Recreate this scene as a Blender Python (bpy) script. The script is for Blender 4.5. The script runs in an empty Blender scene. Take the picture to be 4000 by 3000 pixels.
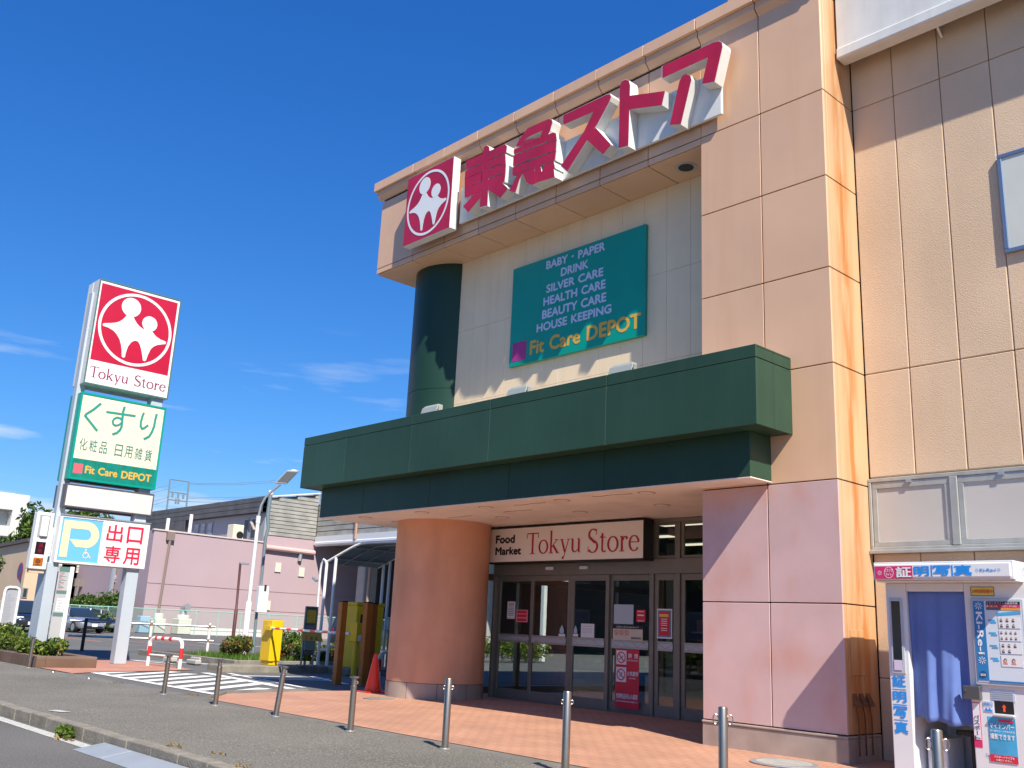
import bpy, bmesh, math, random
from mathutils import Vector, Matrix, Quaternion
R_ = math.radians
SC = bpy.context.scene
COL = SC.collection
# ------------------------------------------------------------------ camera
YAW, PITCH, ROLL, FPX = R_(-47.46555), R_(14.45413), R_(2.71950), 3742.749
CAM = Vector((0, 0, 1.255))
def _basis():
    cy, sy = math.cos(YAW), math.sin(YAW)
    fw0 = Vector((sy, cy, 0)); rt0 = Vector((cy, -sy, 0)); up0 = Vector((0, 0, 1))
    cp, sp = math.cos(PITCH), math.sin(PITCH)
    fw = fw0*cp + up0*sp; up = up0*cp - fw0*sp
    cr, sr = math.cos(ROLL), math.sin(ROLL)
    return rt0*cr + up*sr, up*cr - rt0*sr, fw
RT, UP, FW = _basis()
cam = bpy.data.cameras.new('camera'); cam_o = bpy.data.objects.new('camera', cam); COL.objects.link(cam_o)
cam.sensor_width = 36; cam.sensor_fit = 'HORIZONTAL'; cam.lens = FPX/4000*36
cam.clip_start = .05; cam.clip_end = 3000
cam_o.matrix_world = Matrix(((RT.x, UP.x, -FW.x, CAM.x), (RT.y, UP.y, -FW.y, CAM.y), (RT.z, UP.z, -FW.z, CAM.z), (0, 0, 0, 1)))
SC.camera = cam_o
# ------------------------------------------------------------------ light
SUNDIR = Vector((.874, -.345, 1.0)).normalized()      # towards the sun
EL = math.asin(SUNDIR.z); AZ = math.atan2(SUNDIR.x, SUNDIR.y)
world = bpy.data.worlds.new('World'); SC.world = world; world.use_nodes = True
wn, wl = world.node_tree.nodes, world.node_tree.links
wn.clear()
wo = wn.new('ShaderNodeOutputWorld'); bg = wn.new('ShaderNodeBackground'); sky = wn.new('ShaderNodeTexSky')
sky.sky_type = 'NISHITA'; sky.sun_disc = False; sky.sun_elevation = EL; sky.sun_rotation = AZ
sky.altitude = 0; sky.air_density = 1.0; sky.dust_density = .15; sky.ozone_density = 4.0
# deepen the blue: a power and a gain on each channel of the sky
EXPO, SKYS = .6, .12
sps = wn.new('ShaderNodeSeparateColor'); cbs = wn.new('ShaderNodeCombineColor'); wl.new(sky.outputs[0], sps.inputs[0])
for ch, (pw_, gn_) in enumerate(((1.45, .50), (.97, .637), (.70, .98))):
    a_ = wn.new('ShaderNodeMath'); a_.operation = 'POWER'; a_.inputs[1].default_value = pw_
    b_ = wn.new('ShaderNodeMath'); b_.operation = 'MULTIPLY'; b_.inputs[1].default_value = gn_*.15**pw_/(2**EXPO*SKYS)
    wl.new(sps.outputs[ch], a_.inputs[0]); wl.new(a_.outputs[0], b_.inputs[0]); wl.new(b_.outputs[0], cbs.inputs[ch])
# thin low clouds, a property of the sky itself
tc = wn.new('ShaderNodeTexCoord'); mp = wn.new('ShaderNodeMapping'); mp.inputs['Scale'].default_value = (1.6, 1.6, 13)
nz = wn.new('ShaderNodeTexNoise'); nz.inputs['Scale'].default_value = 2.3; nz.inputs['Detail'].default_value = 7; nz.inputs['Roughness'].default_value = .55
rmp = wn.new('ShaderNodeValToRGB'); rmp.color_ramp.elements[0].position = .525; rmp.color_ramp.elements[1].position = .68
sepx = wn.new('ShaderNodeSeparateXYZ'); mr = wn.new('ShaderNodeMapRange')
mr.inputs[1].default_value = .30; mr.inputs[2].default_value = .16; mr.inputs[3].default_value = 0; mr.inputs[4].default_value = .9
mul = wn.new('ShaderNodeMath'); mul.operation = 'MULTIPLY'
mixc = wn.new('ShaderNodeMix'); mixc.data_type = 'RGBA'; mixc.inputs[7].default_value = (4.0, 4.6, 5.4, 1)
wl.new(tc.outputs['Generated'], mp.inputs['Vector']); wl.new(mp.outputs[0], nz.inputs['Vector']); wl.new(nz.outputs[0], rmp.inputs[0])
wl.new(tc.outputs['Generated'], sepx.inputs[0]); wl.new(sepx.outputs['Z'], mr.inputs[0])
wl.new(rmp.outputs[0], mul.inputs[0]); wl.new(mr.outputs[0], mul.inputs[1])
wl.new(mul.outputs[0], mixc.inputs[0]); wl.new(cbs.outputs[0], mixc.inputs[6])
wl.new(mixc.outputs[2], bg.inputs['Color']); bg.inputs['Strength'].default_value = SKYS
wl.new(bg.outputs[0], wo.inputs[0])
sl = bpy.data.lights.new('sun', 'SUN'); sl.energy = 5.0; sl.angle = R_(.53); sl.color = (1.0, .92, .78)
so = bpy.data.objects.new('sun', sl); COL.objects.link(so); so.rotation_mode = 'QUATERNION'
so.rotation_quaternion = (-SUNDIR).to_track_quat('-Z', 'Y'); so.location = (20, -10, 30)
SC.view_settings.view_transform = 'Standard'; SC.view_settings.look = 'None'
SC.view_settings.exposure = EXPO; SC.view_settings.gamma = 1
# ------------------------------------------------------------------ pixel -> place helpers (rays of the surveyed photo)
def ray(u, v): return RT*((u-2000)/FPX) - UP*((v-1500)/FPX) + FW
def onZ(p, z=0):
    d = ray(*p); return CAM + d*((z-CAM.z)/d.z)
def onY(p, y):
    d = ray(*p); return CAM + d*((y-CAM.y)/d.y)
def onX(p, x):
    d = ray(*p); return CAM + d*((x-CAM.x)/d.x)
def reg(x0, y0, x1, y1, W):
    s = (x1-x0)/W
    return lambda u, v: (x0+u*s, y0+v*s)
# ------------------------------------------------------------------ mesh builder
OFF = {}
class MB:
    def __init__(s): s.v = []; s.f = []; s.m = []
    def add(s, vs, fs, m=0):
        o = len(s.v); s.v += [tuple(v) for v in vs]
        for f in fs: s.f.append([i+o for i in f]); s.m.append(m)
        return s
    def box(s, x0, x1, y0, y1, z0, z1, m=0):
        if x0 > x1: x0, x1 = x1, x0
        if y0 > y1: y0, y1 = y1, y0
        if z0 > z1: z0, z1 = z1, z0
        return s.add([(x, y, z) for z in (z0, z1) for y in (y0, y1) for x in (x0, x1)],
                     [(0, 2, 3, 1), (4, 5, 7, 6), (0, 1, 5, 4), (1, 3, 7, 5), (3, 2, 6, 7), (2, 0, 4, 6)], m)
    def obox(s, c, ax, ay, az, m=0):      # centre and three half-axes
        c = Vector(c); ax = Vector(ax); ay = Vector(ay); az = Vector(az)
        return s.add([c+ax*i+ay*j+az*k for k in (-1, 1) for j in (-1, 1) for i in (-1, 1)],
                     [(0, 2, 3, 1), (4, 5, 7, 6), (0, 1, 5, 4), (1, 3, 7, 5), (3, 2, 6, 7), (2, 0, 4, 6)], m)
    def prism(s, pts, d, m=0, m2=None):   # outline (front), extruded along d
        n = len(pts); d = Vector(d); P = [Vector(p) for p in pts]
        s.add(P + [p+d for p in P], [], 0); o = len(s.v)-2*n
        nrm = Vector((0, 0, 0))
        for i in range(n): nrm += P[i].cross(P[(i+1) % n])
        fl = nrm.dot(d) > 0
        a = list(range(o, o+n)); b = list(range(o+n, o+2*n))
        s.f.append(a[::-1] if fl else a); s.m.append(m)
        s.f.append(b if fl else b[::-1]); s.m.append(m)
        for i in range(n):
            j = (i+1) % n; q = [a[i], a[j], b[j], b[i]]
            s.f.append(q if fl else q[::-1]); s.m.append(m if m2 is None else m2)
        return s
    def tube(s, pts, r, n=10, m=0, cap=True):
        P = [Vector(p) for p in pts]; rs = r if isinstance(r, (list, tuple)) else [r]*len(P)
        o = len(s.v); prev = None
        for i, p in enumerate(P):
            t = ((P[i+1]-p) if i == 0 else (p-P[i-1]) if i == len(P)-1 else (P[i+1]-p).normalized()+(p-P[i-1]).normalized()).normalized()
            if prev is None:
                a = Vector((1, 0, 0)) if abs(t.x) < .8 else Vector((0, 1, 0)); u = t.cross(a).normalized()
            else: u = (prev-t*prev.dot(t)).normalized()
            prev = u; w = t.cross(u)
            for k in range(n):
                an = 2*math.pi*k/n; s.v.append(tuple(p+(u*math.cos(an)+w*math.sin(an))*rs[i]))
        for i in range(len(P)-1):
            for k in range(n):
                s.f.append([o+i*n+k, o+i*n+(k+1) % n, o+(i+1)*n+(k+1) % n, o+(i+1)*n+k]); s.m.append(m)
        if cap:
            s.f.append([o+k for k in range(n)][::-1]); s.m.append(m)
            e = o+(len(P)-1)*n; s.f.append([e+k for k in range(n)]); s.m.append(m)
        return s
    def lathe(s, cx, cy, prof, n=24, m=0, ms=None):
        o = len(s.v)
        for r, z in prof:
            for k in range(n):
                a = 2*math.pi*k/n; s.v.append((cx+r*math.cos(a), cy+r*math.sin(a), z))
        for i in range(len(prof)-1):
            for k in range(n):
                s.f.append([o+i*n+k, o+i*n+(k+1) % n, o+(i+1)*n+(k+1) % n, o+(i+1)*n+k]); s.m.append(ms[i] if ms else m)
        s.f.append([o+k for k in range(n)][::-1]); s.m.append(ms[0] if ms else m)
        e = o+(len(prof)-1)*n; s.f.append([e+k for k in range(n)]); s.m.append(ms[-1] if ms else m)
        return s
    def leaves(s, c, rad, n, size, rng, m=0, nm=1, flat=.0, shell=.55):
        for _ in range(n):
            while True:
                p = Vector((rng.uniform(-1, 1), rng.uniform(-1, 1), rng.uniform(-1, 1)))
                if shell < p.length < 1 or (p.length < 1 and rng.random() < .25): break
            p = Vector((c[0]+p.x*rad[0], c[1]+p.y*rad[1], c[2]+p.z*rad[2]))
            q = Quaternion((rng.gauss(0, 1), rng.gauss(0, 1), rng.gauss(0, 1), rng.gauss(0, 1))).normalized()
            sz = size*rng.uniform(.6, 1.3)
            L = [q @ Vector(t) for t in ((-sz, 0, 0), (0, -sz*.45, sz*.1), (sz, 0, 0), (0, sz*.45, sz*.1))]
            s.add([p+t for t in L], [(0, 1, 2, 3)], m+rng.randrange(nm))
        return s
    def build(s, name, mats, parent=None, bevel=0, smooth=False, local=False, segs=1):
        me = bpy.data.meshes.new(name)
        o3 = Vector((0, 0, 0)) if (parent is None or local) else OFF.get(parent, Vector((0, 0, 0)))
        me.from_pydata([(v[0]-o3.x, v[1]-o3.y, v[2]-o3.z) for v in s.v], [], s.f)
        if not isinstance(mats, (list, tuple)): mats = [mats]
        for mt in mats: me.materials.append(mt)
        me.polygons.foreach_set('material_index', s.m)
        if smooth:
            me.polygons.foreach_set('use_smooth', [True]*len(me.polygons))
            me.set_sharp_from_angle(angle=R_(40))
        me.update()
        o = bpy.data.objects.new(name, me); COL.objects.link(o)
        if parent is not None: o.parent = parent; OFF[o] = o3
        if bevel:
            b = o.modifiers.new('edge', 'BEVEL'); b.width = bevel; b.segments = segs; b.limit_method = 'ANGLE'; b.angle_limit = R_(50)
        return o
def tag(o, label=None, cat=None, group=None, kind=None):
    if label: o['label'] = label
    if cat: o['category'] = cat
    if group: o['group'] = group
    if kind: o['kind'] = kind
    return o
def thing(name, label, cat, loc=(0, 0, 0), group=None, rz=0):
    o = bpy.data.objects.new(name, None); COL.objects.link(o); o.empty_display_size = .2
    o.location = loc; o.rotation_euler = (0, 0, rz); OFF[o] = Vector(loc)
    return tag(o, label, cat, group)
def copy_tree(o, parent=None):
    c = o.copy(); COL.objects.link(c)
    if parent is not None: c.parent = parent
    for ch in [x for x in list(o.children)]: copy_tree(ch, c)
    return c
# ------------------------------------------------------------------ materials
def M(name, col, rough=.6, metal=0, var=.0, vs=3.0, bump=0, bs=60, streak=0, sc=None, spec=.5, emit=None, es=1, coat=0, speck=0, stretch=(9, 9, .5), isl=0):
    m = bpy.data.materials.new(name); m.use_nodes = True
    nt = m.node_tree; N, L = nt.nodes, nt.links
    b = N['Principled BSDF']
    b.inputs['Roughness'].default_value = rough; b.inputs['Metallic'].default_value = metal
    b.inputs['Specular IOR Level'].default_value = spec; b.inputs['Coat Weight'].default_value = coat
    c4 = (*col, 1); b.inputs['Base Color'].default_value = c4
    if emit: b.inputs['Emission Color'].default_value = (*emit, 1); b.inputs['Emission Strength'].default_value = es
    if not (var or bump or streak or speck or isl): return m
    t = N.new('ShaderNodeTexCoord'); out = None
    def noise(scale, detail, mapping=None):
        n = N.new('ShaderNodeTexNoise'); n.inputs['Scale'].default_value = scale; n.inputs['Detail'].default_value = detail
        if mapping:
            mpn = N.new('ShaderNodeMapping'); mpn.inputs['Scale'].default_value = mapping
            L.new(t.outputs['Object'], mpn.inputs['Vector']); L.new(mpn.outputs[0], n.inputs['Vector'])
        else: L.new(t.outputs['Object'], n.inputs['Vector'])
        return n
    def mix(fac, a, bcol, lo=.35, hi=.7):
        rp = N.new('ShaderNodeMapRange'); rp.inputs[1].default_value = lo; rp.inputs[2].default_value = hi
        L.new(fac, rp.inputs[0])
        mx = N.new('ShaderNodeMix'); mx.data_type = 'RGBA'; L.new(rp.outputs[0], mx.inputs[0])
        if a is None: mx.inputs[6].default_value = c4
        elif isinstance(a, tuple): mx.inputs[6].default_value = a
        else: L.new(a, mx.inputs[6])
        mx.inputs[7].default_value = bcol; return mx.outputs[2]
    cur = None
    if var:
        n = noise(vs, 6)
        lo = tuple(min(1, c*(1+var)) for c in col)+(1,); hi = tuple(c*(1-var) for c in col)+(1,)
        cur = mix(n.outputs[0], lo, hi, .3, .7)
    if streak:
        n = noise(1.0, 5, stretch); sc_ = sc or tuple(c*.45 for c in col)
        rp = N.new('ShaderNodeMapRange'); rp.inputs[1].default_value = .5; rp.inputs[2].default_value = .78; rp.inputs[4].default_value = streak
        L.new(n.outputs[0], rp.inputs[0])
        mx = N.new('ShaderNodeMix'); mx.data_type = 'RGBA'; L.new(rp.outputs[0], mx.inputs[0])
        if cur is None: mx.inputs[6].default_value = c4
        else: L.new(cur, mx.inputs[6])
        mx.inputs[7].default_value = (*sc_, 1); cur = mx.outputs[2]
    if speck:
        n = noise(bs*1.3, 2); d = tuple(min(1, c*(1+speck)) for c in col)+(1,)
        rp = N.new('ShaderNodeMapRange'); rp.inputs[1].default_value = .52; rp.inputs[2].default_value = .68
        L.new(n.outputs[0], rp.inputs[0])
        mx = N.new('ShaderNodeMix'); mx.data_type = 'RGBA'; L.new(rp.outputs[0], mx.inputs[0])
        if cur is None: mx.inputs[6].default_value = c4
        else: L.new(cur, mx.inputs[6])
        mx.inputs[7].default_value = d; cur = mx.outputs[2]
    if isl:
        g = N.new('ShaderNodeNewGeometry'); rp = N.new('ShaderNodeMapRange'); rp.inputs[3].default_value = 1-isl; rp.inputs[4].default_value = 1+isl*.7
        L.new(g.outputs['Random Per Island'], rp.inputs[0]); vm = N.new('ShaderNodeVectorMath'); vm.operation = 'SCALE'
        if cur is None: vm.inputs[0].default_value = col
        else: L.new(cur, vm.inputs[0])
        L.new(rp.outputs[0], vm.inputs['Scale']); cur = vm.outputs[0]
    if cur is not None: L.new(cur, b.inputs['Base Color'])
    if bump:
        n = noise(bs, 4); bn = N.new('ShaderNodeBump'); bn.inputs['Strength'].default_value = bump; bn.inputs['Distance'].default_value = .02
        L.new(n.outputs[0], bn.inputs['Height']); L.new(bn.outputs[0], b.inputs['Normal'])
    return m
def glass(name, tint=(.75, .8, .8), refl=1.0, rough=.0):
    m = bpy.data.materials.new(name); m.use_nodes = True; N, L = m.node_tree.nodes, m.node_tree.links
    N.remove(N['Principled BSDF']); o = N['Material Output']
    tr = N.new('ShaderNodeBsdfTransparent'); tr.inputs[0].default_value = (*tint, 1)
    gl = N.new('ShaderNodeBsdfGlossy'); gl.inputs['Roughness'].default_value = rough; gl.inputs[0].default_value = (refl, refl, refl, 1)
    fr = N.new('ShaderNodeFresnel'); ge = N.new('ShaderNodeNewGeometry'); io = N.new('ShaderNodeMapRange'); io.inputs[3].default_value = 1.55; io.inputs[4].default_value = 1/1.55; L.new(ge.outputs['Backfacing'], io.inputs[0]); L.new(io.outputs[0], fr.inputs[0])
    mx = N.new('ShaderNodeMixShader'); L.new(fr.outputs[0], mx.inputs[0]); L.new(tr.outputs[0], mx.inputs[1]); L.new(gl.outputs[0], mx.inputs[2])
    L.new(mx.outputs[0], o.inputs[0]); return m
def brickmat(name, c1, c2, mort, w, h, ms=.012, rough=.8, plane='XY', bump=.3, var=.25):
    m = bpy.data.materials.new(name); m.use_nodes = True; N, L = m.node_tree.nodes, m.node_tree.links
    b = N['Principled BSDF']; b.inputs['Roughness'].default_value = rough
    t = N.new('ShaderNodeTexCoord'); sp = N.new('ShaderNodeSeparateXYZ'); cb = N.new('ShaderNodeCombineXYZ')
    L.new(t.outputs['Object'], sp.inputs[0])
    L.new(sp.outputs[plane[0]], cb.inputs[0]); L.new(sp.outputs[plane[1]], cb.inputs[1])
    br = N.new('ShaderNodeTexBrick'); L.new(cb.outputs[0], br.inputs['Vector'])
    br.inputs['Color1'].default_value = (*c1, 1); br.inputs['Color2'].default_value = (*c2, 1); br.inputs['Mortar'].default_value = (*mort, 1)
    br.inputs['Scale'].default_value = 1; br.inputs['Brick Width'].default_value = w; br.inputs['Row Height'].default_value = h
    br.inputs['Mortar Size'].default_value = ms; br.inputs['Mortar Smooth'].default_value = .2
    n = N.new('ShaderNodeTexNoise'); n.inputs['Scale'].default_value = 1.3; n.inputs['Detail'].default_value = 6; L.new(t.outputs['Object'], n.inputs['Vector'])
    rp = N.new('ShaderNodeMapRange'); rp.inputs[1].default_value = .35; rp.inputs[2].default_value = .7; rp.inputs[3].default_value = 1+var*.4; rp.inputs[4].default_value = 1-var
    L.new(n.outputs[0], rp.inputs[0])
    mx = N.new('ShaderNodeVectorMath'); mx.operation = 'SCALE'; L.new(br.outputs[0], mx.inputs[0]); L.new(rp.outputs[0], mx.inputs['Scale'])
    L.new(mx.outputs[0], b.inputs['Base Color'])
    bn = N.new('ShaderNodeBump'); bn.inputs['Strength'].default_value = bump; bn.inputs['Distance'].default_value = .01; bn.invert = True
    L.new(br.outputs['Fac'], bn.inputs['Height']); L.new(bn.outputs[0], b.inputs['Normal'])
    return m
def leafmat(name, c1, c2):
    m = bpy.data.materials.new(name); m.use_nodes = True; N, L = m.node_tree.nodes, m.node_tree.links
    b = N['Principled BSDF']; b.inputs['Roughness'].default_value = .55; b.inputs['Specular IOR Level'].default_value = .35
    g = N.new('ShaderNodeNewGeometry'); mx = N.new('ShaderNodeMix'); mx.data_type = 'RGBA'
    mx.inputs[6].default_value = (*c1, 1); mx.inputs[7].default_value = (*c2, 1)
    L.new(g.outputs['Random Per Island'], mx.inputs[0]); L.new(mx.outputs[2], b.inputs['Base Color'])
    tl = N.new('ShaderNodeBsdfTranslucent'); L.new(mx.outputs[2], tl.inputs[0]); ms = N.new('ShaderNodeMixShader'); ms.inputs[0].default_value = .3
    L.new(b.outputs[0], ms.inputs[1]); L.new(tl.outputs[0], ms.inputs[2]); L.new(ms.outputs[0], N['Material Output'].inputs[0])
    return m
m_clad = M('cladding_orange', (.71, .445, .285), .42, var=.06, vs=.9, streak=.22, sc=(.56, .29, .16), stretch=(5, 5, .35), isl=.055)
m_cladpink = M('cladding_pink', (.61, .415, .40), .5, var=.07, vs=1.6, isl=.03, streak=.6, sc=(.60, .27, .19), stretch=(2.2, 2.2, 1.6))
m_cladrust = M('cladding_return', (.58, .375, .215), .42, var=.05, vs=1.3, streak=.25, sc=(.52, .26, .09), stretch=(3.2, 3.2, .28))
m_joint = M('joint_dark', (.035, .02, .016), .8)
m_green = M('panel_green', (.026, .066, .042), .42, var=.16, vs=.7, spec=.28, streak=.28, sc=(.05, .09, .068), stretch=(6, 6, .5), isl=.07)
m_greenseal = M('seal_pale', (.24, .28, .23), .7)
m_col = M('column_terracotta', (.76, .375, .22), .75, var=.09, vs=1.1, bump=.2, bs=160, streak=.45, sc=(.42, .15, .065), stretch=(1.2, 1.2, .35))
m_plinth = M('plinth_stone', (.38, .30, .25), .7, var=.18, vs=2.5, bump=.1, bs=150, streak=.5, sc=(.20, .12, .09), stretch=(3, 3, .6))
m_ceil = M('canopy_ceiling', (.86, .76, .68), .8, var=.07, vs=1.1, streak=.3, sc=(.50, .30, .22), stretch=(2, 2, 1))
m_siding = M('grey_siding_wall', (.86, .68, .46), .7, var=.05, vs=1.4, streak=.14, sc=(.36, .34, .24), stretch=(5, 5, .4))
m_alc = M('alc_wall', (.68, .505, .345), .85, isl=.035, var=.07, vs=.9, bump=.35, bs=95, streak=.18, sc=(.50, .34, .23), stretch=(3, 3, .4))
m_alcj = M('alc_joint', (.50, .35, .24), .8)
m_alu = M('aluminium', (.42, .43, .42), .35, metal=.6, var=.06, vs=4)
m_bronze = M('door_frame_bronze', (.22, .205, .175), .42, metal=.3, var=.06, vs=5)
m_glass = glass('door_glass', (.86, .89, .88))
m_winframe = M('window_aluminium', (.44, .45, .43), .45, metal=.35, var=.08, vs=6, streak=.3, sc=(.25, .2, .16))
m_frost = M('frosted_glass', (.50, .47, .44), .28, var=.05, vs=1.5)
m_white = M('white_paint', (.80, .80, .79), .4, var=.03, vs=3)
m_whiteold = M('white_weathered', (.70, .70, .67), .5, var=.05, vs=3, streak=.22, sc=(.42, .40, .34), stretch=(7, 7, .8))
m_red = M('sign_red', (.48, .012, .045), .32, var=.05, vs=2)
m_redold = M('letter_red_faded', (.46, .014, .05), .34, var=.14, vs=2.2, streak=.55, sc=(.25, .03, .06), stretch=(8, 8, .7))
m_logo = M('logo_white', (.78, .79, .80), .35)
m_teal = M('sign_teal', (.0, .30, .225), .35, var=.05, vs=2)
m_tealdark = M('sign_teal_deep', (.0, .20, .155), .45, var=.16, vs=6, streak=.4, sc=(.02, .31, .24), stretch=(12, 12, 1))
m_letteal = M('letter_teal', (.02, .27, .22), .5)
m_letteald = M('letter_teal_dark', (.015, .19, .17), .5)
m_cream = M('sign_cream', (.80, .72, .54), .42, var=.03, vs=2)
m_gold = M('letter_gold', (.68, .40, .06), .5)
m_lav = M('letter_lavender', (.55, .60, .80), .5)
m_mag = M('square_magenta', (.40, .03, .22), .45)
m_rose = M('square_rose', (.62, .12, .15), .5)
m_maroon = M('letter_maroon', (.26, .015, .075), .45)
m_signcream = M('storesign_cream', (.86, .80, .72), .4)
m_crimson = M('letter_crimson', (.46, .012, .03), .45)
m_black = M('black_paint', (.012, .012, .013), .45)
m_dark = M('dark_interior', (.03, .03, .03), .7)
m_greyframe = M('sign_frame_dark', (.10, .085, .10), .45)
m_tealframe = M('sign_frame_greengrey', (.10, .20, .185), .45, metal=.3)
m_post = M('post_pale_blue', (.43, .49, .55), .5, var=.04, vs=1.5, streak=.10, sc=(.45, .30, .20), stretch=(4, 4, .4))
m_pblue = M('parking_blue', (.14, .45, .80), .42)
m_pyel = M('parking_cream', (.74, .66, .42), .45)
m_redtxt = M('text_red', (.70, .015, .06), .45)
m_ledblk = M('led_black', (.015, .006, .014), .35)
m_ledred = M('led_red_dim', (.20, .006, .022), .4)
m_ledor = M('led_orange_dim', (.42, .12, .008), .4, var=.3, vs=20)
m_steel = M('stainless', (.42, .37, .31), .36, metal=1, var=.05, vs=8)
m_asph = M('asphalt_sidewalk', (.135, .127, .108), .92, var=.24, vs=.55, bump=.8, bs=38, speck=1.3)
m_road = M('asphalt_road', (.11, .107, .10), .9, var=.2, vs=.35, bump=.6, bs=45, speck=.8)
m_lot = M('asphalt_lot', (.115, .112, .108), .92, var=.15, vs=.4, bump=.35, bs=100, speck=.5)
m_kerb = M('kerb_concrete', (.22, .20, .165), .9, var=.25, vs=5, bump=.5, bs=60, speck=.35)
m_gutter = M('gutter_concrete', (.16, .15, .135), .9, var=.2, vs=2.5, bump=.3, bs=70)
m_line = M('road_white', (.74, .74, .72), .75, var=.06, vs=9, bump=.2, bs=120)
m_lineold = M('road_white_worn', (.50, .50, .47), .8, var=.28, vs=16, bump=.3, bs=120, speck=-.35)
m_orange = M('road_orange', (.55, .20, .10), .8, var=.2, vs=6)
m_tile = brickmat('terracotta_tile', (.52, .275, .18), (.475, .25, .16), (.35, .185, .12), .20, .10, .010, .75, 'XY', .35, .16)
m_tile2 = brickmat('terracotta_tile_far', (.50, .235, .16), (.46, .21, .14), (.36, .19, .14), .20, .10, .008, .8, 'XY', .2, .15)
m_plbrick = brickmat('planter_brick', (.19, .11, .075), (.15, .088, .06), (.16, .12, .095), .07, .2, .008, .85, 'XZ', .5, .3)
m_soil = M('soil', (.09, .065, .045), .95, var=.3, vs=12, bump=.6, bs=60)
m_yellow = M('yellow_paint', (.78, .50, .008), .35, var=.04, vs=3)
m_yelbox = M('yellow_cabinet', (.78, .49, .012), .4, var=.06, vs=3)
m_khaki = M('exit_panel_yellow', (.58, .42, .10), .5)
m_orpost = M('orange_post', (.40, .13, .018), .45, var=.08, vs=4)
m_cone = M('cone_orange', (.85, .055, .018), .45, var=.04, vs=6)
m_redpaint = M('red_stripe', (.62, .03, .035), .4)
m_redor = M('red_orange_stripe', (.85, .10, .03), .4)
m_blueshelter = M('shelter_roof_blue', (.10, .16, .22), .5)
m_pinkwall = M('pink_rendered_wall', (.42, .315, .345), .85, var=.04, vs=.3, bump=.2, bs=20)
m_pinkdk = M('pink_wall_in_shade', (.36, .29, .31), .85, var=.04, vs=.3)  # darker copy of the pink wall, shade put into the colour
m_rib = M('grey_siding', (.36, .355, .33), .6, metal=.2, var=.22, vs=1.0, streak=.45, sc=(.12, .12, .11), stretch=(.6, .6, 5))
m_ribd = M('siding_gaps_and_shade', (.09, .09, .088), .6, var=.2, vs=1.0, streak=.3, sc=(.16, .15, .14), stretch=(3, 3, .5))  # dark gaps between ribs, also painted shade on the annex's upper side
m_beige = M('beige_wall', (.60, .44, .30), .85, var=.05, vs=.5)
m_concrete = M('concrete', (.40, .38, .35), .85, var=.1, vs=1.2)
m_fencegr = M('fence_green', (.28, .50, .42), .5)
m_pipegrey = M('pipe_grey', (.22, .29, .32), .4, metal=.3)
m_pipebr = M('pipe_brown', (.10, .035, .03), .5)
m_winblue = M('window_far', (.16, .22, .30), .15, spec=.8)
m_acwhite = M('unit_offwhite', (.62, .60, .52), .6, var=.06, vs=2)
m_silver = M('car_silver', (.50, .53, .60), .25, metal=.6, coat=.6)
m_navy = M('car_navy', (.02, .025, .04), .2, metal=.3, coat=.8)
m_carglass = M('car_glass', (.02, .03, .035), .06, spec=.9)
m_tyre = M('tyre', (.015, .015, .015), .8)
m_lamp = M('headlight', (.75, .78, .82), .12, spec=1)
m_taill = M('tail_red', (.45, .02, .02), .25)
m_curtain = M('curtain_blue', (.115, .19, .47), .85, var=.06, vs=8, bump=.1, bs=300)
m_booth = M('booth_white', (.68, .70, .72), .4, var=.03, vs=2)
m_boothgrey = M('booth_bezel', (.44, .48, .54), .4)
m_boothblue = M('booth_letter_blue', (.02, .27, .75), .45)
m_boothmag = M('booth_magenta', (.62, .03, .15), .45)
m_mirror = M('mirror', (.75, .78, .78), .03, metal=1)
m_bstrip = M('booth_strip_blue', (.03, .20, .48), .4)
m_posterw = M('poster_white', (.74, .75, .77), .5)
m_bposter = M('poster_sky', (.06, .36, .62), .45, var=.25, vs=5)
m_posterred = M('poster_red', (.62, .02, .05), .5)
m_yelsign = M('yellow_notice', (.72, .56, .12), .5)
m_skin = M('print_skin', (.66, .42, .32), .6)
m_leaf = leafmat('leaf_green', (.055, .12, .015), (.15, .22, .03))
m_leafd = leafmat('leaf_dark', (.022, .055, .012), (.06, .11, .022))
m_leafy = leafmat('leaf_yellowgreen', (.14, .19, .02), (.26, .29, .04))
m_leafr = leafmat('leaf_red', (.16, .035, .03), (.26, .10, .06))
m_grass = leafmat('grass_blade', (.06, .14, .015), (.13, .24, .03))
m_dry = leafmat('leaf_dry', (.20, .14, .06), (.34, .24, .10))
m_bark = M('bark', (.09, .065, .045), .9, var=.3, vs=6)
m_sage = M('roundsign_blue', (.03, .07, .24), .45)
m_lightpanel = M('ceiling_light', (.8, .8, .7), .5, emit=(1, .9, .68), es=.8)
m_galv = M('galvanised', (.55, .57, .58), .4, metal=.7)
m_floorin = M('shop_floor', (.16, .15, .14), .4)
m_plate = M('steel_plate', (.34, .38, .42), .55, metal=.3, var=.06, vs=3)
m_reddull = M('drain_rust', (.20, .06, .05), .8)
m_bglass = M('print_dark', (.03, .04, .05), .4)

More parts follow.
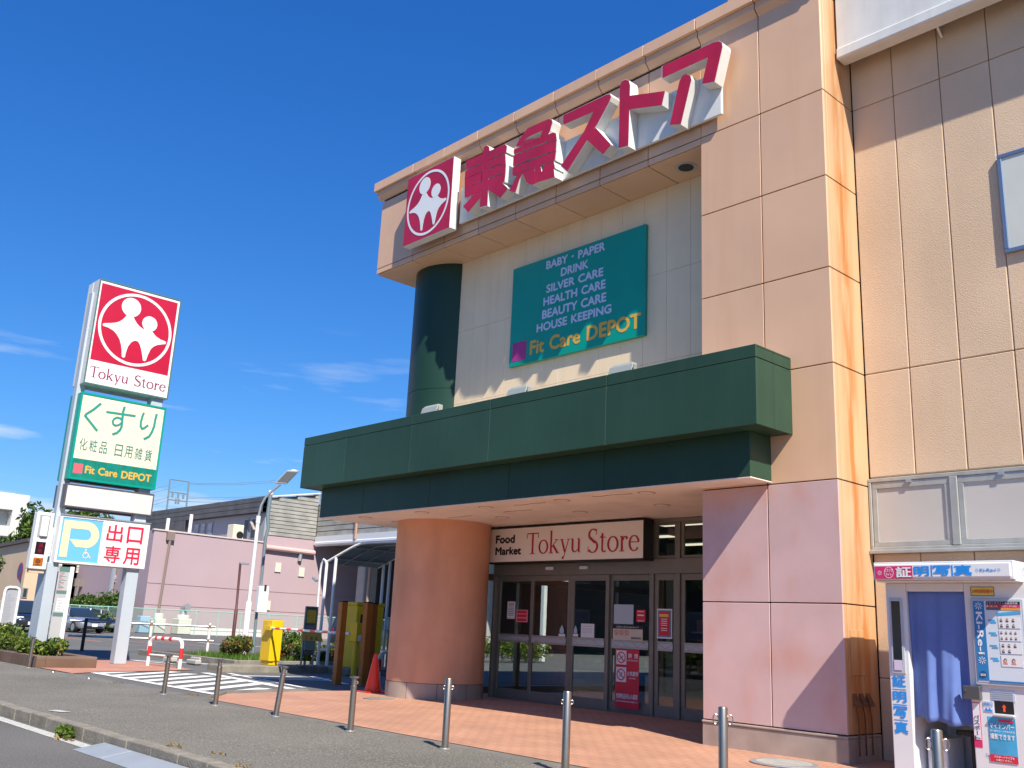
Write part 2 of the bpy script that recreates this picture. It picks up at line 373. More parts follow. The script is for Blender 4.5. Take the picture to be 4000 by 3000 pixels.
def rust_bands(m, yc, half, col, zlow):
    N, L = m.node_tree.nodes, m.node_tree.links; b = N['Principled BSDF']; src = b.inputs['Base Color'].links[0].from_socket
    t = N.new('ShaderNodeTexCoord'); sp = N.new('ShaderNodeSeparateXYZ'); L.new(t.outputs['Object'], sp.inputs[0])
    def mth(op, a, v=None, v2=None):
        n = N.new('ShaderNodeMath'); n.operation = op
        for i, q in enumerate((a, v, v2)):
            if q is None: continue
            if isinstance(q, (int, float)): n.inputs[i].default_value = q
            else: L.new(q, n.inputs[i])
        return n.outputs[0]
    mpn = N.new('ShaderNodeMapping'); mpn.inputs['Scale'].default_value = (1, 5, .6); L.new(t.outputs['Object'], mpn.inputs['Vector'])
    nz_ = N.new('ShaderNodeTexNoise'); nz_.inputs['Scale'].default_value = 1.6; nz_.inputs['Detail'].default_value = 5; L.new(mpn.outputs[0], nz_.inputs['Vector'])
    d = mth('ABSOLUTE', mth('SUBTRACT', sp.outputs['Y'], yc)); k = N.new('ShaderNodeMapRange'); k.inputs[1].default_value = half; k.inputs[2].default_value = 0; L.new(d, k.inputs[0])
    r = N.new('ShaderNodeMapRange'); r.inputs[1].default_value = .36; r.inputs[2].default_value = .60; L.new(nz_.outputs[0], r.inputs[0])
    zr_ = N.new('ShaderNodeMapRange'); zr_.inputs[1].default_value = zlow+.5; zr_.inputs[2].default_value = zlow-.4; zr_.inputs[4].default_value = .42; L.new(sp.outputs['Z'], zr_.inputs[0])
    f = mth('MINIMUM', mth('ADD', mth('MULTIPLY', k.outputs[0], r.outputs[0]), mth('MULTIPLY', zr_.outputs[0], mth('ADD', r.outputs[0], .35))), .85)
    mx = N.new('ShaderNodeMix'); mx.data_type = 'RGBA'; L.new(f, mx.inputs[0]); L.new(src, mx.inputs[6]); mx.inputs[7].default_value = (*col, 1); L.new(mx.outputs[2], b.inputs['Base Color'])
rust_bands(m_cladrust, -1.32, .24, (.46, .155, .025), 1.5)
# ------------------------------------------------------------------ flat lettering on planes
class PL:                       # a vertical plane: 'Y' faces -Y, 'X' faces +X
    def __init__(s, ax, val): s.ax = ax; s.val = val
    def at(s, a, b, off=0):
        return Vector((a, s.val-off, b)) if s.ax == 'Y' else Vector((s.val+off, a, b))
    def px(s, p):
        if s.ax == 'Y': q = onY(p, s.val); return (q.x, q.z)
        q = onX(p, s.val); return (q.y, q.z)
    def back(s, d): return Vector((0, d, 0)) if s.ax == 'Y' else Vector((-d, 0, 0))
def plpoly(mb, pl, pts, off, th=.004, m=0, m2=None):
    mb.prism([pl.at(a, b, off) for a, b in pts], pl.back(th), m, m2)
def rect(a0, a1, b0, b1): return [(a0, b0), (a1, b0), (a1, b1), (a0, b1)]
def ell(ca, cb, ra, rb, n=28, a0=0, a1=2*math.pi): return [(ca+ra*math.cos(a0+(a1-a0)*k/n), cb+rb*math.sin(a0+(a1-a0)*k/n)) for k in range(n)]
def ringpoly(mb, pl, ca, cb, ra, rb, ta, tb, off, m=0, n=40, th=.004):
    for k in range(n):
        t0, t1 = 2*math.pi*k/n, 2*math.pi*(k+1)/n
        q = [(ca+ra*math.cos(t0), cb+rb*math.sin(t0)), (ca+ra*math.cos(t1), cb+rb*math.sin(t1)),
             (ca+(ra-ta)*math.cos(t1), cb+(rb-tb)*math.sin(t1)), (ca+(ra-ta)*math.cos(t0), cb+(rb-tb)*math.sin(t0))]
        mb.add([pl.at(a, b, off) for a, b in q], [(0, 1, 2, 3) if pl.ax == 'Y' else (0, 1, 2, 3)], m)
def strokes(mb, pl, pts, w, off, m=0):
    # fat poly-line drawn flat on the plane
    for i in range(len(pts)-1):
        (a0, b0), (a1, b1) = pts[i], pts[i+1]; L = math.hypot(a1-a0, b1-b0)
        if L < 1e-6: continue
        na, nb = -(b1-b0)/L*w/2, (a1-a0)/L*w/2; ea, eb = (a1-a0)/L*w*.3, (b1-b0)/L*w*.3
        o = off+.0004*(i % 3)
        mb.add([pl.at(a, b, o) for a, b in [(a0-ea+na, b0-eb+nb), (a0-ea-na, b0-eb-nb), (a1+ea-na, b1+eb-nb), (a1+ea+na, b1+eb+nb)]], [(0, 1, 2, 3)], m)
_glyph = {}
def text_geo(body, bold, vertical=False):
    key = (body, bold)
    if key in _glyph: return _glyph[key]
    c = bpy.data.curves.new('lettering', 'FONT'); c.body = body; c.offset = bold; c.resolution_u = 3
    o = bpy.data.objects.new('lettering', c); COL.objects.link(o)
    dg = bpy.context.evaluated_depsgraph_get(); me = bpy.data.meshes.new_from_object(o.evaluated_get(dg))
    vs = [(v.co.x, v.co.y) for v in me.vertices]; fs = [list(p.vertices) for p in me.polygons]
    bpy.data.objects.remove(o); bpy.data.curves.remove(c); bpy.data.meshes.remove(me)
    _glyph[key] = (vs, fs); return vs, fs
def text(mb, pl, body, a0, b0, a1, b1, off, m=0, bold=.0, rot=False):
    # body stretched to fill the box a0..a1 x b0..b1 (rot: reads downwards)
    vs, fs = text_geo(body, 0)
    if not vs: return
    x0 = min(v[0] for v in vs); x1 = max(v[0] for v in vs); y0 = min(v[1] for v in vs); y1 = max(v[1] for v in vs)
    d = bold*.75
    for i, (dx, dy) in enumerate(((0, 0), (d, 0), (-d, 0), (0, d), (0, -d)) if d else ((0, 0),)):
        P = []
        for x, y in vs:
            s, t = (x+dx-x0+d)/(x1-x0+2*d), (y+dy-y0+d)/max(1e-6, y1-y0+2*d)
            if rot: P.append(pl.at(a0+(a1-a0)*t, b1-(b1-b0)*s, off+.0002*i))
            else: P.append(pl.at(a0+(a1-a0)*s, b0+(b1-b0)*t, off+.0002*i))
        mb.add(P, fs, m)
def words_along(pl, body, a0, b0, a1, b1, off, mat, name, parent, bold=0, seps=' '):
    # one object for each word, together filling the box
    vs, fs = text_geo(body, 0); X0 = min(v[0] for v in vs); X1 = max(v[0] for v in vs); Y0 = min(v[1] for v in vs); Y1 = max(v[1] for v in vs)
    out = []; i = 0
    import re
    for mt in re.finditer('[^ ・]+|・', body):
        w = mt.group(); pv, _ = text_geo(body[:mt.end()], 0); wv, _ = text_geo(w, 0)
        e = max(v[0] for v in pv); L = max(v[0] for v in wv)-min(v[0] for v in wv); ya = min(v[1] for v in wv); yb_ = max(v[1] for v in wv)
        f = lambda x: a0+(a1-a0)*(x-X0)/(X1-X0); g = lambda y: b0+(b1-b0)*(y-Y0)/(Y1-Y0)
        mb = MB(); text(mb, pl, w, f(e-L), g(ya), f(e), g(yb_), off, 0, bold); out.append(mb.build(name, mat, parent))
    return out
def textpx(mb, pl, body, bl, tr, off, m=0, bold=0):
    a0, b0 = pl.px(bl); a1, b1 = pl.px(tr)
    text(mb, pl, body, a0, b0, a1, b1, off, m, bold)
# roman serif capitals and small letters, drawn with a broad pen (unit: x-height .45, cap .7)
def serif(mb, pl, word, a0, b0, a1, b1, off, m=0, thick=.085, thin=.032, low=None):
    polys = []; x = 0.0
    def bar(x0, y0, x1, y1, w):
        L = math.hypot(x1-x0, y1-y0); nx, ny = -(y1-y0)/L*w/2, (x1-x0)/L*w/2
        polys.append([(x0+nx, y0+ny), (x0-nx, y0-ny), (x1-nx, y1-ny), (x1+nx, y1+ny)])
    def ser(cx, y, w=.17): polys.append([(cx-w/2, y), (cx+w/2, y), (cx+w/2, y+.022), (cx-w/2, y+.022)])
    def arc(cx, cy, rx, ry, d0, d1, n=18):
        pr = None
        for k in range(n+1):
            t = R_(d0+(d1-d0)*k/n); w = thin+(thick-thin)*abs(math.cos(t))**1.3
            px, py = cx+rx*math.cos(t), cy+ry*math.sin(t); ln = math.hypot(math.cos(t)/rx, math.sin(t)/ry)
            ux, uy = math.cos(t)/rx/ln, math.sin(t)/ry/ln
            q = ((px+ux*w/2, py+uy*w/2), (px-ux*w/2, py-uy*w/2))
            if pr: polys.append([pr[0], q[0], q[1], pr[1]])
            pr = q
    for ch in word:
        s = thick
        if ch == 'T':
            bar(x+.29, .02, x+.29, .68, s); polys.append([(x+.02, .665), (x+.56, .665), (x+.56, .70), (x+.02, .70)])
            polys.append([(x+.02, .665), (x+.055, .665), (x+.03, .53), (x+.0, .53)]); polys.append([(x+.525, .665), (x+.56, .665), (x+.58, .53), (x+.55, .53)])
            ser(x+.29, 0, .26); x += .56
        elif ch == 'o': arc(x+.23, .225, .19, .215, 0, 360, 30); x += .47
        elif ch == 'k':
            bar(x+.1, .02, x+.1, .74, s); ser(x+.1, 0, .2); polys.append([(x+.01, .72), (x+.06, .72), (x+.06, .74), (x+.06, .745)])
            bar(x+.13, .20, x+.36, .43, thin); bar(x+.19, .27, x+.40, .02, s*.95); ser(x+.34, .425, .17); ser(x+.41, 0, .17); x += .48
        elif ch == 'y':
            bar(x+.09, .43, x+.24, .03, s*.95); bar(x+.40, .43, x+.19, -.15, thin*1.2); ser(x+.09, .425, .17); ser(x+.39, .425, .15)
            polys.append(ell(x+.155, -.155, .045, .045, 12)); x += .46
        elif ch == 'u':
            bar(x+.1, .12, x+.1, .44, s); arc(x+.215, .13, .115, .105, 180, 300, 10); bar(x+.25, .03, x+.36, .12, thin)
            bar(x+.38, .02, x+.38, .44, s); polys.append([(x+.02, .42), (x+.1, .42), (x+.1, .445), (x+.02, .445)]); polys.append([(x+.30, .42), (x+.38, .42), (x+.38, .445), (x+.30, .445)])
            polys.append([(x+.38, .0), (x+.46, .0), (x+.46, .022), (x+.38, .022)]); x += .49
        elif ch == 'S':
            arc(x+.245, .525, .165, .165, 45, 235, 16); arc(x+.235, .175, .185, .175, -150, 65, 18)
            bar(x+.13, .43, x+.335, .285, s); polys.append([(x+.37, .52), (x+.395, .52), (x+.395, .69), (x+.37, .69)]); polys.append([(x+.03, .19), (x+.055, .19), (x+.055, .01), (x+.03, .01)]); x += .48
        elif ch == 't':
            bar(x+.13, .1, x+.13, .56, s*.9); polys.append([(x+.02, .42), (x+.27, .42), (x+.27, .445), (x+.02, .445)])
            polys.append([(x+.02, .42), (x+.09, .42), (x+.16, .56), (x+.14, .56)]); arc(x+.205, .1, .075, .09, 180, 320, 10); x += .31
        elif ch == 'r':
            bar(x+.1, .02, x+.1, .44, s); ser(x+.1, 0, .2); polys.append([(x+.02, .42), (x+.1, .42), (x+.1, .445), (x+.02, .445)])
            arc(x+.23, .30, .10, .125, 60, 170, 9); polys.append(ell(x+.285, .39, .045, .045, 12)); x += .34
        elif ch == 'e':
            arc(x+.215, .225, .175, .215, 10, 325, 26); polys.append([(x+.05, .245), (x+.40, .245), (x+.40, .272), (x+.05, .272)]); x += .44
        elif ch == ' ': x += .22
        x += .02
    W = x-.02; lo, hi = -.2, .75
    if low is not None: lo = low
    for i, p in enumerate(polys):
        o = off+.0003*(i % 7)
        pts = [pl.at(a0+(a1-a0)*px/W, b0+(b1-b0)*(py)/.70, o) for px, py in p]
        ar = sum(p[k][0]*p[(k+1) % len(p)][1]-p[(k+1) % len(p)][0]*p[k][1] for k in range(len(p)))
        mb.add(pts, [list(range(len(p))) if ar > 0 else list(range(len(p)))[::-1]], m)
# ================================================================== GROUND
rng = random.Random(7)
YF = 10.288
def sheet(name, pts, z, mat, kind='structure', sub=0):
    mb = MB(); mb.add([(x, y, z if not callable(z) else z(x, y)) for x, y in pts], [list(range(len(pts)))])
    return tag(mb.build(name, mat), kind=kind)
sheet('ground', [(-900, 7.2), (500, 7.2), (500, 900), (-900, 900)], -.012, m_lot)
sheet('road', [(-900, -60), (500, -60), (500, 4.5), (-900, 4.5)], -.135, m_road)
# footway with slightly uneven surface
mb = MB(); nx, ny = 150, 8; x0, x1, y0, y1 = -60, 20, 4.43, 7.22
r2 = random.Random(3)
for j in range(ny+1):
    for i in range(nx+1): mb.v.append((x0+(x1-x0)*i/nx, y0+(y1-y0)*j/ny, (r2.uniform(-.004, .004) if 0 < j < ny else 0)-.004))
for j in range(ny):
    for i in range(nx): a = j*(nx+1)+i; mb.f.append([a, a+1, a+nx+2, a+nx+1]); mb.m.append(0)
tag(mb.build('pavement', m_asph, smooth=True), kind='structure')
# kerb stones along the road: a row of 0.6 m blocks
mb = MB(); x = -60.0; r2 = random.Random(11)
while x < 20:
    dz = r2.uniform(-.006, .006); mb.box(x+.002, x+.598, 4.27+r2.uniform(-.004, .004), 4.43, -.30, .004+dz); x += .6
tag(mb.build('kerb', m_kerb, bevel=.012, segs=2), kind='structure')
mb = MB(); mb.box(-60, -21.2, 7.215, 7.40, -.1, .003); mb.box(-21.2, -14.6, 7.215, 7.55, -.1, .0); mb.box(-14.6, 20, 7.215, 7.39, -.1, .003)
tag(mb.build('gutter', m_gutter, bevel=.008), kind='structure')
def fl(x, y): return .006+.042*min(1, max(0, (y-9.5)/2.0))
mb = MB()
ys = [7.40, 8.2, 9.5, 9.9, 10.3, 10.7, 11.1, 11.5, 13.2]
lx = [-14.75, -15.75, -16.05, -16.05, -15.95, -15.85, -15.75, -15.7, -15.7]
for y, l in zip(ys, lx): mb.v += [(l, y, fl(0, y)), (14, y, fl(0, y))]
for i in range(len(ys)-1): mb.f.append([2*i, 2*i+1, 2*i+3, 2*i+2]); mb.m.append(0)
tag(mb.build('tile_paving', m_tile), kind='structure')
sheet('tile_path', [(-30, 7.42), (-21.2, 7.55), (-21.75, 8.35), (-22.3, 9.9), (-22.9, 11.0), (-25.6, 11.3), (-30, 10.4)], .002, m_tile2)
mb = MB(); mb.tube([(-14.8, 7.40, 0), (-15.8, 8.2, 0), (-16.1, 9.5, .0), (-16.1, 10, 0)], .055, 8)
tag(mb.build('tile_kerb', m_gutter), kind='structure')
# painted markings
mb = MB()
def pline(p, q, w, z=-.006, m=0):
    (xa, ya), (xb, yb) = p, q; L = math.hypot(xb-xa, yb-ya); nx_, ny_ = -(yb-ya)/L*w/2, (xb-xa)/L*w/2
    mb.add([(xa+nx_, ya+ny_, z), (xa-nx_, ya-ny_, z), (xb-nx_, yb-ny_, z), (xb+nx_, yb+ny_, z)], [(0, 1, 2, 3)], m)
pline((-21.6, 8.12), (-15.6, 8.02), .17, -.003)
pline((-21.8, 10.75), (-16.45, 10.08), .22, -.004)
for k in range(9):
    xb = -15.95-.78*k; top = {8: 8.9, 7: 9.5}.get(k, 10.62-.066*k+.0)
    L = (top-8.15)/2.0
    if k == 0: L = .78
    pline((xb, 8.14), (xb-1.5*L, 8.14+2.0*L), .30, -.007-.0002*k)
for k in range(3): pline((-20.9+.55*k, 10.95+.1*k), (-20.2+.5*k, 12.9-.1*k), .2, -.005)
pline((-21.7, 11.3), (-17.2, 10.6), .12, -.0055); pline((-20.6, 12.9), (-18.1, 12.2), .15, -.0045)
for yy in (11.7, 12.7, 13.8): pline((-27.2, yy-.4), (-25.6, yy), .16, -.004)
pline((-27.5, 11.2), (-25.0, 13.9), .14, -.003)
for (a, b) in [((-47.2, 22.7), (-43, 22.7)), ((-52, 17), (-52, 22)), ((-44, 23.6), (-40, 23.7)), ((-56, 15), (-56, 23))]: pline(a, b, .18)
tag(mb.build('lane_markings', m_line), kind='structure')
mb = MB()
for a, b in [((-48.8, 16.65), (-43.6, 16.55)), ((-47.2, 18.2), (-42.6, 18.6)), ((-46.8, 20.1), (-41.3, 20.4)), ((-56, 18.5), (-51, 18.4))]: pline(a, b, .2)
tag(mb.build('orange_markings', m_orange), kind='structure')
mb = MB(); pline((-60, 4.145), (12, 4.145), .15, -.131); pline((-60, -2.4), (20, -2.4), .14, -.131); tag(mb.build('road_edge_line', m_lineold), kind='structure')
mb = MB(); pline((-13.48, 4.62), (-13.2, 4.70), .14, .003); tag(mb.build('pavement_scuff', m_lineold), kind='structure')
# ================================================================== STORE BUILDING
store = thing('store_building', 'orange panelled supermarket building with dark green entrance canopy', 'store', (-10.5, 12, 0))
XK, XP, XL = -5.534, -7.442, -15.438
ROWS = [.318, 1.729, 3.149, 4.561, 5.79, 7.028, 8.248, 9.78]
J = .007
mb = MB()
mb.box(XP+.012, XK-.02, YF+.03, 11.6, .30, 9.9, 1)
cols = [XP, XP+.973, XK]
for i in range(len(ROWS)-1):
    for j in range(2):
        xa, xb = cols[j]+(J if j else 0), cols[j+1]-(J if j == 0 else 0)
        mb.box(xa, xb, YF, YF+.027, ROWS[i]+J, ROWS[i+1]-J, 2 if i < 2 else 0)
# return panels (face +X): a narrow corner strip then the wide panel
rm = MB()
for i in range(len(ROWS)-1):
    rm.box(XK-.018, XK+.001, YF+.0285, YF+.085, ROWS[i]+J, ROWS[i+1]-J)
    rm.box(XK-.018, XK+.001, YF+.093, 11.052, ROWS[i]+J, ROWS[i+1]-J)
cl = mb.build('pillar_cladding', [m_clad, m_joint, m_cladpink], store, bevel=.004)
rm.build('pillar_return', m_cladrust, store, bevel=.004)
mb = MB(); mb.box(XP-.002, XK+.012, YF-.016, 11.04, -.05, .285); mb.box(XP-.004, XK+.018, YF-.028, 11.035, .285, .312)
mb.build('pillar_plinth', m_plinth, store, bevel=.008)
# hatch box and taps on the return
mb = MB(); mb.box(XK, XK+.012, 10.42, 10.74, .95, 1.45); mb.build('service_hatch', m_cladrust, cl, bevel=.003)
mb = MB()
for y in (10.47, 10.62, 10.77):
    mb.prism([(XK, y-.045, .62), (XK, y-.045, .76), (XK+.075, y-.045, .62)], (0, .09, 0))
    mb.tube([(XK+.02, y, .62), (XK+.03, y+.02, .5), (XK+.025, y+.03, .1)], .008, 6)
mb.build('cable_hood', M('rusty_hood', (.16, .07, .03), .7, var=.3, vs=20), cl)
# fascia with cornice
fa = MB(); fa.box(XL+.03, XP-.004, YF+.03, 12.6, 8.15, 9.9, 1)
xs = [XL]+[-15.226+.973*k for k in range(1, 9)]
for i in range(len(xs)-1):
    a, b = xs[i]+(J if i else 0), xs[i+1]-J
    fa.box(a, b, YF, YF+.028, 8.256, 9.72, 0)
    fa.box(a, b, YF, YF+.028, 8.147, 8.240, 0)
    fa.box(a, b, YF+.0285, 11.04 if i > 1 else 12.55, 8.130, 8.1468, 0)
fa.box(XL, XL+.028, YF+.029, 12.6, 8.256, 9.72, 0)
fascia = fa.build('fascia', [m_clad, m_joint], store, bevel=.004)
co = MB(); xs2 = [-15.582]+[-15.226+.973*k for k in range(1, 11)]+[XK+.02]
for i in range(len(xs2)-1):
    a, b = xs2[i]+(J if i else 0), xs2[i+1]-(J if i < len(xs2)-2 else 0)
    co.box(a, b, 10.145, 12.7, 9.958, 10.146)
    a2 = a+(.06 if i == 0 else 0)
    co.box(a2, b, 10.20, 12.6, 9.86, 9.952); 
    co.prism([(a2, 10.20, 9.86), (a2, YF+.001, 9.77), (a2, YF+.03, 9.77), (a2, YF+.03, 9.86)], (b-a2, 0, 0))
co.box(-15.50, XK, 10.215, 12.5, 9.85, 9.957, 1)
co.build('coping', [m_clad, m_joint], store, bevel=.004)
mb = MB(); mb.lathe(-8.0, 10.68, [(.16, 8.122), (.16, 8.13)], 28); mb.lathe(-8.0, 10.68, [(.115, 8.116), (.115, 8.122)], 24, 1)
mb.build('soffit_downlight', [m_galv, m_black], fascia)
# recessed wall behind the billboard: narrow vertical boards
mb = MB(); x = -13.64
while x < XP-.02:
    xe = min(x+.455, XP+.01)
    for zz in ((4.2, 5.3), (5.304, 6.72), (6.724, 8.13)): mb.box(x+.002, xe-.002, 11.036, 11.1, *zz)
    x += .455
mb.box(-13.6, XP+.01, 11.05, 11.3, 4.2, 8.13, 1)
mb.build('recessed_wall', [m_siding, m_alcj], store, bevel=.002)
# main body volumes
mb = MB()
mb.box(-15.2, XP+.02, 11.6, 45, 4.0, 9.85); mb.box(XP-.1, 9, 11.15, 45, -.1, 15.5); mb.box(-15.2, -14.9, 19, 45, -.1, 4.0); mb.box(-15.2, -14.9, 12.75, 19, 3.1, 4.0)
mb.box(-15.2, XP, 21, 45, -.1, 4.0)
mb.build('body', m_alcj, store)
# upper dark green corner column
CX, CY, CR = -14.32, 11.57, .89
mb = MB(); mb.lathe(CX, CY, [(CR-.02, 4.0), (CR-.02, 8.135)], 56, 1)
for za, zb in ((4.2, 5.62), (5.628, 8.128)): mb.lathe(CX, CY, [(CR, za), (CR, zb)], 64)
mb.build('upper_column', [M('column_green', (.016, .048, .034), .4, var=.06, vs=.8, spec=.25), m_joint], store, smooth=True)
# lower terracotta column on a stone base
mb = MB(); mb.lathe(CX, CY, [(CR, .305), (CR, 3.175)], 72); col = mb.build('round_column', m_col, store, smooth=True)
mb = MB(); n = 10
for k in range(n):
    a0, a1 = 2*math.pi*k/n+.004, 2*math.pi*(k+1)/n-.004; q = [(CX+(CR+.006)*math.cos(a0+(a1-a0)*t/8), CY+(CR+.006)*math.sin(a0+(a1-a0)*t/8)) for t in range(9)]
    for t in range(8): mb.add([(q[t][0], q[t][1], 0), (q[t+1][0], q[t+1][1], 0), (q[t+1][0], q[t+1][1], .298), (q[t][0], q[t][1], .298)], [(0, 1, 2, 3)])
mb.lathe(CX, CY, [(CR-.01, 0), (CR-.01, .304)], 48, 1)
mb.build('column_base', [m_plinth, m_joint], col)
mb = MB(); th = R_(215)
cxs = lambda d, z: (CX+(CR+.002)*math.cos(R_(d)), CY+(CR+.002)*math.sin(R_(d)), z)
for d, z0, z1 in [(218, 1.18, 1.52), (219.5, 1.30, 1.45), (217.3, 1.32, 1.40), (218.3, .72, 1.18)]:
    w = .35 if z1 < 1.5 else .55
    mb.add([cxs(d-w*.3, z0), cxs(d+w*.3, z0), cxs(d+w, z1), cxs(d-w, z1)], [(0, 1, 2, 3)])
mb.build('wall_scar', M('scar_brown', (.13, .045, .02), .8), col)
# green canopy
GX0, GX1, GY, GB, GT = -16.248, -6.099, 9.503, 3.732, 4.71
LX0, LX1, LY, LB = -15.963, -6.408, 9.822, 3.172
can = MB(); can.box(GX0+.02, GX1-.02, GY+.02, YF-.003, GB+.01, GT-.025, 0)
can.box(GX0+.02, XP-.05, YF-.002, 12.7, GB+.01, GT-.025, 0)
gj = [GX0, -14.77, -12.80, -10.82, -8.45, GX1]
for i in range(5):
    a, b = gj[i]+(.005 if i else 0), gj[i+1]-(.005 if i < 4 else 0)
    can.box(a, b, GY, GY+.02, GB, GT-.165, 0); can.box(a, b, GY, GY+.02, GT-.157, GT, 0)
for g_ in gj[1:-1]: can.box(g_-.0045, g_+.0045, GY+.004, GY+.02, GB+.003, GT-.163, 1)
can.box(GX0, GX1, GY+.021, YF-.004, GT-.024, GT, 0)
can.box(GX0, XP-.05, YF-.0035, 12.7, GT-.024, GT, 0)
for a, b in ((GY+.021, GY+.39), (GY+.396, YF-.001)):
    can.box(GX1-.02, GX1, a, b, GB, GT-.165, 0); can.box(GX1-.02, GX1, a, b, GT-.157, GT-.0245, 0)
can.box(GX0, GX0+.02, GY+.021, 12.7, GB, GT-.165, 0); can.box(GX0, GX0+.02, GY+.021, 12.7, GT-.157, GT-.0245, 0)
canopy = can.build('entrance_canopy', [m_green, m_greenseal], store, bevel=.006)
mb = MB(); mb.box(GX0+.1, GX1-.1, GY+.12, YF-.01, GT, GT+.006); mb.box(GX0+.1, XP-.06, YF-.0095, 11.03, GT, GT+.006); mb.build('canopy_roof', M('roof_membrane', (.34, .32, .28), .8, var=.1, vs=2), canopy)  # unseen pale sheet, added to bounce light onto the recessed wall
lb = MB(); lj = [LX0, -14.55, -12.62, -10.68, -8.75, LX1]
for i in range(5):
    a, b = lj[i]+(.004 if i else 0), lj[i+1]-(.004 if i < 4 else 0); lb.box(a, b, LY, LY+.02, LB+.012, GB+.008, 0)
lb.box(LX1-.02, LX1, LY+.021, YF-.001, LB+.012, GB+.008, 0); lb.box(LX0, LX0+.02, LY+.021, 12.7, LB+.012, GB+.008, 0)
lb.box(LX0+.022, LX1-.022, LY+.022, LY+.2, LB+.02, GB+.008, 1)
lb.build('canopy_beam', [m_green, m_joint], canopy, bevel=.004)
cb = MB(); cb.box(LX0+.003, LX1-.003, LY+.003, YF-.002, LB, LB+.0115); cb.box(LX0+.003, XP-.003, YF-.0015, 12.72, LB, LB+.0115)
ceil = cb.build('canopy_ceiling', m_ceil, canopy)
m_lring = M('light_ring', (.50, .36, .28), .6)
for x, y in [(-14.9, 10.15), (-13.2, 10.15), (-11.6, 10.2), (-9.9, 10.2), (-8.3, 10.2), (-12.4, 11.3), (-10.6, 11.35), (-8.9, 11.3), (-14.9, 10.9)]:
    mb = MB(); mb.lathe(x, y, [(.125, LB-.008), (.125, LB+.001)], 28); mb.lathe(x, y, [(.10, LB-.010), (.10, LB-.0082)], 28, 1)
    mb.build('ceiling_light', [m_lring, m_ceil], ceil)
mb = MB(); r2 = random.Random(5)
for k in range(5): 
    x = -13.5+1.4*k+r2.uniform(-.3, .3); y = r2.uniform(10.0, 11.2)
    mb.tube([(x+.14*i, y+r2.uniform(-.03, .03), LB-.001) for i in range(6)], .006, 5)
mb.build('ceiling_crack', M('crack_brown', (.25, .16, .12), .9), ceil)
# right-hand wall of 0.6 m lightweight panels
mb = MB(); xw = [XK+.006]+[XK-.024+.6*k for k in range(1, 12)]
zr = [-.05, .93, 2.33, None, 3.26, 4.575, 8.262, 11.5, 15]
for i in range(len(xw)-1):
    for za, zb in ((-.05, .93), (.93, 2.35), (3.26, 4.562), (4.562, 8.25), (8.25, 11.6), (11.6, 15)):
        mb.box(xw[i]+.004, xw[i+1]-.004, 11.055, 11.14, za+.004, zb-.004)
mb.box(XK, 2, 11.085, 11.16, -.05, 15, 1)
wall = mb.build('panel_wall', [m_alc, m_alcj], store, bevel=.011, segs=2)
# ribbon window in that wall
win = MB(); wz0, wz1 = 2.37, 3.24
win.box(XK+.008, .9, 11.0, 11.08, wz0, wz0+.05); win.box(XK+.008, .9, 11.0, 11.08, wz1-.045, wz1); win.box(XK+.008, XK+.045, 11.0, 11.08, wz0+.051, wz1-.046)
for k in range(6):
    x = -4.51+1.05*k; win.box(x-.045, x+.045, 10.995, 11.08, wz0+.051, wz1-.046)
win.box(XK+.006, .9, 10.965, 11.0, wz0-.03, wz0+.012)
wf = win.build('ribbon_window', m_winframe, store, bevel=.006)
for k in range(6):
    a, b = (XK+.05, -4.557) if k == 0 else (-4.51+1.05*(k-1)+.047, -4.51+1.05*k-.047)
    if k > 3: break
    s = MB(); s.box(a, b, 11.012, 11.05, wz0+.052, wz0+.11); s.box(a, b, 11.012, 11.05, wz1-.125, wz1-.047)
    s.box(a, a+.06, 11.012, 11.05, wz0+.1105, wz1-.1255); s.box(b-.06, b, 11.012, 11.05, wz0+.1105, wz1-.1255)
    sa = s.build('sash', m_winframe, wf, bevel=.004)
    s = MB(); s.box(a+.061, b-.061, 11.03, 11.04, wz0+.111, wz1-.126); s.build('pane', m_frost, sa)
    s = MB(); c = (a+b)/2; s.box(c-.03, c+.03, 10.985, 11.011, wz1-.075, wz1-.04); s.build('latch', m_galv, sa)
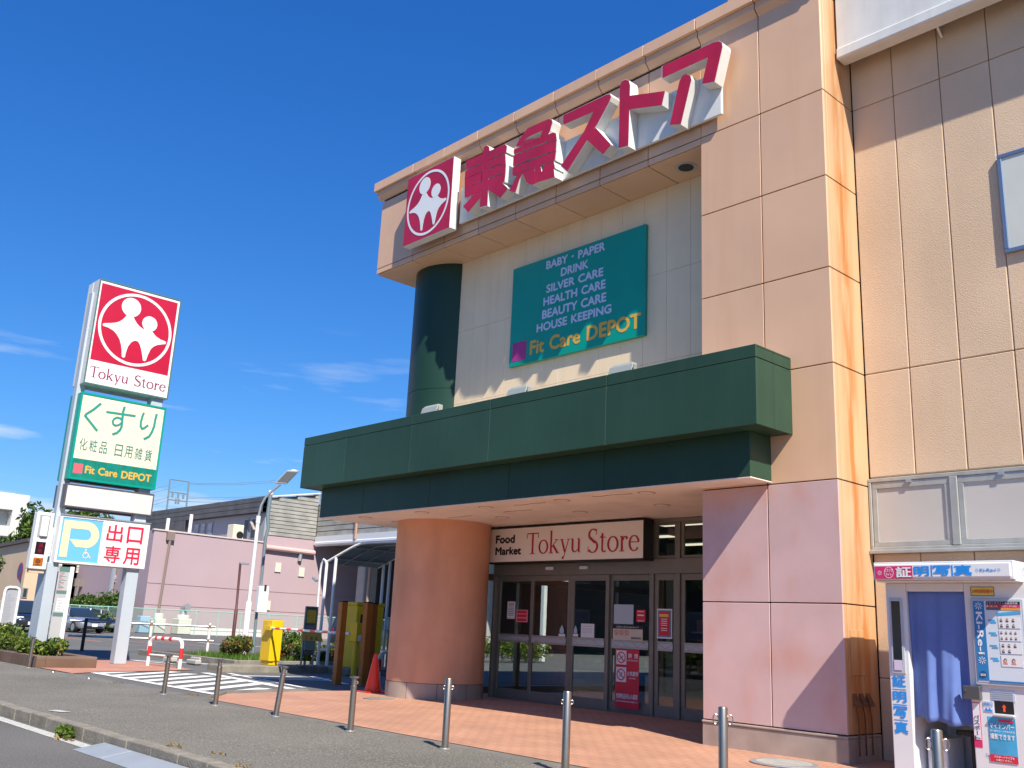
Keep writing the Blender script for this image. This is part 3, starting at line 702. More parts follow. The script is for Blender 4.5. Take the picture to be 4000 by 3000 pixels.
# ------------------------------------------------------------------ entrance
YD = 12.63; FZ = .045
DX = [-14.0, -12.93, -11.98, -11.12, -10.15, -9.62, -8.55, XP]
ent = MB()
ZH = 2.274
ent.box(-14.0, XP, YD-.03, YD+.09, ZH, ZH+.24)                     # header
ent.box(-10.4, XP, YD-.025, YD+.08, 3.10, 3.171)
for x, w in ((-14.0, .07), (-10.15, .06), (-9.62, .06)): ent.box(x-.0, x+w, YD-.028, YD+.085, FZ, 3.10 if x > -11 else ZH)
ent.box(-14.0, XP, YD-.02, YD+.08, FZ-.01, FZ+.012)
ent.box(-14.0, -10.2, YD, YD+.1, ZH+.241, 3.172)
ef = ent.build('entrance_frame', m_bronze, store, bevel=.004)
def leaf(x0, x1, y, name='sliding_door'):
    d = MB(); z0, z1 = FZ+.014, ZH-.003
    d.box(x0, x0+.075, y, y+.04, z0, z1); d.box(x1-.075, x1, y, y+.04, z0, z1)
    d.box(x0+.0755, x1-.0755, y, y+.04, z1-.10, z1); d.box(x0+.0755, x1-.0755, y, y+.04, z0, z0+.17)
    f = d.build(name, m_bronze, store, bevel=.003)
    g = MB(); g.box(x0+.07, x1-.07, y+.017, y+.023, z0+.165, z1-.095); g.build('door_pane', m_glass, f)
    b = MB(); zb = 1.06
    for zz in (zb, zb+.115): b.box(x0+.077, x1-.077, y-.022, y-.002, zz, zz+.032)
    b.box(x0+.077, x1-.077, y-.012, y-.006, zb+.033, zb+.114, 1)
    n = int((x1-x0-.15)/.11)
    for k in range(n):
        xa = x0+.08+(x1-x0-.16)*k/n; xb = x0+.08+(x1-x0-.16)*(k+1)/n; zs = (zb+.036, zb+.111) if k % 2 else (zb+.111, zb+.036)
        b.tube([(xa, y-.016, zs[0]), (xb, y-.016, zs[1])], .004, 5)
    b.build('push_bar', [m_alu, M('bar_panel', (.50, .53, .58), .4, metal=.3)], f)
leaf(-13.93, -12.95, YD+.045); leaf(-12.98, -11.96, YD-.005); leaf(-11.955, -11.07, YD-.005); leaf(-11.10, -10.16, YD+.045)
leaf(-10.085, -9.63, YD, 'side_light'); leaf(-9.555, -8.5, YD, 'swing_door'); leaf(-8.44, XP-.01, YD, 'swing_door')
for a, b in ((-10.08, -9.63), (-9.55, -8.5), (-8.45, XP-.01)):
    t = MB(); t.box(a, a+.05, YD, YD+.04, ZH+.245, 3.098); t.box(b-.05, b, YD, YD+.04, ZH+.245, 3.098); t.box(a+.051, b-.051, YD, YD+.04, ZH+.245, ZH+.29); t.box(a+.051, b-.051, YD, YD+.04, 3.06, 3.098)
    tf = t.build('transom', m_bronze, store); t = MB(); t.box(a+.045, b-.045, YD+.017, YD+.023, ZH+.285, 3.063); t.build('transom_pane', m_glass, tf)
for x in (-12.46, -11.62):
    t = MB(); t.box(x-.095, x+.095, YD-.075, YD-.031, ZH+.09, ZH+.15); t.build('door_sensor', m_booth, ef, bevel=.008)
# shop interior behind the glass
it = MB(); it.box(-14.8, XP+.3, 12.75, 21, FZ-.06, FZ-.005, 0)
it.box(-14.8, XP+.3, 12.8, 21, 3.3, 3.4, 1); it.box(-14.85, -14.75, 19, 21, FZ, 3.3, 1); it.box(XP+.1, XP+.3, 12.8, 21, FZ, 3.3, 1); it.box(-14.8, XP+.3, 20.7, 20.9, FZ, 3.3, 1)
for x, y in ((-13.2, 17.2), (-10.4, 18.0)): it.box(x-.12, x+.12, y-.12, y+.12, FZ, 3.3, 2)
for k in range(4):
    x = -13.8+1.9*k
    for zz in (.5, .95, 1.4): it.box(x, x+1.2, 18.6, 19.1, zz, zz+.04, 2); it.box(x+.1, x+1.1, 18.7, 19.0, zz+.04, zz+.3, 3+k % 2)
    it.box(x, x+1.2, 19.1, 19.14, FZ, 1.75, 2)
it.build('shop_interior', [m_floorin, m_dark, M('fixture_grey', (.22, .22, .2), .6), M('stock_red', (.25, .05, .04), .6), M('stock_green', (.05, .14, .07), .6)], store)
sg_ = MB()
for y in (12.76, 14.3, 15.9, 17.5, 18.95): sg_.box(-15.1, -15.0, y-.04, y+.04, FZ, 3.1)
sg_.box(-15.1, -15.0, 12.8, 19, FZ-.01, FZ+.12); sg_.box(-15.095, -15.005, 12.8, 19, 2.25, 2.38); sg_.box(-15.1, -15.0, 12.8, 19, 3.04, 3.099)
sgf = sg_.build('side_glazing', m_bronze, store)
sg_ = MB(); sg_.box(-15.053, -15.047, 12.8, 18.9, FZ+.11, 3.05); sg_.build('side_pane', m_glass, sgf)
it = MB()
for y in (14.2, 15.8, 17.4):
    for x in (-12.8, -10.6, -8.6): it.box(x-.6, x+.6, y-.12, y+.12, 3.27, 3.29)
it.build('shop_light', m_lightpanel, store)
# ================================================================== SIGNS ON THE STORE
# cube logo
figs = None
r1 = reg(200, 1050, 750, 1600, 1659)
PX0 = PL('X', -24.93)
def logo_norm():
    c = [PX0.px(r1(*p)) for p in [(607, 165), (1497, 405), (1370, 1262), (458, 1058)]]
    y0 = (c[0][0]+c[3][0])/2; y1 = (c[1][0]+c[2][0])/2; z1 = (c[0][1]+c[1][1])/2; z0 = (c[2][1]+c[3][1])/2
    body = [(893, 545), (870, 572), (840, 600), (805, 620), (765, 633), (700, 640), (640, 640), (615, 643), (606, 656), (612, 671), (680, 695), (735, 730), (775, 775), (805, 830), (822, 890), (830, 950), (832, 1035), (850, 1048), (868, 1040), (880, 985), (905, 915), (935, 875), (960, 855), (995, 846), (1025, 860), (1045, 895), (1058, 940), (1072, 1010), (1080, 1078), (1100, 1088), (1116, 1080), (1135, 1025), (1170, 950), (1205, 917), (1250, 898), (1345, 886), (1354, 870), (1345, 856), (1290, 835), (1235, 797), (1205, 760), (1188, 735), (1150, 725), (1112, 716), (1080, 706), (1045, 682), (1012, 645), (988, 605), (967, 560), (930, 555)]
    f = lambda p: tuple((v-o)/w for v, o, w in zip(PX0.px(r1(*p)), (y0, z0), (y1-y0, z1-z0)))
    return [f(p) for p in body], f((947, 455)), f((1162, 650)), (y0, y1, z0, z1)
LOGO, H1, H2, LBOX = logo_norm()
def logo(mb, pl, a0, a1, b0, b1, off, m=0):
    w, h = a1-a0, b1-b0; t = lambda p: (a0+p[0]*w, b0+p[1]*h)
    plpoly(mb, pl, [t(p) for p in LOGO], off, .003, m)
    for c, r in ((H1, .125), (H2, .100)): plpoly(mb, pl, ell(a0+c[0]*w, b0+c[1]*h, r*w, r*h, 36), off+.001, .003, m)
    ringpoly(mb, pl, a0+.5*w, b0+.5*h, .475*w, .475*h, .036*w, .036*h, off, m, 64)
PE = PL('Y', 10.0)
ex0, ex1, ez0, ez1 = -14.19, -12.775, 8.30, 9.735
emb = MB(); emb.box(ex0, ex1, 10.0, 10.17, ez0, ez1)
em = tag(emb.build('emblem_sign', m_whiteold, bevel=.01), 'square red box sign with white family emblem at the left end of the fascia', 'sign')
mb = MB(); plpoly(mb, PE, rect(ex0+.012, ex1-.012, ez0+.012, ez1-.012), .004, .003); mb.build('red_face', m_redold, em)
mb = MB(); logo(mb, PE, ex0+.03, ex1-.03, ez0+.03, ez1-.03, .009); mb.build('emblem', m_logo, em)
# three dimensional letters
q1 = reg(1400, 500, 2200, 1300, 1659); q7 = reg(1400, 100, 2900, 1100, 2212)
LET = {
 '東': (q1, [[(1008, 195), (1018, 155), (1038, 140), (1060, 155), (1064, 195), (1046, 625), (985, 640)],
        [(875, 268), (1010, 210), (1010, 275), (872, 335)], [(1060, 188), (1165, 140), (1188, 133), (1203, 148), (1198, 195), (1060, 262)],
        [(868, 348), (1005, 288), (1004, 352), (930, 385), (862, 415)], [(862, 415), (930, 388), (1002, 358), (1000, 432), (925, 462), (862, 492)], [(862, 492), (925, 468), (998, 442), (990, 512), (862, 570)],
        [(1058, 268), (1190, 212), (1194, 300), (1130, 295), (1057, 330)], [(1057, 340), (1130, 305), (1194, 300), (1190, 380), (1125, 375), (1055, 405)], [(1055, 418), (1125, 385), (1190, 380), (1184, 432), (1054, 492)],
        [(988, 512), (990, 560), (890, 682), (850, 636), (930, 545)], [(1054, 490), (1120, 455), (1160, 440), (1210, 488), (1150, 566), (1056, 500)]]),
 '急': (q7, [[(975, 592), (1095, 538), (1112, 540), (1118, 555), (1104, 606), (1062, 603), (990, 636), (940, 670), (907, 695), (925, 660)],
        [(1062, 603), (1104, 604), (1088, 640), (1046, 648)], [(907, 695), (940, 668), (962, 676), (960, 690)], [(940, 668), (1046, 646), (1050, 655), (962, 690)],
        [(897, 714), (1122, 615), (1138, 622), (1142, 660), (1088, 668), (898, 740)], [(895, 748), (1088, 676), (1141, 662), (1138, 722), (1086, 733), (892, 808)], [(890, 816), (1086, 743), (1138, 724), (1132, 775), (888, 862)],
        [(888, 866), (1012, 818), (1018, 858), (1024, 905), (1000, 917), (982, 912), (966, 897), (955, 868), (945, 848), (930, 880), (905, 962), (870, 950), (912, 868)],
        [(1018, 860), (1125, 818), (1130, 872), (1024, 905)], [(1020, 815), (1050, 805), (1055, 845), (1075, 800), (1125, 782), (1132, 820), (1018, 860)]]),
 'ス': (q7, [[(1180, 517), (1430, 398), (1448, 395), (1456, 410), (1446, 438), (1380, 560), (1205, 838), (1168, 806), (1300, 610), (1356, 495), (1182, 571)], [(1366, 588), (1454, 685), (1408, 741), (1312, 652)]]),
 'ト': (q7, [[(1507, 350), (1517, 322), (1538, 311), (1558, 318), (1565, 345), (1555, 690), (1500, 705)], [(1564, 404), (1766, 377), (1748, 458), (1562, 482)]]),
 'ア': (q7, [[(1752, 233), (2050, 95), (2078, 90), (2094, 100), (2097, 122), (2052, 322), (1980, 335), (2015, 182), (1752, 302)], [(1850, 322), (1868, 288), (1890, 279), (1912, 288), (1918, 312), (1858, 566), (1795, 571)]])}
PLt = PL('Y', 9.985)
lt = thing('kana_letter_sign', 'big red raised kana lettering on a white backing rail along the top fascia', 'letters', (-10.2, 10.1, 8.3))
mb = MB(); bp = [PL('Y', 10.19).px(q7(*p)) for p in [(575, 900), (2090, 300), (2090, 462), (575, 1105)]]
zb, zt = 8.43, 9.13
mb.box(-12.74, -7.02, 10.185, 10.235, zb, zt); mb.build('backing_rail', m_whiteold, lt, bevel=.006)
for ch, (rg, polys) in LET.items():
    b = MB(); fmb = MB()
    for i, p in enumerate(polys):
        pts = [PLt.px(rg(*q)) for q in p]
        c = (sum(q[0] for q in pts)/len(pts), sum(q[1] for q in pts)/len(pts))
        plpoly(b, PLt, [(c[0]+(q[0]-c[0])*1.02, c[1]+(q[1]-c[1])*1.02) for q in pts], -.002*(i % 4), .195)
        plpoly(fmb, PLt, pts, .0035+.0006*(i % 4), .003)
    lo = b.build('raised_letter', m_whiteold, lt); fmb.build('letter_face', m_redold, lo)
# billboard
bb = MB(); bb.box(-12.06, -9.0, 10.965, 11.03, 5.75, 7.6)
bill = tag(bb.build('teal_billboard', m_teal, bevel=.006), 'flat teal billboard listing goods, fixed on the recessed wall above the green canopy', 'billboard')
PB = PL('Y', 10.965); h8 = reg(1400, 800, 2800, 1800, 2212); mb = MB()
for t, bl, tr in [('BABY・PAPER', (1160, 397), (1525, 230)), ('DRINK', (1250, 440), (1422, 340)), ('SILVER CARE', (1160, 543), (1514, 388)), ('HEALTH CARE', (1142, 624), (1528, 462)), ('BEAUTY CARE', (1134, 704), (1532, 542)), ('HOUSE KEEPING', (1100, 787), (1564, 614))]:
    a0, z0 = PB.px(h8(*bl)); a1, z1 = PB.px(h8(*tr)); words_along(PB, t, a0, z0-.1*(z1-z0), a1, z1+.1*(z1-z0), .004, m_lav, 'goods_word', bill, .05)
mb = MB(); a0, z0 = PB.px(h8(1058, 930)); a1, z1 = PB.px(h8(1748, 660)); words_along(PB, 'Fit Care DEPOT', a0, z0, a1, z1, .004, m_gold, 'shop_word', bill, .045)
mb = MB(); a0, z0 = PB.px(h8(948, 972)); a1, z1 = PB.px(h8(1038, 835)); plpoly(mb, PB, rect(a0, a1, z0, z1), .004, .003); mb.build('square_mark', m_mag, bill)
m_flood = M('flood_pale', (.30, .33, .32), .5)
# floodlights on top of the canopy
for i, x in enumerate((-12.59, -10.44, -8.36)):
    t = thing('floodlight', ['low white floodlight on the canopy in front of the dark green column', 'low white floodlight on the canopy below the teal billboard, midway along it', 'low white floodlight on the canopy below the right end of the teal billboard'][i], 'floodlight', (x, 9.78, GT), 'floodlights along the canopy top')
    mb = MB(); mb.prism([(x-.17, 9.70, GT+.10), (x+.17, 9.70, GT+.10), (x+.22, 9.66, GT+.05), (x-.22, 9.66, GT+.05)], (0, .03, .10)); mb.box(x-.16, x+.16, 9.73, 9.85, GT+.07, GT+.20); mb.build('lamp_housing', m_flood, t, bevel=.012)
    mb = MB(); mb.box(x-.205, x-.19, 9.72, 9.78, GT, GT+.15); mb.box(x+.19, x+.205, 9.72, 9.78, GT, GT+.15); mb.box(x-.205, x+.205, 9.72, 9.79, GT+.007, GT+.02); mb.build('bracket', m_galv, t)
# food market sign
PS = PL('Y', 12.33)
sa0, sz1 = -13.90, 3.15; sa1, sz0 = -10.08, 2.475
sg = MB(); sg.box(sa0, sa1, 12.33, 12.59, sz0, sz1)
fs = tag(sg.build('entrance_sign', m_black, bevel=.006), 'long cream box sign over the entrance doors with red serif shop lettering', 'sign')
mb = MB(); plpoly(mb, PS, rect(sa0+.03, sa1-.012, sz0+.03, sz1-.03), .006, .004); mb.build('cream_face', m_signcream, fs)
d8 = reg(1850, 1900, 2650, 2700, 1659)
mb = MB()
for t, bl, tr in (('Food', (182, 467), (340, 390)), ('Market', (178, 560), (390, 485))): mb = MB(); textpx(mb, PS, t, d8(*bl), d8(*tr), .011, 0, .055); mb.build('black_word', m_black, fs)
mb = MB(); a0, z0 = PS.px(d8(430, 550)); a1, z1 = PS.px(d8(1350, 520)); _, zt = PS.px(d8(480, 378)); am = PS.px(d8(875, 500))[0]; an_ = PS.px(d8(922, 500))[0]
serif(mb, PS, 'Tokyu', a0, z0, am, zt, .011, 0, .082, .03); mb.build('red_lettering', m_crimson, fs)
mb = MB(); z0b = PS.px(d8(1350, 520))[1]; serif(mb, PS, 'Store', an_, z0b-.004, a1, zt+.01, .011, 0, .082, .03); mb.build('red_lettering', m_crimson, fs)
# blank white signboard high on the right wall, and the framed one
mb = MB(); mb.box(XK+.03, 1.2, 10.66, 10.84, 8.98, 13.5)
wp = tag(mb.build('white_signboard', m_whiteold, bevel=.01), 'large blank white signboard hung high on the right wall beside the pillar', 'signboard')
mb = MB(); mb.box(XK+.028, 1.2, 10.63, 10.86, 8.83, 8.99); mb.build('bottom_rail', m_whiteold, wp, bevel=.02, segs=2)
mb = MB()
for x in (-4.3, -2.6): mb.prism([(x, 10.86, 8.95), (x, 11.05, 8.80), (x, 11.05, 8.95)], (.03, 0, 0))
mb.build('bracket', m_galv, wp)
t = thing('framed_board', 'blank pale board in a blue grey metal frame on the right wall', 'signboard', (-2.9, 11, 5.68))
mb = MB(); fx0, fx1, fz0, fz1 = -3.75, -1.2, 5.71, 6.945
mb.box(fx0, fx1, 11.005, 11.052, fz0, fz0+.05); mb.box(fx0, fx1, 11.005, 11.052, fz1-.05, fz1); mb.box(fx0, fx0+.05, 11.005, 11.052, fz0+.0505, fz1-.0505); mb.box(fx1-.05, fx1, 11.005, 11.052, fz0+.0505, fz1-.0505)
mb.build('frame', M('frame_bluegrey', (.16, .23, .36), .35, metal=.4), t, bevel=.006)
mb = MB(); mb.box(fx0+.05, fx1-.05, 11.02, 11.05, fz0+.05, fz1-.05); mb.build('board', M('board_pale', (.60, .62, .57), .4, var=.03), t)
# ------------------------------------------------------------------ notices on the doors
PD = PL('Y', YD+.0); PDo = PL('Y', YD-.014)
def notice(name, label, cat, p0, p1, mat, parts=()):
    a0, b0 = PDo.px(p0); a1, b1 = PDo.px(p1)
    mb = MB(); plpoly(mb, PDo, rect(a0, a1, b0, b1), .0, .003)
    o = tag(mb.build(name, mat), label, cat); w, h = a1-a0, b1-b0
    for nm, mt, fn in parts:
        mb = MB(); fn(mb, lambda u, v: (a0+u*w, b0+v*h), w, h); mb.build(nm, mt, o)
    return o
def lines(rows, u0, u1):
    def fn(mb, T, w, h):
        for v, th in rows: 
            (a, b), (c, d) = T(u0, v), T(u1, v+th); plpoly(mb, PDo, rect(a, c, b, d), .004, .002)
    return fn
def words(items, bold=.01):
    def fn(mb, T, w, h):
        for body, u0, v0, u1, v1 in items:
            (a, b), (c, d) = T(u0, v0), T(u1, v1); text(mb, PDo, body, a, b, c, d, .004, 0, bold)
    return fn
def block(u0, v0, u1, v1, off=.004):
    def fn(mb, T, w, h):
        (a, b), (c, d) = T(u0, v0), T(u1, v1); plpoly(mb, PDo, rect(a, c, b, d), off, .002)
    return fn
def ban(cs, rad):
    def fn(mb, T, w, h):
        for u, v in cs:
            a, b = T(u, v); r = rad*w
            ringpoly(mb, PDo, a, b, r, r, r*.2, r*.2, .008, 0, 24); strokes(mb, PDo, [(a-r*.65, b+r*.65), (a+r*.65, b-r*.65)], r*.2, .0085)
    return fn
notice('door_notice', 'narrow white notice with lines of black print on the leftmost door pane', 'notice', d8(270, 1072), d8(338, 932), m_posterw, [('print', m_bglass, lines([(.82, .05), (.72, .03), (.6, .03), (.5, .03), (.4, .03), (.3, .03), (.2, .03)], .15, .85)), ('border', m_posterred, lines([(.03, .02), (.95, .02)], .03, .97))])
notice('door_notice', 'small red notice with three pale bands beside the narrow white one', 'notice', d8(344, 1098), d8(440, 1000), M('notice_pink', (.70, .28, .30), .5), [('red_band', m_posterred, lines([(.08, .22), (.40, .22), (.70, .22)], .08, .92))])
notice('door_notice', 'plain white sheet with faint print low on a middle door pane', 'notice', d8(868, 1222), d8(978, 1114), m_posterw, [('print', M('print_grey', (.45, .46, .5), .6), lines([(.8, .04), (.65, .02), (.55, .02), (.45, .02), (.35, .02)], .12, .85))])
notice('door_notice', 'blank pale square sheet above the prohibition strip', 'notice', d8(1135, 1112), d8(1295, 958), M('sheet_blue', (.42, .50, .58), .4))
notice('door_notice', 'small red and white square sticker beside the blank sheet', 'notice', d8(1317, 1098), d8(1392, 1000), m_posterred, [('white_print', m_posterw, lines([(.82, .06), (.5, .1), (.08, .05)], .15, .85))])
notice('prohibition_strip', 'beige strip with three red ban circles on the fourth door pane', 'notice', d8(1128, 1240), d8(1370, 1130), M('strip_beige', (.60, .54, .44), .5), [('heading', m_black, block(0, .76, 1, 1)), ('heading_text', m_posterw, lambda mb, T, w, h: text(mb, PDo, 'お客様のご協力をお願い致します', *T(.12, .82), *T(.88, .94), .007, 0, .0)), ('ban_mark', m_posterred, ban([(.12, .5)], .065)), ('ban_mark', m_posterred, ban([(.3, .5)], .065)), ('ban_mark', m_posterred, ban([(.48, .5)], .065)), ('small_mark', m_bglass, lines([(.1, .06), (.2, .03)], .62, .95))])
notice('no_smoking_sign', 'tall red sign with two white ban panels on the fourth door', 'sign', d8(1143, 1790), d8(1342, 1325), m_posterred, [
  ('white_panel', m_posterw, block(.04, .735, .47, .975)), ('white_panel', m_posterw, block(.04, .44, .47, .69)),
  ('ban_mark', m_posterred, ban([(.255, .855)], .185)), ('ban_mark', m_posterred, ban([(.255, .565)], .185)),
  ('pictogram', m_bglass, lambda mb, T, w, h: (strokes(mb, PDo, [T(.17, .82), T(.33, .88)], .012, .0065), strokes(mb, PDo, [T(.2, .53), T(.3, .6)], .014, .0065))),
  *[('white_word', m_posterw, words([q], .03)) for q in (('禁', .54, .85, .70, .93), ('煙', .80, .85, .96, .93), ('NO SMOKING', .52, .80, .96, .825), ('火気厳禁', .50, .55, .98, .63), ('NO FIRE', .6, .50, .86, .525), ('危険物品持込み厳禁', .05, .16, .96, .25), ('NO DANGEROUS OBJECTS', .05, .10, .95, .13))]])
notice('red_poster', 'red poster with blue border and small yellow banner on the narrow side pane', 'poster', d8(1485, 1230), d8(1608, 993), m_posterw, [('blue_border', M('border_blue', (.12, .22, .38), .5), block(.06, .05, .94, .95)), ('red_face', m_posterred, block(.14, .10, .86, .90, .007)), ('yellow_band', m_yelsign, block(.18, .73, .78, .82, .010)), ('white_text', m_posterw, lambda mb, T, w, h: [plpoly(mb, PDo, rect(T(.3, v)[0], T(.7, v)[0], T(0, v)[1], T(0, v+.025)[1]), .010, .002) for v in (.64, .57, .50, .43, .33, .26)])])
for i, (a, b) in enumerate(((688, 750), (805, 855))):
    pa, pb = d8(a, 1215), d8(b, 1140)
    notice('drop_sticker', ['small pale blue drop shaped sticker on the second door pane', 'small pale blue drop shaped sticker on the third door pane'][i], 'sticker', d8(a, 1215), d8(b-10, 1195), m_posterw, [('drop', M('drop_blue', (.40, .55, .62), .5), lambda mb, T, w, h: plpoly(mb, PDo, [T(.2, 1.2), T(.8, 1.2), T(.85, 2.4), T(.5, 4.2), T(.15, 2.4)], .003, .002))])
# ================================================================== BOLLARDS
def bollard_head(loc, h, label, lean=(0, 0)):
    t = thing('bollard', label, 'bollard', loc, 'steel bollards along the pavement')
    mb = MB(); mb.lathe(0, 0, [(.038, 0), (.038, h-.135), (.041, h-.133), (.041, h-.115), (.031, h-.112), (.031, h-.02)], 20); mb.build('post', m_steel, t, smooth=True, local=True)
    mb = MB(); mb.lathe(0, 0, [(.03, h-.03), (.062, h-.018), (.062, h-.008), (.03, h)], 24); mb.build('cap', m_steel, t, smooth=True, local=True)
    mb = MB(); mb.lathe(0, 0, [(.062, -.002), (.062, .010), (.042, .014)], 20); mb.build('base_collar', m_galv, t, smooth=True, local=True)
    mb = MB(); mb.tube([(.03, 0, h-.06), (.048, 0, h-.068), (.048, 0, h-.085), (.03, 0, h-.093)], .006, 6); mb.build('chain_eye', m_galv, t, local=True)
    t.rotation_euler = (R_(lean[0]), R_(lean[1]), R_(30)); return t
def bollard_loop(loc, h, label, loops=True, rz=0):
    t = thing('bollard', label, 'bollard', loc, 'steel bollards along the pavement', rz)
    mb = MB(); mb.lathe(0, 0, [(.0385, 0), (.0385, h-.012), (.034, h-.003), (.02, h)], 28); mb.build('post', m_steel, t, smooth=True, local=True)
    mb = MB(); mb.lathe(0, 0, [(.06, -.002), (.06, .010), (.042, .014)], 20); mb.build('base_collar', m_galv, t, smooth=True, local=True)
    for s in (-1, 1):
        mb = MB(); r = .030 if loops else .014
        pts = [(s*(.036+r*.75+r*.75*math.cos(a)), 0, h-.10+r*1.25*math.sin(a)) for a in [math.pi*(1-1)+2*math.pi*k/14 for k in range(15)]]
        mb.tube(pts, .0045 if loops else .005, 6); mb.build('chain_loop', m_steel, t, local=True, smooth=True)
    return t
bollard_head((-22.98, 7.24, .0), .66, 'steel bollard with small cap in front of the brick planter')
bollard_head((-15.78, 7.11, .0), .62, 'thin steel bollard with rusty foot before the hatched white markings', (0, 1))
bollard_head((-13.74, 7.0, .0), .66, 'steel bollard with domed cap where the tiles meet the hatched asphalt', (0, 0))
bollard_head((-12.03, 7.02, .0), .66, 'leaning steel bollard with wide flat cap at the tile edge', (-4, 3))
bollard_head((-10.19, 6.98, .0), .64, 'steel bollard with wide flat cap in front of the orange cone')
bollard_loop((-8.42, 7.0, .0), .73, 'plain steel bollard in front of the terracotta column', False, R_(42))
bollard_loop((-6.58, 6.94, .0), .73, 'plain steel bollard in front of the glass doors', False, R_(42))
bxy = onY((1562*4000/2212, 1600*4000/2212), 6.96)
bollard_loop((bxy.x, 6.96, 0), .735, 'steel bollard with two chain loops in front of the pink pillar', True, R_(42))
bxy2 = onY((2025*4000/2212, 1620*4000/2212), 6.96)
bollard_loop((bxy2.x, 6.96, 0), .735, 'steel bollard with two chain loops in front of the photo booth curtain', True, R_(42))
# manhole, small plate
t = thing('manhole_cover', 'round steel manhole cover in the tiles before the pink pillar', 'manhole cover', (-5.98, 9.72, .01))
mb = MB(); mb.lathe(-5.98, 9.72, [(.36, .012), (.36, .022), (.30, .024)], 40); mb.build('rim', m_galv, t, smooth=True)
mb = MB(); mb.lathe(-5.98, 9.72, [(.295, .010), (.295, .0255)], 40); mb.build('lid', M('lid_concrete', (.36, .36, .33), .7, var=.15, vs=6, bump=.3, bs=60), t)
mb = MB(); mb.lathe(-14.25, 10.3, [(.28, .022), (.28, .029)], 30); tag(mb.build('drain_cover', m_kerb), 'grey oval drain cover in the tiles beside the traffic cone', 'drain cover')
# ================================================================== CONE
t = thing('traffic_cone', 'orange traffic cone standing beside the round column', 'traffic cone', (-15.4, 10.98, .03))
mb = MB(); mb.box(-15.62, -15.18, 10.76, 11.20, .035, .055); mb.build('base', m_cone, t, bevel=.008)
mb = MB(); mb.lathe(-15.4, 10.98, [(.165, .05), (.165, .085), (.15, .095), (.035, .71), (.03, .725), (.015, .728)], 32); mb.build('cone_body', m_cone, t, smooth=True)
# ================================================================== PHOTO BOOTH
bt = thing('photo_booth', 'white photo booth with blue curtain against the right wall', 'photo booth', (-4.1, 10.4, 0))
BX0, BX1, BY = -4.86, -3.47, 9.95
PBt = PL('Y', BY); PH = PL('Y', 9.70)
n1 = reg(3400, 2150, 4000, 2600, 2212); n2 = reg(3400, 2550, 4000, 3000, 2212)
cx0, cx1 = -4.64, -4.05
mb = MB()
mb.box(BX0, cx0, BY, 10.8, .0, 1.93); mb.box(cx1, BX1, BY, 10.8, .0, 1.93); mb.box(cx0+.0005, cx1-.0005, BY, 10.8, 1.845, 1.93)
mb.box(cx0+.0005, cx1-.0005, 10.72, 10.8, .0, 1.844); mb.box(cx0, cx1, BY+.06, 10.72, -.0, .03)
body = mb.build('booth_body', m_booth, bt, bevel=.01, segs=2)
mb = MB(); mb.box(-4.865, -3.48, 9.72, 10.75, 1.945, 2.125); mb.box(-4.86, -3.475, 9.76, 10.75, 1.93, 1.944)
hd = mb.build('header', m_booth, bt, bevel=.025, segs=3)
mb = MB(); mb.box(-4.855, -3.50, 9.70, 9.722, 1.965, 2.105); fc = mb.build('header_light_box', m_posterw, bt, bevel=.015, segs=2)
mb = MB(); a0, z0 = PH.px(n1(60, 408)); a1, z1 = PH.px(n1(600, 222)); a0 = max(a0, -4.84); plpoly(mb, PH, rect(a0, a1, z0, z1), .003, .002); mb.build('magenta_panel', m_boothmag, fc)
mb = MB(); textpx(mb, PH, '証', n1(370, 392), n1(588, 232), .006, 0, .035)
def star(mb, pl, a, b, r, off, m=0, n=8):
    for k in range(n):
        t0 = 2*math.pi*k/n; ca, sa = math.cos(t0), math.sin(t0); w = r*.13
        mb.add([pl.at(a+ca*r*.25-sa*w*.3, b+sa*r*.25+ca*w*.3, off), pl.at(a+ca*r*.25+sa*w*.3, b+sa*r*.25-ca*w*.3, off), pl.at(a+ca*r+sa*w, b+sa*r-ca*w, off), pl.at(a+ca*r-sa*w, b+sa*r+ca*w, off)], [(0, 1, 2, 3)], m)
mb.build('white_lettering', m_logo, fc); mb = MB()
a, b = PH.px(n1(137, 325)); star(mb, PH, a, b, .024, .006); mb.build('white_star', m_logo, fc); mb = MB()
a, b = PH.px(n1(268, 318)); ringpoly(mb, PH, a, b, .05, .058, .005, .005, .006, 0, 30); text(mb, PH, 'スタジオ', a-.042, b+.004, a+.042, b+.04, .007, 0, .01); text(mb, PH, 'ライト', a-.032, b-.04, a+.03, b-.004, .007, 0, .01)
mb.build('white_lettering', m_logo, fc)
mb = MB()
for ch, bl, tr in (('明', (628, 378), (842, 225)), ('写', (905, 372), (1150, 212)), ('真', (1205, 368), (1460, 205))): textpx(mb, PH, ch, n1(*bl), n1(*tr), .003, 0, .04)
for u in (878, 1175):
    a0, z0 = PH.px(n1(u, 378)); a1, z1 = PH.px(n1(u+8, 212)); plpoly(mb, PH, rect(a0, a1, z0, z1), .003, .002)
a, b = PH.px(n1(1535, 285)); star(mb, PH, a, b, .017, .003); a, b = PH.px(n1(1850, 280)); star(mb, PH, a, b, .017, .003)
textpx(mb, PH, 'Ki-Re-i', n1(1580, 305), n1(1805, 258), .003, 0, .03)
mb.build('blue_lettering', m_boothblue, fc)
PR = PL('X', -3.479); mb = MB()
for dy, dz, r in ((.25, 0, .05), (.16, .03, .028), (.17, -.035, .026)): star(mb, PR, 9.72+dy, 2.03+dz, r, .003)
mb.build('snow_star', M('star_grey', (.35, .48, .62), .5), hd)
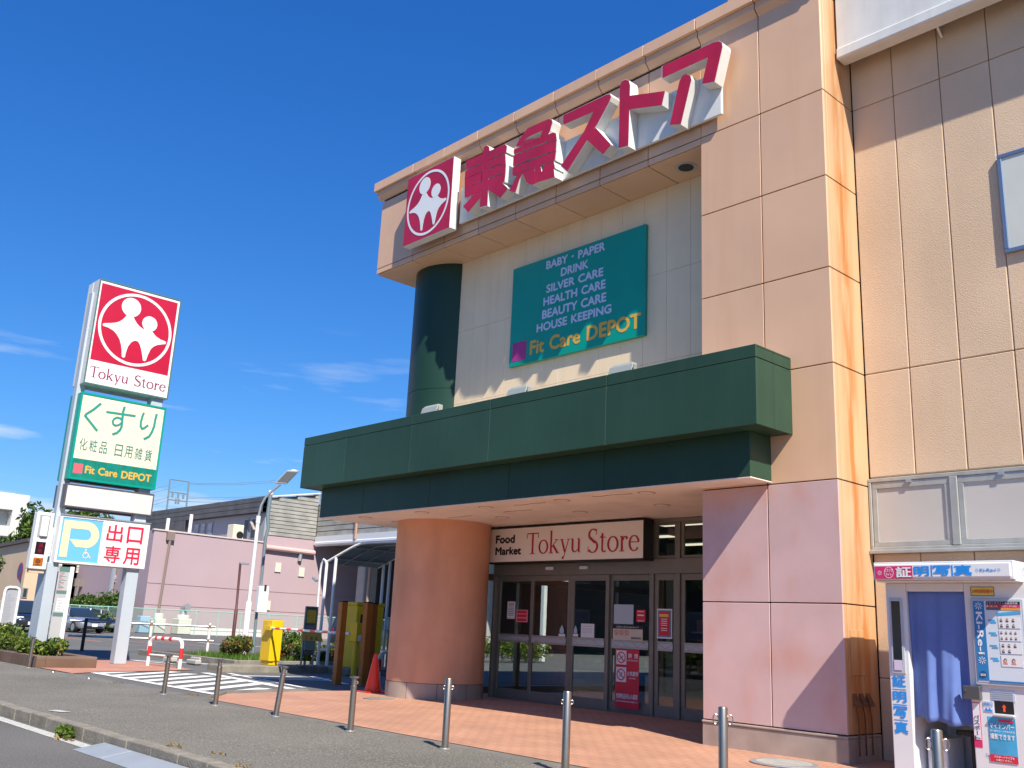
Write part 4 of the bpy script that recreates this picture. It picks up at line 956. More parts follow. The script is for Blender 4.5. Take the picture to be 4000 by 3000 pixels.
# curtain: hanging folds
mb = MB(); nx_, nz_ = 64, 26; zt_, zb_ = 1.85, .60
r2 = random.Random(4)
for j in range(nz_+1):
    f = j/nz_
    for i in range(nx_+1):
        u = i/nx_; x = cx0+.004+(cx1-cx0-.008)*u
        fold = (.010+.040*f)*(math.sin(u*15.5+.5*math.sin(3*f))*.6+math.sin(u*7.3+1.0)*.55+.25*math.sin(u*29+f*2))
        z = zt_+(zb_-zt_)*f - .05*f*u+.012*f*math.sin(u*16)
        mb.v.append((x, BY+.035+fold-.035*f*math.sin(u*3.1), z))
for j in range(nz_):
    for i in range(nx_): a = j*(nx_+1)+i; mb.f.append([a, a+1, a+nx_+2, a+nx_+1]); mb.m.append(0)
cu = mb.build('curtain', m_curtain, bt, smooth=True); sm = cu.modifiers.new('cloth', 'SOLIDIFY'); sm.thickness = .004
mb = MB(); mb.tube([(cx0, BY+.03, 1.86), (cx1, BY+.03, 1.86)], .008, 8); mb.build('curtain_rail', m_galv, bt)
mb = MB(); mb.box(-4.60, -4.40, 10.15, 10.55, .03, .42); mb.build('inner_cabinet', m_booth, bt, bevel=.01)
mb = MB(); mb.lathe(-4.2, 10.3, [(.02, .03), (.02, .45), (.15, .46), (.15, .5)], 20); mb.build('stool', m_black, bt)
# mirror panel and strip lettering on the left leaf
mb = MB(); a0, z0 = PBt.px(n1(232, 1640)); _, z1 = PBt.px(n1(240, 690)); a1 = -4.625; zl0 = PBt.px(n2(260, 290))[1]
ma0, ma1 = -4.825, -4.68
mb.box(ma0, ma1, BY-.012, BY, zl0, z1); mbz = mb.build('mirror_frame', m_boothgrey, body, bevel=.01, segs=2)
mb = MB(); plpoly(mb, PBt, rect(ma0+.026, ma1-.026, zl0+.06, z1-.03), .015, .003); mb.build('mirror', m_mirror, mbz)
mb = MB(); plpoly(mb, PBt, rect(ma0+.03, ma1-.03, zl0+.035, zl0+.135), .019, .002); mb.build('leaflet', M('leaflet_lilac', (.60, .52, .68), .5), mbz)
mb = MB()
for ch, y0, y1 in (('証', 495, 325), ('明', 715, 550), ('写', 940, 765), ('真', 1165, 985)):
    z0 = PBt.px(n2(400, y0))[1]; z1 = PBt.px(n2(400, y1))[1]; text(mb, PBt, ch, -4.835, z0, -4.69, z1, .003, 0, .045)
for y in (525, 743, 965): z = PBt.px(n2(400, y))[1]; plpoly(mb, PBt, rect(-4.835, -4.69, z-.003, z+.003), .003, .002)
mb.build('strip_lettering', m_boothblue, body)
# information window on the right leaf
ia0 = PBt.px(n1(1440, 700))[0]; ia1 = -3.49; iz1 = PBt.px(n1(1600, 690))[1]; iz0 = PBt.px(n2(1600, 470))[1]
mb = MB(); mb.box(ia0, ia1, BY-.025, BY, iz0, iz1); iw = mb.build('info_window', m_boothgrey, body, bevel=.012, segs=2)
PI = PL('Y', BY-.025)
mb = MB(); plpoly(mb, PI, rect(ia0+.03, ia1-.025, iz0+.035, iz1-.025), .003, .002); mb.build('info_sheet', M('sheet_pale', (.60, .68, .76), .4), iw)
ba0 = ia0+.032; ba1 = ba0+.105
mb = MB(); plpoly(mb, PI, rect(ba0, ba1, iz0+.05, iz1-.028), .006, .002); plpoly(mb, PI, rect(ba1, ia1-.027, iz0+.037, iz0+.055), .006, .002); mb.build('blue_band', m_bstrip, iw)
mb = MB(); wz = iz1-iz0
star(mb, PI, (ba0+ba1)/2, iz1-.075, .035, .009); star(mb, PI, (ba0+ba1)/2, iz0+.235, .035, .009)
vs, fs = text_geo('Ki-Re-i', .035)
text(mb, PI, 'Ki-Re-i', ba0+.022, iz0+.29, ba1-.022, iz1-.13, .009, 0, .035, rot=True)
mb.build('band_lettering', m_logo, iw)
mb = MB(); plpoly(mb, PI, ell((ba0+ba1)/2, iz0+.105, .033, .033), .009, .002); mb.build('price_disc', M('disc_navy', (.02, .09, .22), .5), iw)
mb = MB(); text(mb, PI, '800', (ba0+ba1)/2-.024, iz0+.09, (ba0+ba1)/2+.024, iz0+.112, .0125, 0, .02); mb.build('price_text', m_logo, iw)
sa = ba1+.018; sb = ia1-.03
mb = MB(); plpoly(mb, PI, rect(sa, sb, iz1-.06, iz1-.03), .006, .002); mb.build('title_bar', m_black, iw)
mb = MB(); text(mb, PI, 'スタジオライトの証明写真', sa+.006, iz1-.057, sb-.02, iz1-.036, .009, 0, .0); text(mb, PI, 'スピード15分', sa+.14, iz1-.084, sb-.03, iz1-.066, .009, 0, .01); text(mb, PI, '撮り直しOK', sa+.005, iz1-.084, sa+.11, iz1-.066, .009, 0, .01); mb.build('title_text', m_logo, iw)
mb = MB(); plpoly(mb, PI, rect(sa, sa+.135, iz1-.088, iz1-.061), .006, .002, 0); plpoly(mb, PI, rect(sa+.1355, sb, iz1-.088, iz1-.061), .006, .002, 1); plpoly(mb, PI, rect(sa, sa+.135, iz1-.112, iz1-.089), .006, .002, 2); plpoly(mb, PI, rect(sa+.1355, sb, iz1-.112, iz1-.089), .006, .002, 3)
mb.build('price_bars', [m_posterred, m_boothmag, M('bar_grey', (.12, .13, .15), .5), M('bar_orange', (.75, .30, .04), .5)], iw)
mb = MB(); plpoly(mb, PI, [(sa+.09, iz1-.165), (sb, iz1-.145), (sb, iz1-.115), (sa+.09, iz1-.14)], .006, .002); 
for q in range(4): plpoly(mb, PI, rect(sa+.01, sa+.075, iz1-.215-.118*q, iz1-.203-.118*q), .006, .002); plpoly(mb, PI, rect(sa+.03, sa+.085, iz1-.235-.118*q, iz1-.222-.118*q), .006, .002)
mb.build('blue_print', M('print_blue', (.06, .38, .68), .5), iw)
cards = [(0, 3, 2), (1, 4, 2), (2, 3, 2), (3, 2, 1)]
m_cor = M('cloth_coral', (.75, .25, .22), .6)
for q, nxx, nyy in cards:
    cm = MB(); hair = MB(); face = MB(); suit = MB()
    ca0, ca1 = sa+.105, sb-.012; cz1 = iz1-.178-.118*q; cz0 = cz1-.102
    plpoly(cm, PI, rect(ca0, ca1, cz0, cz1), .007, .002)
    for i in range(nxx):
        for j in range(nyy):
            if q == 2 and j == 1 and i == 2: continue
            fx = ca0+(ca1-ca0)*(i+.5)/(nxx+.6); fz = cz1-(cz1-cz0)*(j+.5)/nyy; s = .017 if nyy == 2 else .028
            if nxx == 4: s = .013
            plpoly(suit, PI, [(fx-s*.8, fz-s), (fx+s*.8, fz-s), (fx+s*.5, fz-s*.35), (fx-s*.5, fz-s*.35)], .0095, .001, 1 if q == 3 else 0)
            plpoly(hair, PI, ell(fx, fz+s*.22, s*.52, s*.6, 16), .0105, .001); plpoly(face, PI, ell(fx, fz+s*.05, s*.36, s*.46, 16), .0115, .001)
    pcd = cm.build('photo_card', m_posterw, iw); hair.build('hair_print', m_bglass, pcd); face.build('face_print', m_skin, pcd); suit.build('clothes_print', [m_bglass, m_cor], pcd)
# yellow 24 hour plate, coin box, delivery slot, posters
def bplate(name, p0, p1, mat, off=.003):
    a0, z0 = PBt.px(p0); a1, z1 = PBt.px(p1); mb = MB(); plpoly(mb, PBt, rect(a0, a1, z0, z1), off, .003)
    o = mb.build(name, mat, body); return o, a0, a1, z0, z1
o, a0, a1, z0, z1 = bplate('hours_plate', n1(1448, 655), n1(1778, 525), m_yelsign)
mb = MB(); text(mb, PBt, '24時間稼働中', a0+.012, z0+.025, a1-.012, z1-.025, .007, 0, .02); mb.build('hours_text', M('text_orange', (.62, .12, .03), .5), o)
mb = MB(); 
for e in (rect(a0, a1, z0, z0+.004), rect(a0, a1, z1-.004, z1), rect(a0, a0+.004, z0+.0045, z1-.0045), rect(a1-.004, a1, z0+.0045, z1-.0045)): plpoly(mb, PBt, e, .0065, .002)
mb.build('hours_border', m_black, o)
c0 = PBt.px(n2(1375, 660)); c1 = PBt.px(n2(1605, 485))
mb = MB(); mb.box(c0[0], c1[0], BY-.06, BY, c0[1], c1[1]); cb_ = mb.build('coin_box', M('coin_box_grey', (.15, .15, .16), .35, metal=.6), bt, bevel=.006)
mb = MB(); mb.tube([(c0[0]+.03, BY-.075, (c0[1]+c1[1])/2+.02), (c0[0]+.03, BY-.058, (c0[1]+c1[1])/2+.02)], .011, 12); mb.build('lock', m_steel, cb_)
o, a0, a1, z0, z1 = bplate('slot', n2(1800, 870), n2(2060, 710), m_black)
mb = MB(); mb.box(a0-.01, a1+.005, BY-.04, BY-.001, z0-.02, z0-.002); mb.build('slot_lip', m_booth, o, bevel=.003)
mb = MB(); plpoly(mb, PBt, [((a0+a1)/2-.01, z0+.02), ((a0+a1)/2+.01, z0+.02), ((a0+a1)/2+.01, z0+.06), ((a0+a1)/2+.02, z0+.06), ((a0+a1)/2, z0+.085), ((a0+a1)/2-.02, z0+.06), ((a0+a1)/2-.01, z0+.06)], .007, .002); mb.build('slot_arrow', m_redor, o)
o, a0, a1, z0, z1 = bplate('slot_label', n2(1632, 850), n2(1770, 700), m_posterw)
mb = MB(); text(mb, PBt, '受取口', a0+.005, z0+.055, a1-.005, z1-.008, .007, 0, .02); plpoly(mb, PBt, rect(a0+.012, a1-.012, z0+.01, z0+.022), .007, .002); plpoly(mb, PBt, [(a0+.015, z0+.022), (a0+.042, z0+.022), (a0+.029, z0+.045)], .007, .002); plpoly(mb, PBt, [(a0+.048, z0+.022), (a0+.072, z0+.022), (a0+.060, z0+.045)], .007, .002); mb.build('label_text', m_boothblue, o)
o, a0, a1, z0, z1 = bplate('instruction_plate', n2(1740, 690), n2(2080, 545), M('plate_paleblue', (.50, .60, .70), .5))
mb = MB(); [plpoly(mb, PBt, rect(a0+.01, a1-.015, z0+.012+.018*k, z0+.018+.018*k), .007, .002) for k in range(5)]; mb.build('small_print', m_boothgrey, o)
o, a0, a1, z0, z1 = bplate('passport_strip', n2(1505, 1355), n2(1575, 720), m_boothmag)
mb = MB(); plpoly(mb, PBt, rect(a0+.006, a1-.006, z0+.07, z1-.006), .007, .002); mb.build('white_field', m_posterw, o)
mb = MB(); n_ = 'パスポート'
for k, ch in enumerate(n_):
    zz = z1-.115-.047*k
    if ch == 'ー': text(mb, PBt, 'l', (a0+a1)/2-.003, zz-.04, (a0+a1)/2+.003, zz, .0095, 0, .02)
    else: text(mb, PBt, ch, a0+.010, zz-.04, a1-.010, zz, .0095, 0, .02)
mb.build('passport_text', M('text_navy', (.03, .05, .14), .5), o)
o, a0, a1, z0, z1 = bplate('card_poster', n2(1735, 1560), n2(2085, 950), m_bposter)
mb = MB(); plpoly(mb, PBt, rect(a0, a1, z0, z0+.065), .007, .002); mb.build('red_band', m_posterred, o); mb = MB(); plpoly(mb, PBt, rect(a0+.10, a1-.012, z1-.04, z1-.02), .010, .002); mb.build('red_band', m_posterred, o)
mb = MB(); text(mb, PBt, 'マイナンバー', a0+.015, z1-.105, a1-.012, z1-.055, .007, 0, .03); mb.build('poster_text', m_logo, o); mb = MB(); text(mb, PBt, '個人番号カード申請用写真', a0+.015, z1-.135, a1-.012, z1-.115, .007, 0, .0); text(mb, PBt, '撮影できます', a0+.015, z1-.20, a1-.012, z1-.148, .007, 0, .03); mb.build('poster_text', m_logo, o); mb = MB(); text(mb, PBt, 'パスポートサイズを', a0+.035, z0+.036, a1-.03, z0+.058, .0105, 0, .02); text(mb, PBt, 'お選びください。', a0+.055, z0+.010, a1-.05, z0+.03, .0105, 0, .01); mb.build('poster_text', m_logo, o)
mb = MB(); text(mb, PBt, 'Fo', a0-.035, z0+.03, a0-.004, z0+.065, .004, 0, .0); mb.build('partial_lettering', M('text_greyblue', (.12, .17, .28), .5), o)
# ================================================================== PYLON SIGN
pyl = thing('pylon_sign', 'tall two legged roadside sign tower with stacked box signs, topmost a red emblem', 'sign tower', (-25.3, 9.1, 0))
mb = MB(); mb.box(-25.62, -25.02, 7.93, 8.19, 0, 2.37); mb.box(-25.44, -25.20, 7.99, 8.19, 2.37, 9.4); mb.build('post', m_post, pyl, bevel=.012)
mb = MB(); mb.box(-25.32, -25.02, 9.88, 10.19, 0, 9.4); mb.build('post', m_post, pyl, bevel=.012)
r2_ = reg(200, 1500, 750, 2050, 1659); r5_ = reg(150, 1950, 650, 2300, 2212)
YL, YR = 8.035, 10.275
PX1 = PL('X', -24.92)
def boxsign(z0, z1, frame, ft=.035):
    b = MB()
    for xa, xb in (((-25.36, -24.95), (-25.72, -25.375)) if z1 > 9 else ((-25.21, -24.95), (-25.72, -25.43))): b.box(xa, xb, YL, YR, z0, z1)
    o = b.build('box_sign', frame, pyl, bevel=.012)
    f = MB()
    f.box(-24.95, -24.925, YL, YR, z0, z0+ft); f.box(-24.95, -24.925, YL, YR, z1-ft, z1); f.box(-24.95, -24.925, YL, YL+ft, z0+ft, z1-ft); f.box(-24.95, -24.925, YR-ft, YR, z0+ft, z1-ft)
    f.build('rim', frame, o); return o
PXf = PL('X', -24.945)
b1_ = boxsign(6.89, 9.73, m_tealframe)
b1_.data.materials.clear(); b1_.data.materials.append(m_whiteold)
mb = MB(); plpoly(mb, PXf, rect(YL+.03, YR-.03, 6.92, 9.70), .006, .004); mb.build('white_face', m_logo, b1_)
mb = MB(); plpoly(mb, PXf, rect(LBOX[0], LBOX[1], LBOX[2], LBOX[3]), .010, .003); mb.build('red_square', m_red, b1_)
mb = MB(); logo(mb, PXf, *LBOX, .015); mb.build('emblem', m_logo, b1_)
mb = MB(); a0 = PXf.px(r1(440, 1265))[0]; a1 = PXf.px(r1(1345, 1440))[0]; zb_ = PXf.px(r1(470, 1272))[1]; zt_ = PXf.px(r1(490, 1145))[1]; am = PXf.px(r1(905, 1350))[0]; an2 = PXf.px(r1(965, 1370))[0]
serif(mb, PXf, 'Tokyu', a0, zb_, am, zt_, .011, 0, .09, .042); mb.build('maroon_word', m_maroon, b1_)
mb = MB(); serif(mb, PXf, 'Store', an2, zb_, a1, zt_, .011, 0, .09, .042); mb.build('maroon_word', m_maroon, b1_)
b2_ = boxsign(4.43, 6.655, m_teal, .05)
_, zc = PXf.px(r2_(245, 865)); 
mb = MB(); plpoly(mb, PXf, rect(YL+.05, YR-.05, zc, 6.60), .006, .004); mb.build('cream_face', m_cream, b2_)
mb = MB(); plpoly(mb, PXf, rect(YL+.05, YR-.05, 4.48, zc-.002), .006, .004); mb.build('green_band', m_tealdark, b2_)
# hiragana drawn with an even pen
mb = MB()
def pen(pts, w, off=.011):
    P = [PXf.px(r2_(*p)) for p in pts]
    # smooth the line
    Q = [P[0]]
    for i in range(len(P)-1): Q += [((P[i][0]*(1-t)+P[i+1][0]*t), (P[i][1]*(1-t)+P[i+1][1]*t)) for t in (.5, 1)]
    strokes(mb, PXf, Q, w, off)
pen([(580, 235), (500, 300), (412, 355), (400, 375), (412, 392), (470, 465), (535, 548)], .062)
pen([(655, 330), (985, 378)], .060); pen([(862, 275), (845, 330), (832, 470), (826, 505), (810, 540), (775, 575), (725, 592)], .062, .0125)
pen([(838, 440), (815, 405), (775, 395), (740, 410), (722, 440), (730, 475), (755, 490), (790, 485), (820, 465), (836, 440)], .050, .014)
pen([(1088, 345), (1070, 390), (1055, 450), (1052, 500), (1070, 530), (1095, 520), (1135, 490)], .058); pen([(1240, 360), (1225, 420), (1210, 500), (1185, 565), (1150, 620), (1095, 648)], .062, .0125)
mb.build('hiragana_lettering', m_letteal, b2_)
mb = MB()
for ch, bl, tr in (('化', (325, 795), (430, 620)), ('粧', (440, 815), (548, 640)), ('品', (562, 838), (665, 665)), ('日', (752, 862), (835, 705)), ('用', (855, 885), (965, 720)), ('雑', (975, 908), (1082, 735)), ('貨', (1090, 930), (1195, 755))):
    a0 = PXf.px(r2_(*bl))[0]; a1 = PXf.px(r2_(*tr))[0]; am = PXf.px(r2_((bl[0]+tr[0])/2, (bl[1]+tr[1])/2))
    if ch == '日': mb.build('kanji_word', m_letteald, b2_); mb = MB()
    text(mb, PXf, ch, am[0]-.098, am[1]-.155, am[0]+.098, am[1]+.155, .011, 0, .004)
mb.build('kanji_word', m_letteald, b2_)
mb = MB(); a0, zz0 = PXf.px(r2_(390, 1050)); a1, zz1 = PXf.px(r2_(1170, 1160)); zt_ = PXf.px(r2_(410, 960))[1]; words_along(PXf, 'Fit Care DEPOT', a0, zz0-.005, a1, zt_, .011, m_gold, 'gold_word', b2_, .045)
mb = MB(); a0, zz0 = PXf.px(r2_(250, 1045)); a1, zz1 = PXf.px(r2_(378, 940)); plpoly(mb, PXf, rect(a0, a1, zz0, zz0+.25), .011, .003); mb.build('square_mark', m_rose, b2_)
b3_ = boxsign(3.74, 4.315, m_greyframe, .03)
mb = MB(); plpoly(mb, PXf, rect(YL+.03, YR-.02, 3.77, 4.285), .006, .004); mb.build('blank_face', M('blank_panel', (.66, .64, .60), .45, var=.03, vs=2), b3_)
b4_ = boxsign(2.375, 3.525, m_white, .045)
mb = MB(); mb.box(-24.99, -24.90, YL-.01, YR+.01, 3.526, 3.555); mb.build('rain_rail', m_galv, b4_)
YM = 9.07
mb = MB(); plpoly(mb, PXf, rect(YL+.045, YM, 2.42, 3.49), .006, .004); mb.build('blue_panel', m_pblue, b4_)
mb = MB(); plpoly(mb, PXf, rect(YM+.002, YR-.01, 2.385, 3.52), .022, .006); mb.build('white_panel', m_logo, b4_)
mb = MB(); P_ = [(455, 352), (850, 395), (905, 408), (960, 435), (1010, 485), (1040, 550), (1048, 610), (1040, 670), (1015, 730), (970, 785), (905, 830), (840, 845), (640, 825), (535, 688), (820, 712), (862, 703), (895, 675), (910, 630), (908, 590), (890, 555), (860, 533), (820, 527), (560, 502), (480, 1000), (345, 990)]
plpoly(mb, PXf, [PXf.px(r5_(*p)) for p in P_], .011, .002); mb.build('parking_letter', m_pyel, b4_)
mb = MB(); f5 = lambda *p: PXf.px(r5_(*p))
ca, cb2 = f5(812, 968); ringpoly(mb, PXf, ca, cb2, .072, .078, .016, .016, .011, 0, 22)
strokes(mb, PXf, [f5(808, 900), f5(805, 945), f5(858, 952), f5(880, 1018), f5(897, 1015)], .018, .014); plpoly(mb, PXf, ell(*f5(818, 878), .02, .022, 14), .014, .002); strokes(mb, PXf, [f5(808, 925), f5(850, 930)], .014, .015)
mb.build('wheelchair_mark', m_pyel, b4_)
mb = MB()
for ch, bl, tr in (('出', (1178, 745), (1460, 435)), ('口', (1530, 770), (1800, 485)), ('専', (1118, 1105), (1420, 805)), ('用', (1455, 1135), (1748, 845))):
    am = f5((bl[0]+tr[0])/2, (bl[1]+tr[1])/2); hw = .205; text(mb, PXf, ch, am[0]-hw, am[1]-.215, am[0]+hw, am[1]+.215, .027, 0, .022)
mb.build('exit_lettering', m_redtxt, b4_)
# LED vacancy box on the street side
led = thing('vacancy_display', 'narrow white parking display box with dark red and amber windows beside the sign tower', 'display', (-25, 7.7, 2.18))
mb = MB(); mb.box(-25.25, -25.0, 7.50, 7.90, 2.18, 3.55); mb.box(-25.2, -25.05, 7.9, 7.96, 2.5, 3.2); lb_ = mb.build('display_housing', m_white, led, bevel=.02, segs=2)
PLd = PL('X', -25.0)
r3 = reg(0, 1850, 400, 2250, 1659)
mb = MB(); plpoly(mb, PLd, rect(7.565, 7.815, 2.93, 3.48), .004, .003); mb.build('lamp_recess_shade', M('recess_shade_grey', (.30, .31, .34), .5), led)  # flat grey plate stands in for the shadow inside the lamp recess
mb = MB(); mb.box(-25.0, -24.93, 7.61, 7.78, 2.96, 3.44); mb.build('tube_lamp_cover', m_posterw, led, bevel=.02, segs=2)
mb = MB(); plpoly(mb, PLd, rect(7.575, 7.80, 2.53, 2.83), .003, .002); mb.build('red_window', m_ledblk, led)
mb = MB(); text(mb, PLd, '満', 7.63, 2.69, 7.745, 2.80, .007, 0, .02); text(mb, PLd, '車', 7.63, 2.56, 7.745, 2.67, .007, 0, .02); mb.build('dim_text', m_ledred, led)
mb = MB(); plpoly(mb, PLd, rect(7.575, 7.80, 2.25, 2.45), .003, .002); mb.build('amber_window', m_ledor, led)
mb = MB(); text(mb, PLd, '空', 7.63, 2.27, 7.74, 2.43, .007, 0, .03); mb.build('amber_text', M('amber_dark', (.12, .03, .006), .5), led)
mb = MB(); mb.box(-25.2, -25.05, 7.53, 7.88, 2.09, 2.179); mb.build('lower_tray', m_beige, led)
# ================================================================== PLANTER AND STREET FURNITURE
pln = thing('brick_planter', 'low brown brick planter full of shrubs at the pavement edge', 'planter', (-27, 7.6, 0))
mb = MB(); yp0, yp1 = 7.43, 8.75
for x0_, x1_, y0_, y1_ in ((-40, -23.15, yp0, yp0+.2), (-23.35, -23.15, yp0+.201, yp1), (-40, -23.351, yp1-.2, yp1)): mb.box(x0_, x1_, y0_, y1_, -.02, .245)
mb.build('brick_edge', m_plbrick, pln, bevel=.012)
mb = MB(); mb.box(-39.9, -23.36, yp0+.2, yp1-.2, 0, .20); mb.build('soil', m_soil, pln)
def shrub(name, label, cat, c, rad, n, size, mats, group=None, stems=5, seed=1, z0=None):
    t = thing(name, label, cat, (c[0], c[1], (z0 if z0 is not None else c[2]-rad[2])), group)
    rg = random.Random(seed); mb = MB()
    # several overlapping lumps make an uneven outline
    k = max(3, int(4*rad[0]*rad[1]/.2)) if rad[0] < 1 else 12
    k = min(k, 14)
    for i in range(k):
        cc = (c[0]+rg.uniform(-.65, .65)*rad[0], c[1]+rg.uniform(-.65, .65)*rad[1], c[2]+rg.uniform(-.4, .35)*rad[2])
        s = rg.uniform(.38, .6); mb.leaves(cc, (rad[0]*s, rad[1]*s, rad[2]*s*1.15), n//k, size, rg, 0, len(mats))
    mb.build('foliage', mats, t)
    mb = MB(); zb = z0 if z0 is not None else c[2]-rad[2]
    for i in range(stems):
        a = rg.uniform(0, 6.28); mb.tube([(c[0]+.2*rad[0]*math.cos(a), c[1]+.2*rad[1]*math.sin(a), zb), (c[0]+.5*rad[0]*math.cos(a), c[1]+.5*rad[1]*math.sin(a), c[2]), (c[0]+.7*rad[0]*math.cos(a), c[1]+.7*rad[1]*math.sin(a), c[2]+.5*rad[2])], [.012, .009, .004], 5)
    mb.build('stem', m_bark, t); return t
G_ = [m_leaf, m_leafd, m_leafy]
for i, (x, y, rx, rz, lab) in enumerate([(-24.35, 7.98, .50, .26, 'low bushy shrub at the near end of the brick planter'), (-25.6, 8.0, .75, .34, 'green shrub in the planter just behind the first bollard'), (-27.2, 8.0, .95, .40, 'taller green shrub in the planter beside the tower leg'), (-29.2, 8.05, 1.1, .42, 'broad green shrub in the planter below the white notice board'), (-31.6, 8.1, 1.3, .44, 'green shrub at the far left of the brick planter')]):
    shrub('planter_shrub', lab, 'shrub', (x, y, .2+rz*.85), (rx, .5, rz), 1500, .055, G_, 'shrubs in the brick planter', 5, 20+i, .2)
# timetable post at the planter
ib = thing('timetable_post', 'narrow grey timetable panel on a white post in the planter', 'notice post', (-24.15, 8.28, .2))
IBX = -24.2
r4_ = reg(0, 2200, 400, 2600, 1659)
g0 = onX(r4_(970, 1330), IBX); g1 = onX(r4_(1190, 20), IBX)
mb = MB(); mb.box(IBX-.07, IBX, g0.y-.03, g0.y+.065, .2, 2.26); mb.build('post', m_white, ib, bevel=.008)
mb = MB(); mb.box(IBX-.071, IBX+.001, g0.y-.031, g0.y+.066, .2, .52); mb.build('rusty_foot', M('rust_foot', (.55, .36, .22), .8, var=.3, vs=14, streak=.7, sc=(.32, .12, .03)), ib)
mb = MB(); pl0 = g0.y-.27; mb.box(IBX-.05, IBX-.02, pl0, g0.y-.03, .53, 2.25); mb.box(IBX-.055, IBX-.015, pl0-.012, pl0, .2, 2.25); bp_ = mb.build('panel', M('panel_grey', (.42, .43, .44), .5), ib)
PIb = PL('X', IBX-.02); mb = MB()
m_hg = M('heading_green', (.10, .19, .18), .5)
for z0, z1 in ((2.13, 2.25), (1.62, 1.70), (1.10, 1.19)): mb = MB(); plpoly(mb, PIb, rect(pl0, g0.y-.03, z0, z1), .002, .001); mb.build('dark_heading', m_hg, bp_)
mb = MB(); r2 = random.Random(9)
for k in range(16):
    z = 2.1-.028*k; 
    if z < 1.72: break
    plpoly(mb, PIb, rect(pl0+.02, pl0+.02+r2.uniform(.05, .18), z, z+.009), .002, .001, 1 if k % 4 == 1 else 0)
plpoly(mb, PIb, rect(pl0+.05, g0.y-.05, 1.22, 1.52), .002, .001, 2)
for k in range(7): plpoly(mb, PIb, rect(pl0+.07, g0.y-.09+r2.uniform(-.03, .02), 1.25+.035*k, 1.258+.035*k), .004, .001, 0)
mb.build('print', [m_bglass, m_posterred, m_posterw], bp_)
# white framed notice board further back
nb = thing('notice_board', 'grey timetable board in a rounded white pipe frame at the left edge', 'notice board', (-31.0, 9.1, 0))
NX = -30.5; PN = PL('X', NX)
A = [onX(r4_(*p), NX) for p in [(340, 400), (80, 400), (0, 1000), (230, 1020), (215, 1160)]]
ya, yb_, zt_ = A[1].y, A[0].y, A[0].z
mb = MB(); rr = .04
mb.tube([(NX, yb_-.02, .0), (NX, yb_-.02, zt_-.12), (NX, yb_-.05, zt_-.03), (NX, yb_-.13, zt_), (NX, ya+.13, zt_), (NX, ya+.05, zt_-.03), (NX, ya+.02, zt_-.12), (NX, ya+.02, .0)], rr, 12)
zb_ = A[3].z; mb.tube([(NX, ya, zb_), (NX, yb_, zb_)], .025, 8); mb.build('frame', m_white, nb, smooth=True)
mb = MB(); mb.box(NX-.03, NX-.01, ya+.05, yb_-.05, zb_+.02, zt_-.03); bd = mb.build('board', M('board_grey', (.36, .38, .42), .35), nb)
mb = MB(); PNb = PL('X', NX-.01); r2 = random.Random(2)
for k in range(18): z = zt_-.22-.05*k; plpoly(mb, PNb, rect(ya+.09, yb_-.12-r2.uniform(0, .12), z, z+.012), .002, .001)
mb.build('print', M('print_faint', (.24, .27, .33), .6), bd)
# round no-parking sign
rs = thing('round_road_sign', 'round blue road sign with red rim on a pole behind the notice board', 'road sign', (-36, 10.2, 0))
c = onX(r4_(325, 130), -36); PRs = PL('Y', c.y); mb = MB()
plpoly(mb, PRs, ell(c.x, c.z, .30, .30, 32), .0, .006); mb.build('red_disc', M('sign_rim', (.40, .03, .06), .5), rs)
mb = MB(); plpoly(mb, PRs, ell(c.x, c.z, .225, .225, 32), .004, .003); d_ = mb.build('blue_disc', m_sage, rs)
mb = MB(); strokes(mb, PRs, [(c.x-.15, c.z+.15), (c.x+.15, c.z-.15)], .06, .009); mb.build('red_bar', M('sign_bar', (.40, .03, .06), .5), d_)
mb = MB(); mb.tube([(-36, c.y+.05, 0), (-36, c.y+.05, c.z+.1)], .035, 10); mb.build('pole', m_galv, rs)
# dark barrier post
bpst = thing('barrier_post', 'dark slim post with a horizontal top bar in the shade of the sign tower', 'post', (-33, 11.93, 0))
mb = MB(); mb.tube([(-33, 11.93, 0), (-33, 11.93, 1.03)], .055, 10); mb.build('post', m_black, bpst)
mb = MB(); mb.tube([(-33, 11.9, 1.0), (-33, 14.0, .98)], .035, 8); mb.build('bar', m_pipegrey, bpst)
# red/white hoop guards
def hoop(t, p, q, h, wrap, seg=.16):
    P, Q = Vector(p), Vector(q); d = (Q-P).normalized(); r = .045; R0 = .16; L = (Q-P).length
    def at(s): # arc-length path
        if s < h-R0: return P+Vector((0, 0, s))
        s2 = s-(h-R0)
        if s2 < R0*math.pi/2: a = s2/R0; return P+d*(R0-R0*math.cos(a))+Vector((0, 0, h-R0+R0*math.sin(a)))
        s3 = s2-R0*math.pi/2
        if s3 < L-2*R0: return P+d*(R0+s3)+Vector((0, 0, h))
        s4 = s3-(L-2*R0)
        if s4 < R0*math.pi/2: a = s4/R0; return Q-d*(R0-R0*math.sin(a))+Vector((0, 0, h-R0+R0*math.cos(a)))
        return Q+Vector((0, 0, max(0, h-R0-(s4-R0*math.pi/2))))
    tot = 2*(h-R0)+R0*math.pi+L-2*R0
    mb = MB(); n = 70; mb.tube([at(tot*k/n) for k in range(n+1)], r, 12); o = mb.build('hoop', m_white, t, smooth=True)
    for nm, mt in (('red_band', m_redpaint),):
        mb = MB()
        for a, b in wrap: mb.tube([at(tot*(a+(b-a)*k/8)) for k in range(9)], r+.003, 12)
        mb.build(nm, mt, o, smooth=True)
    return o
hg = thing('hoop_barrier', 'red and white striped hoop barrier by the hatched markings', 'barrier', (-23.9, 10.67, 0))
hoop(hg, (-24.54, 10.54, 0), (-23.27, 10.80, 0), .68, [(.09, .19), (.325, .36), (.43, .48), (.55, .60), (.81, .91)])
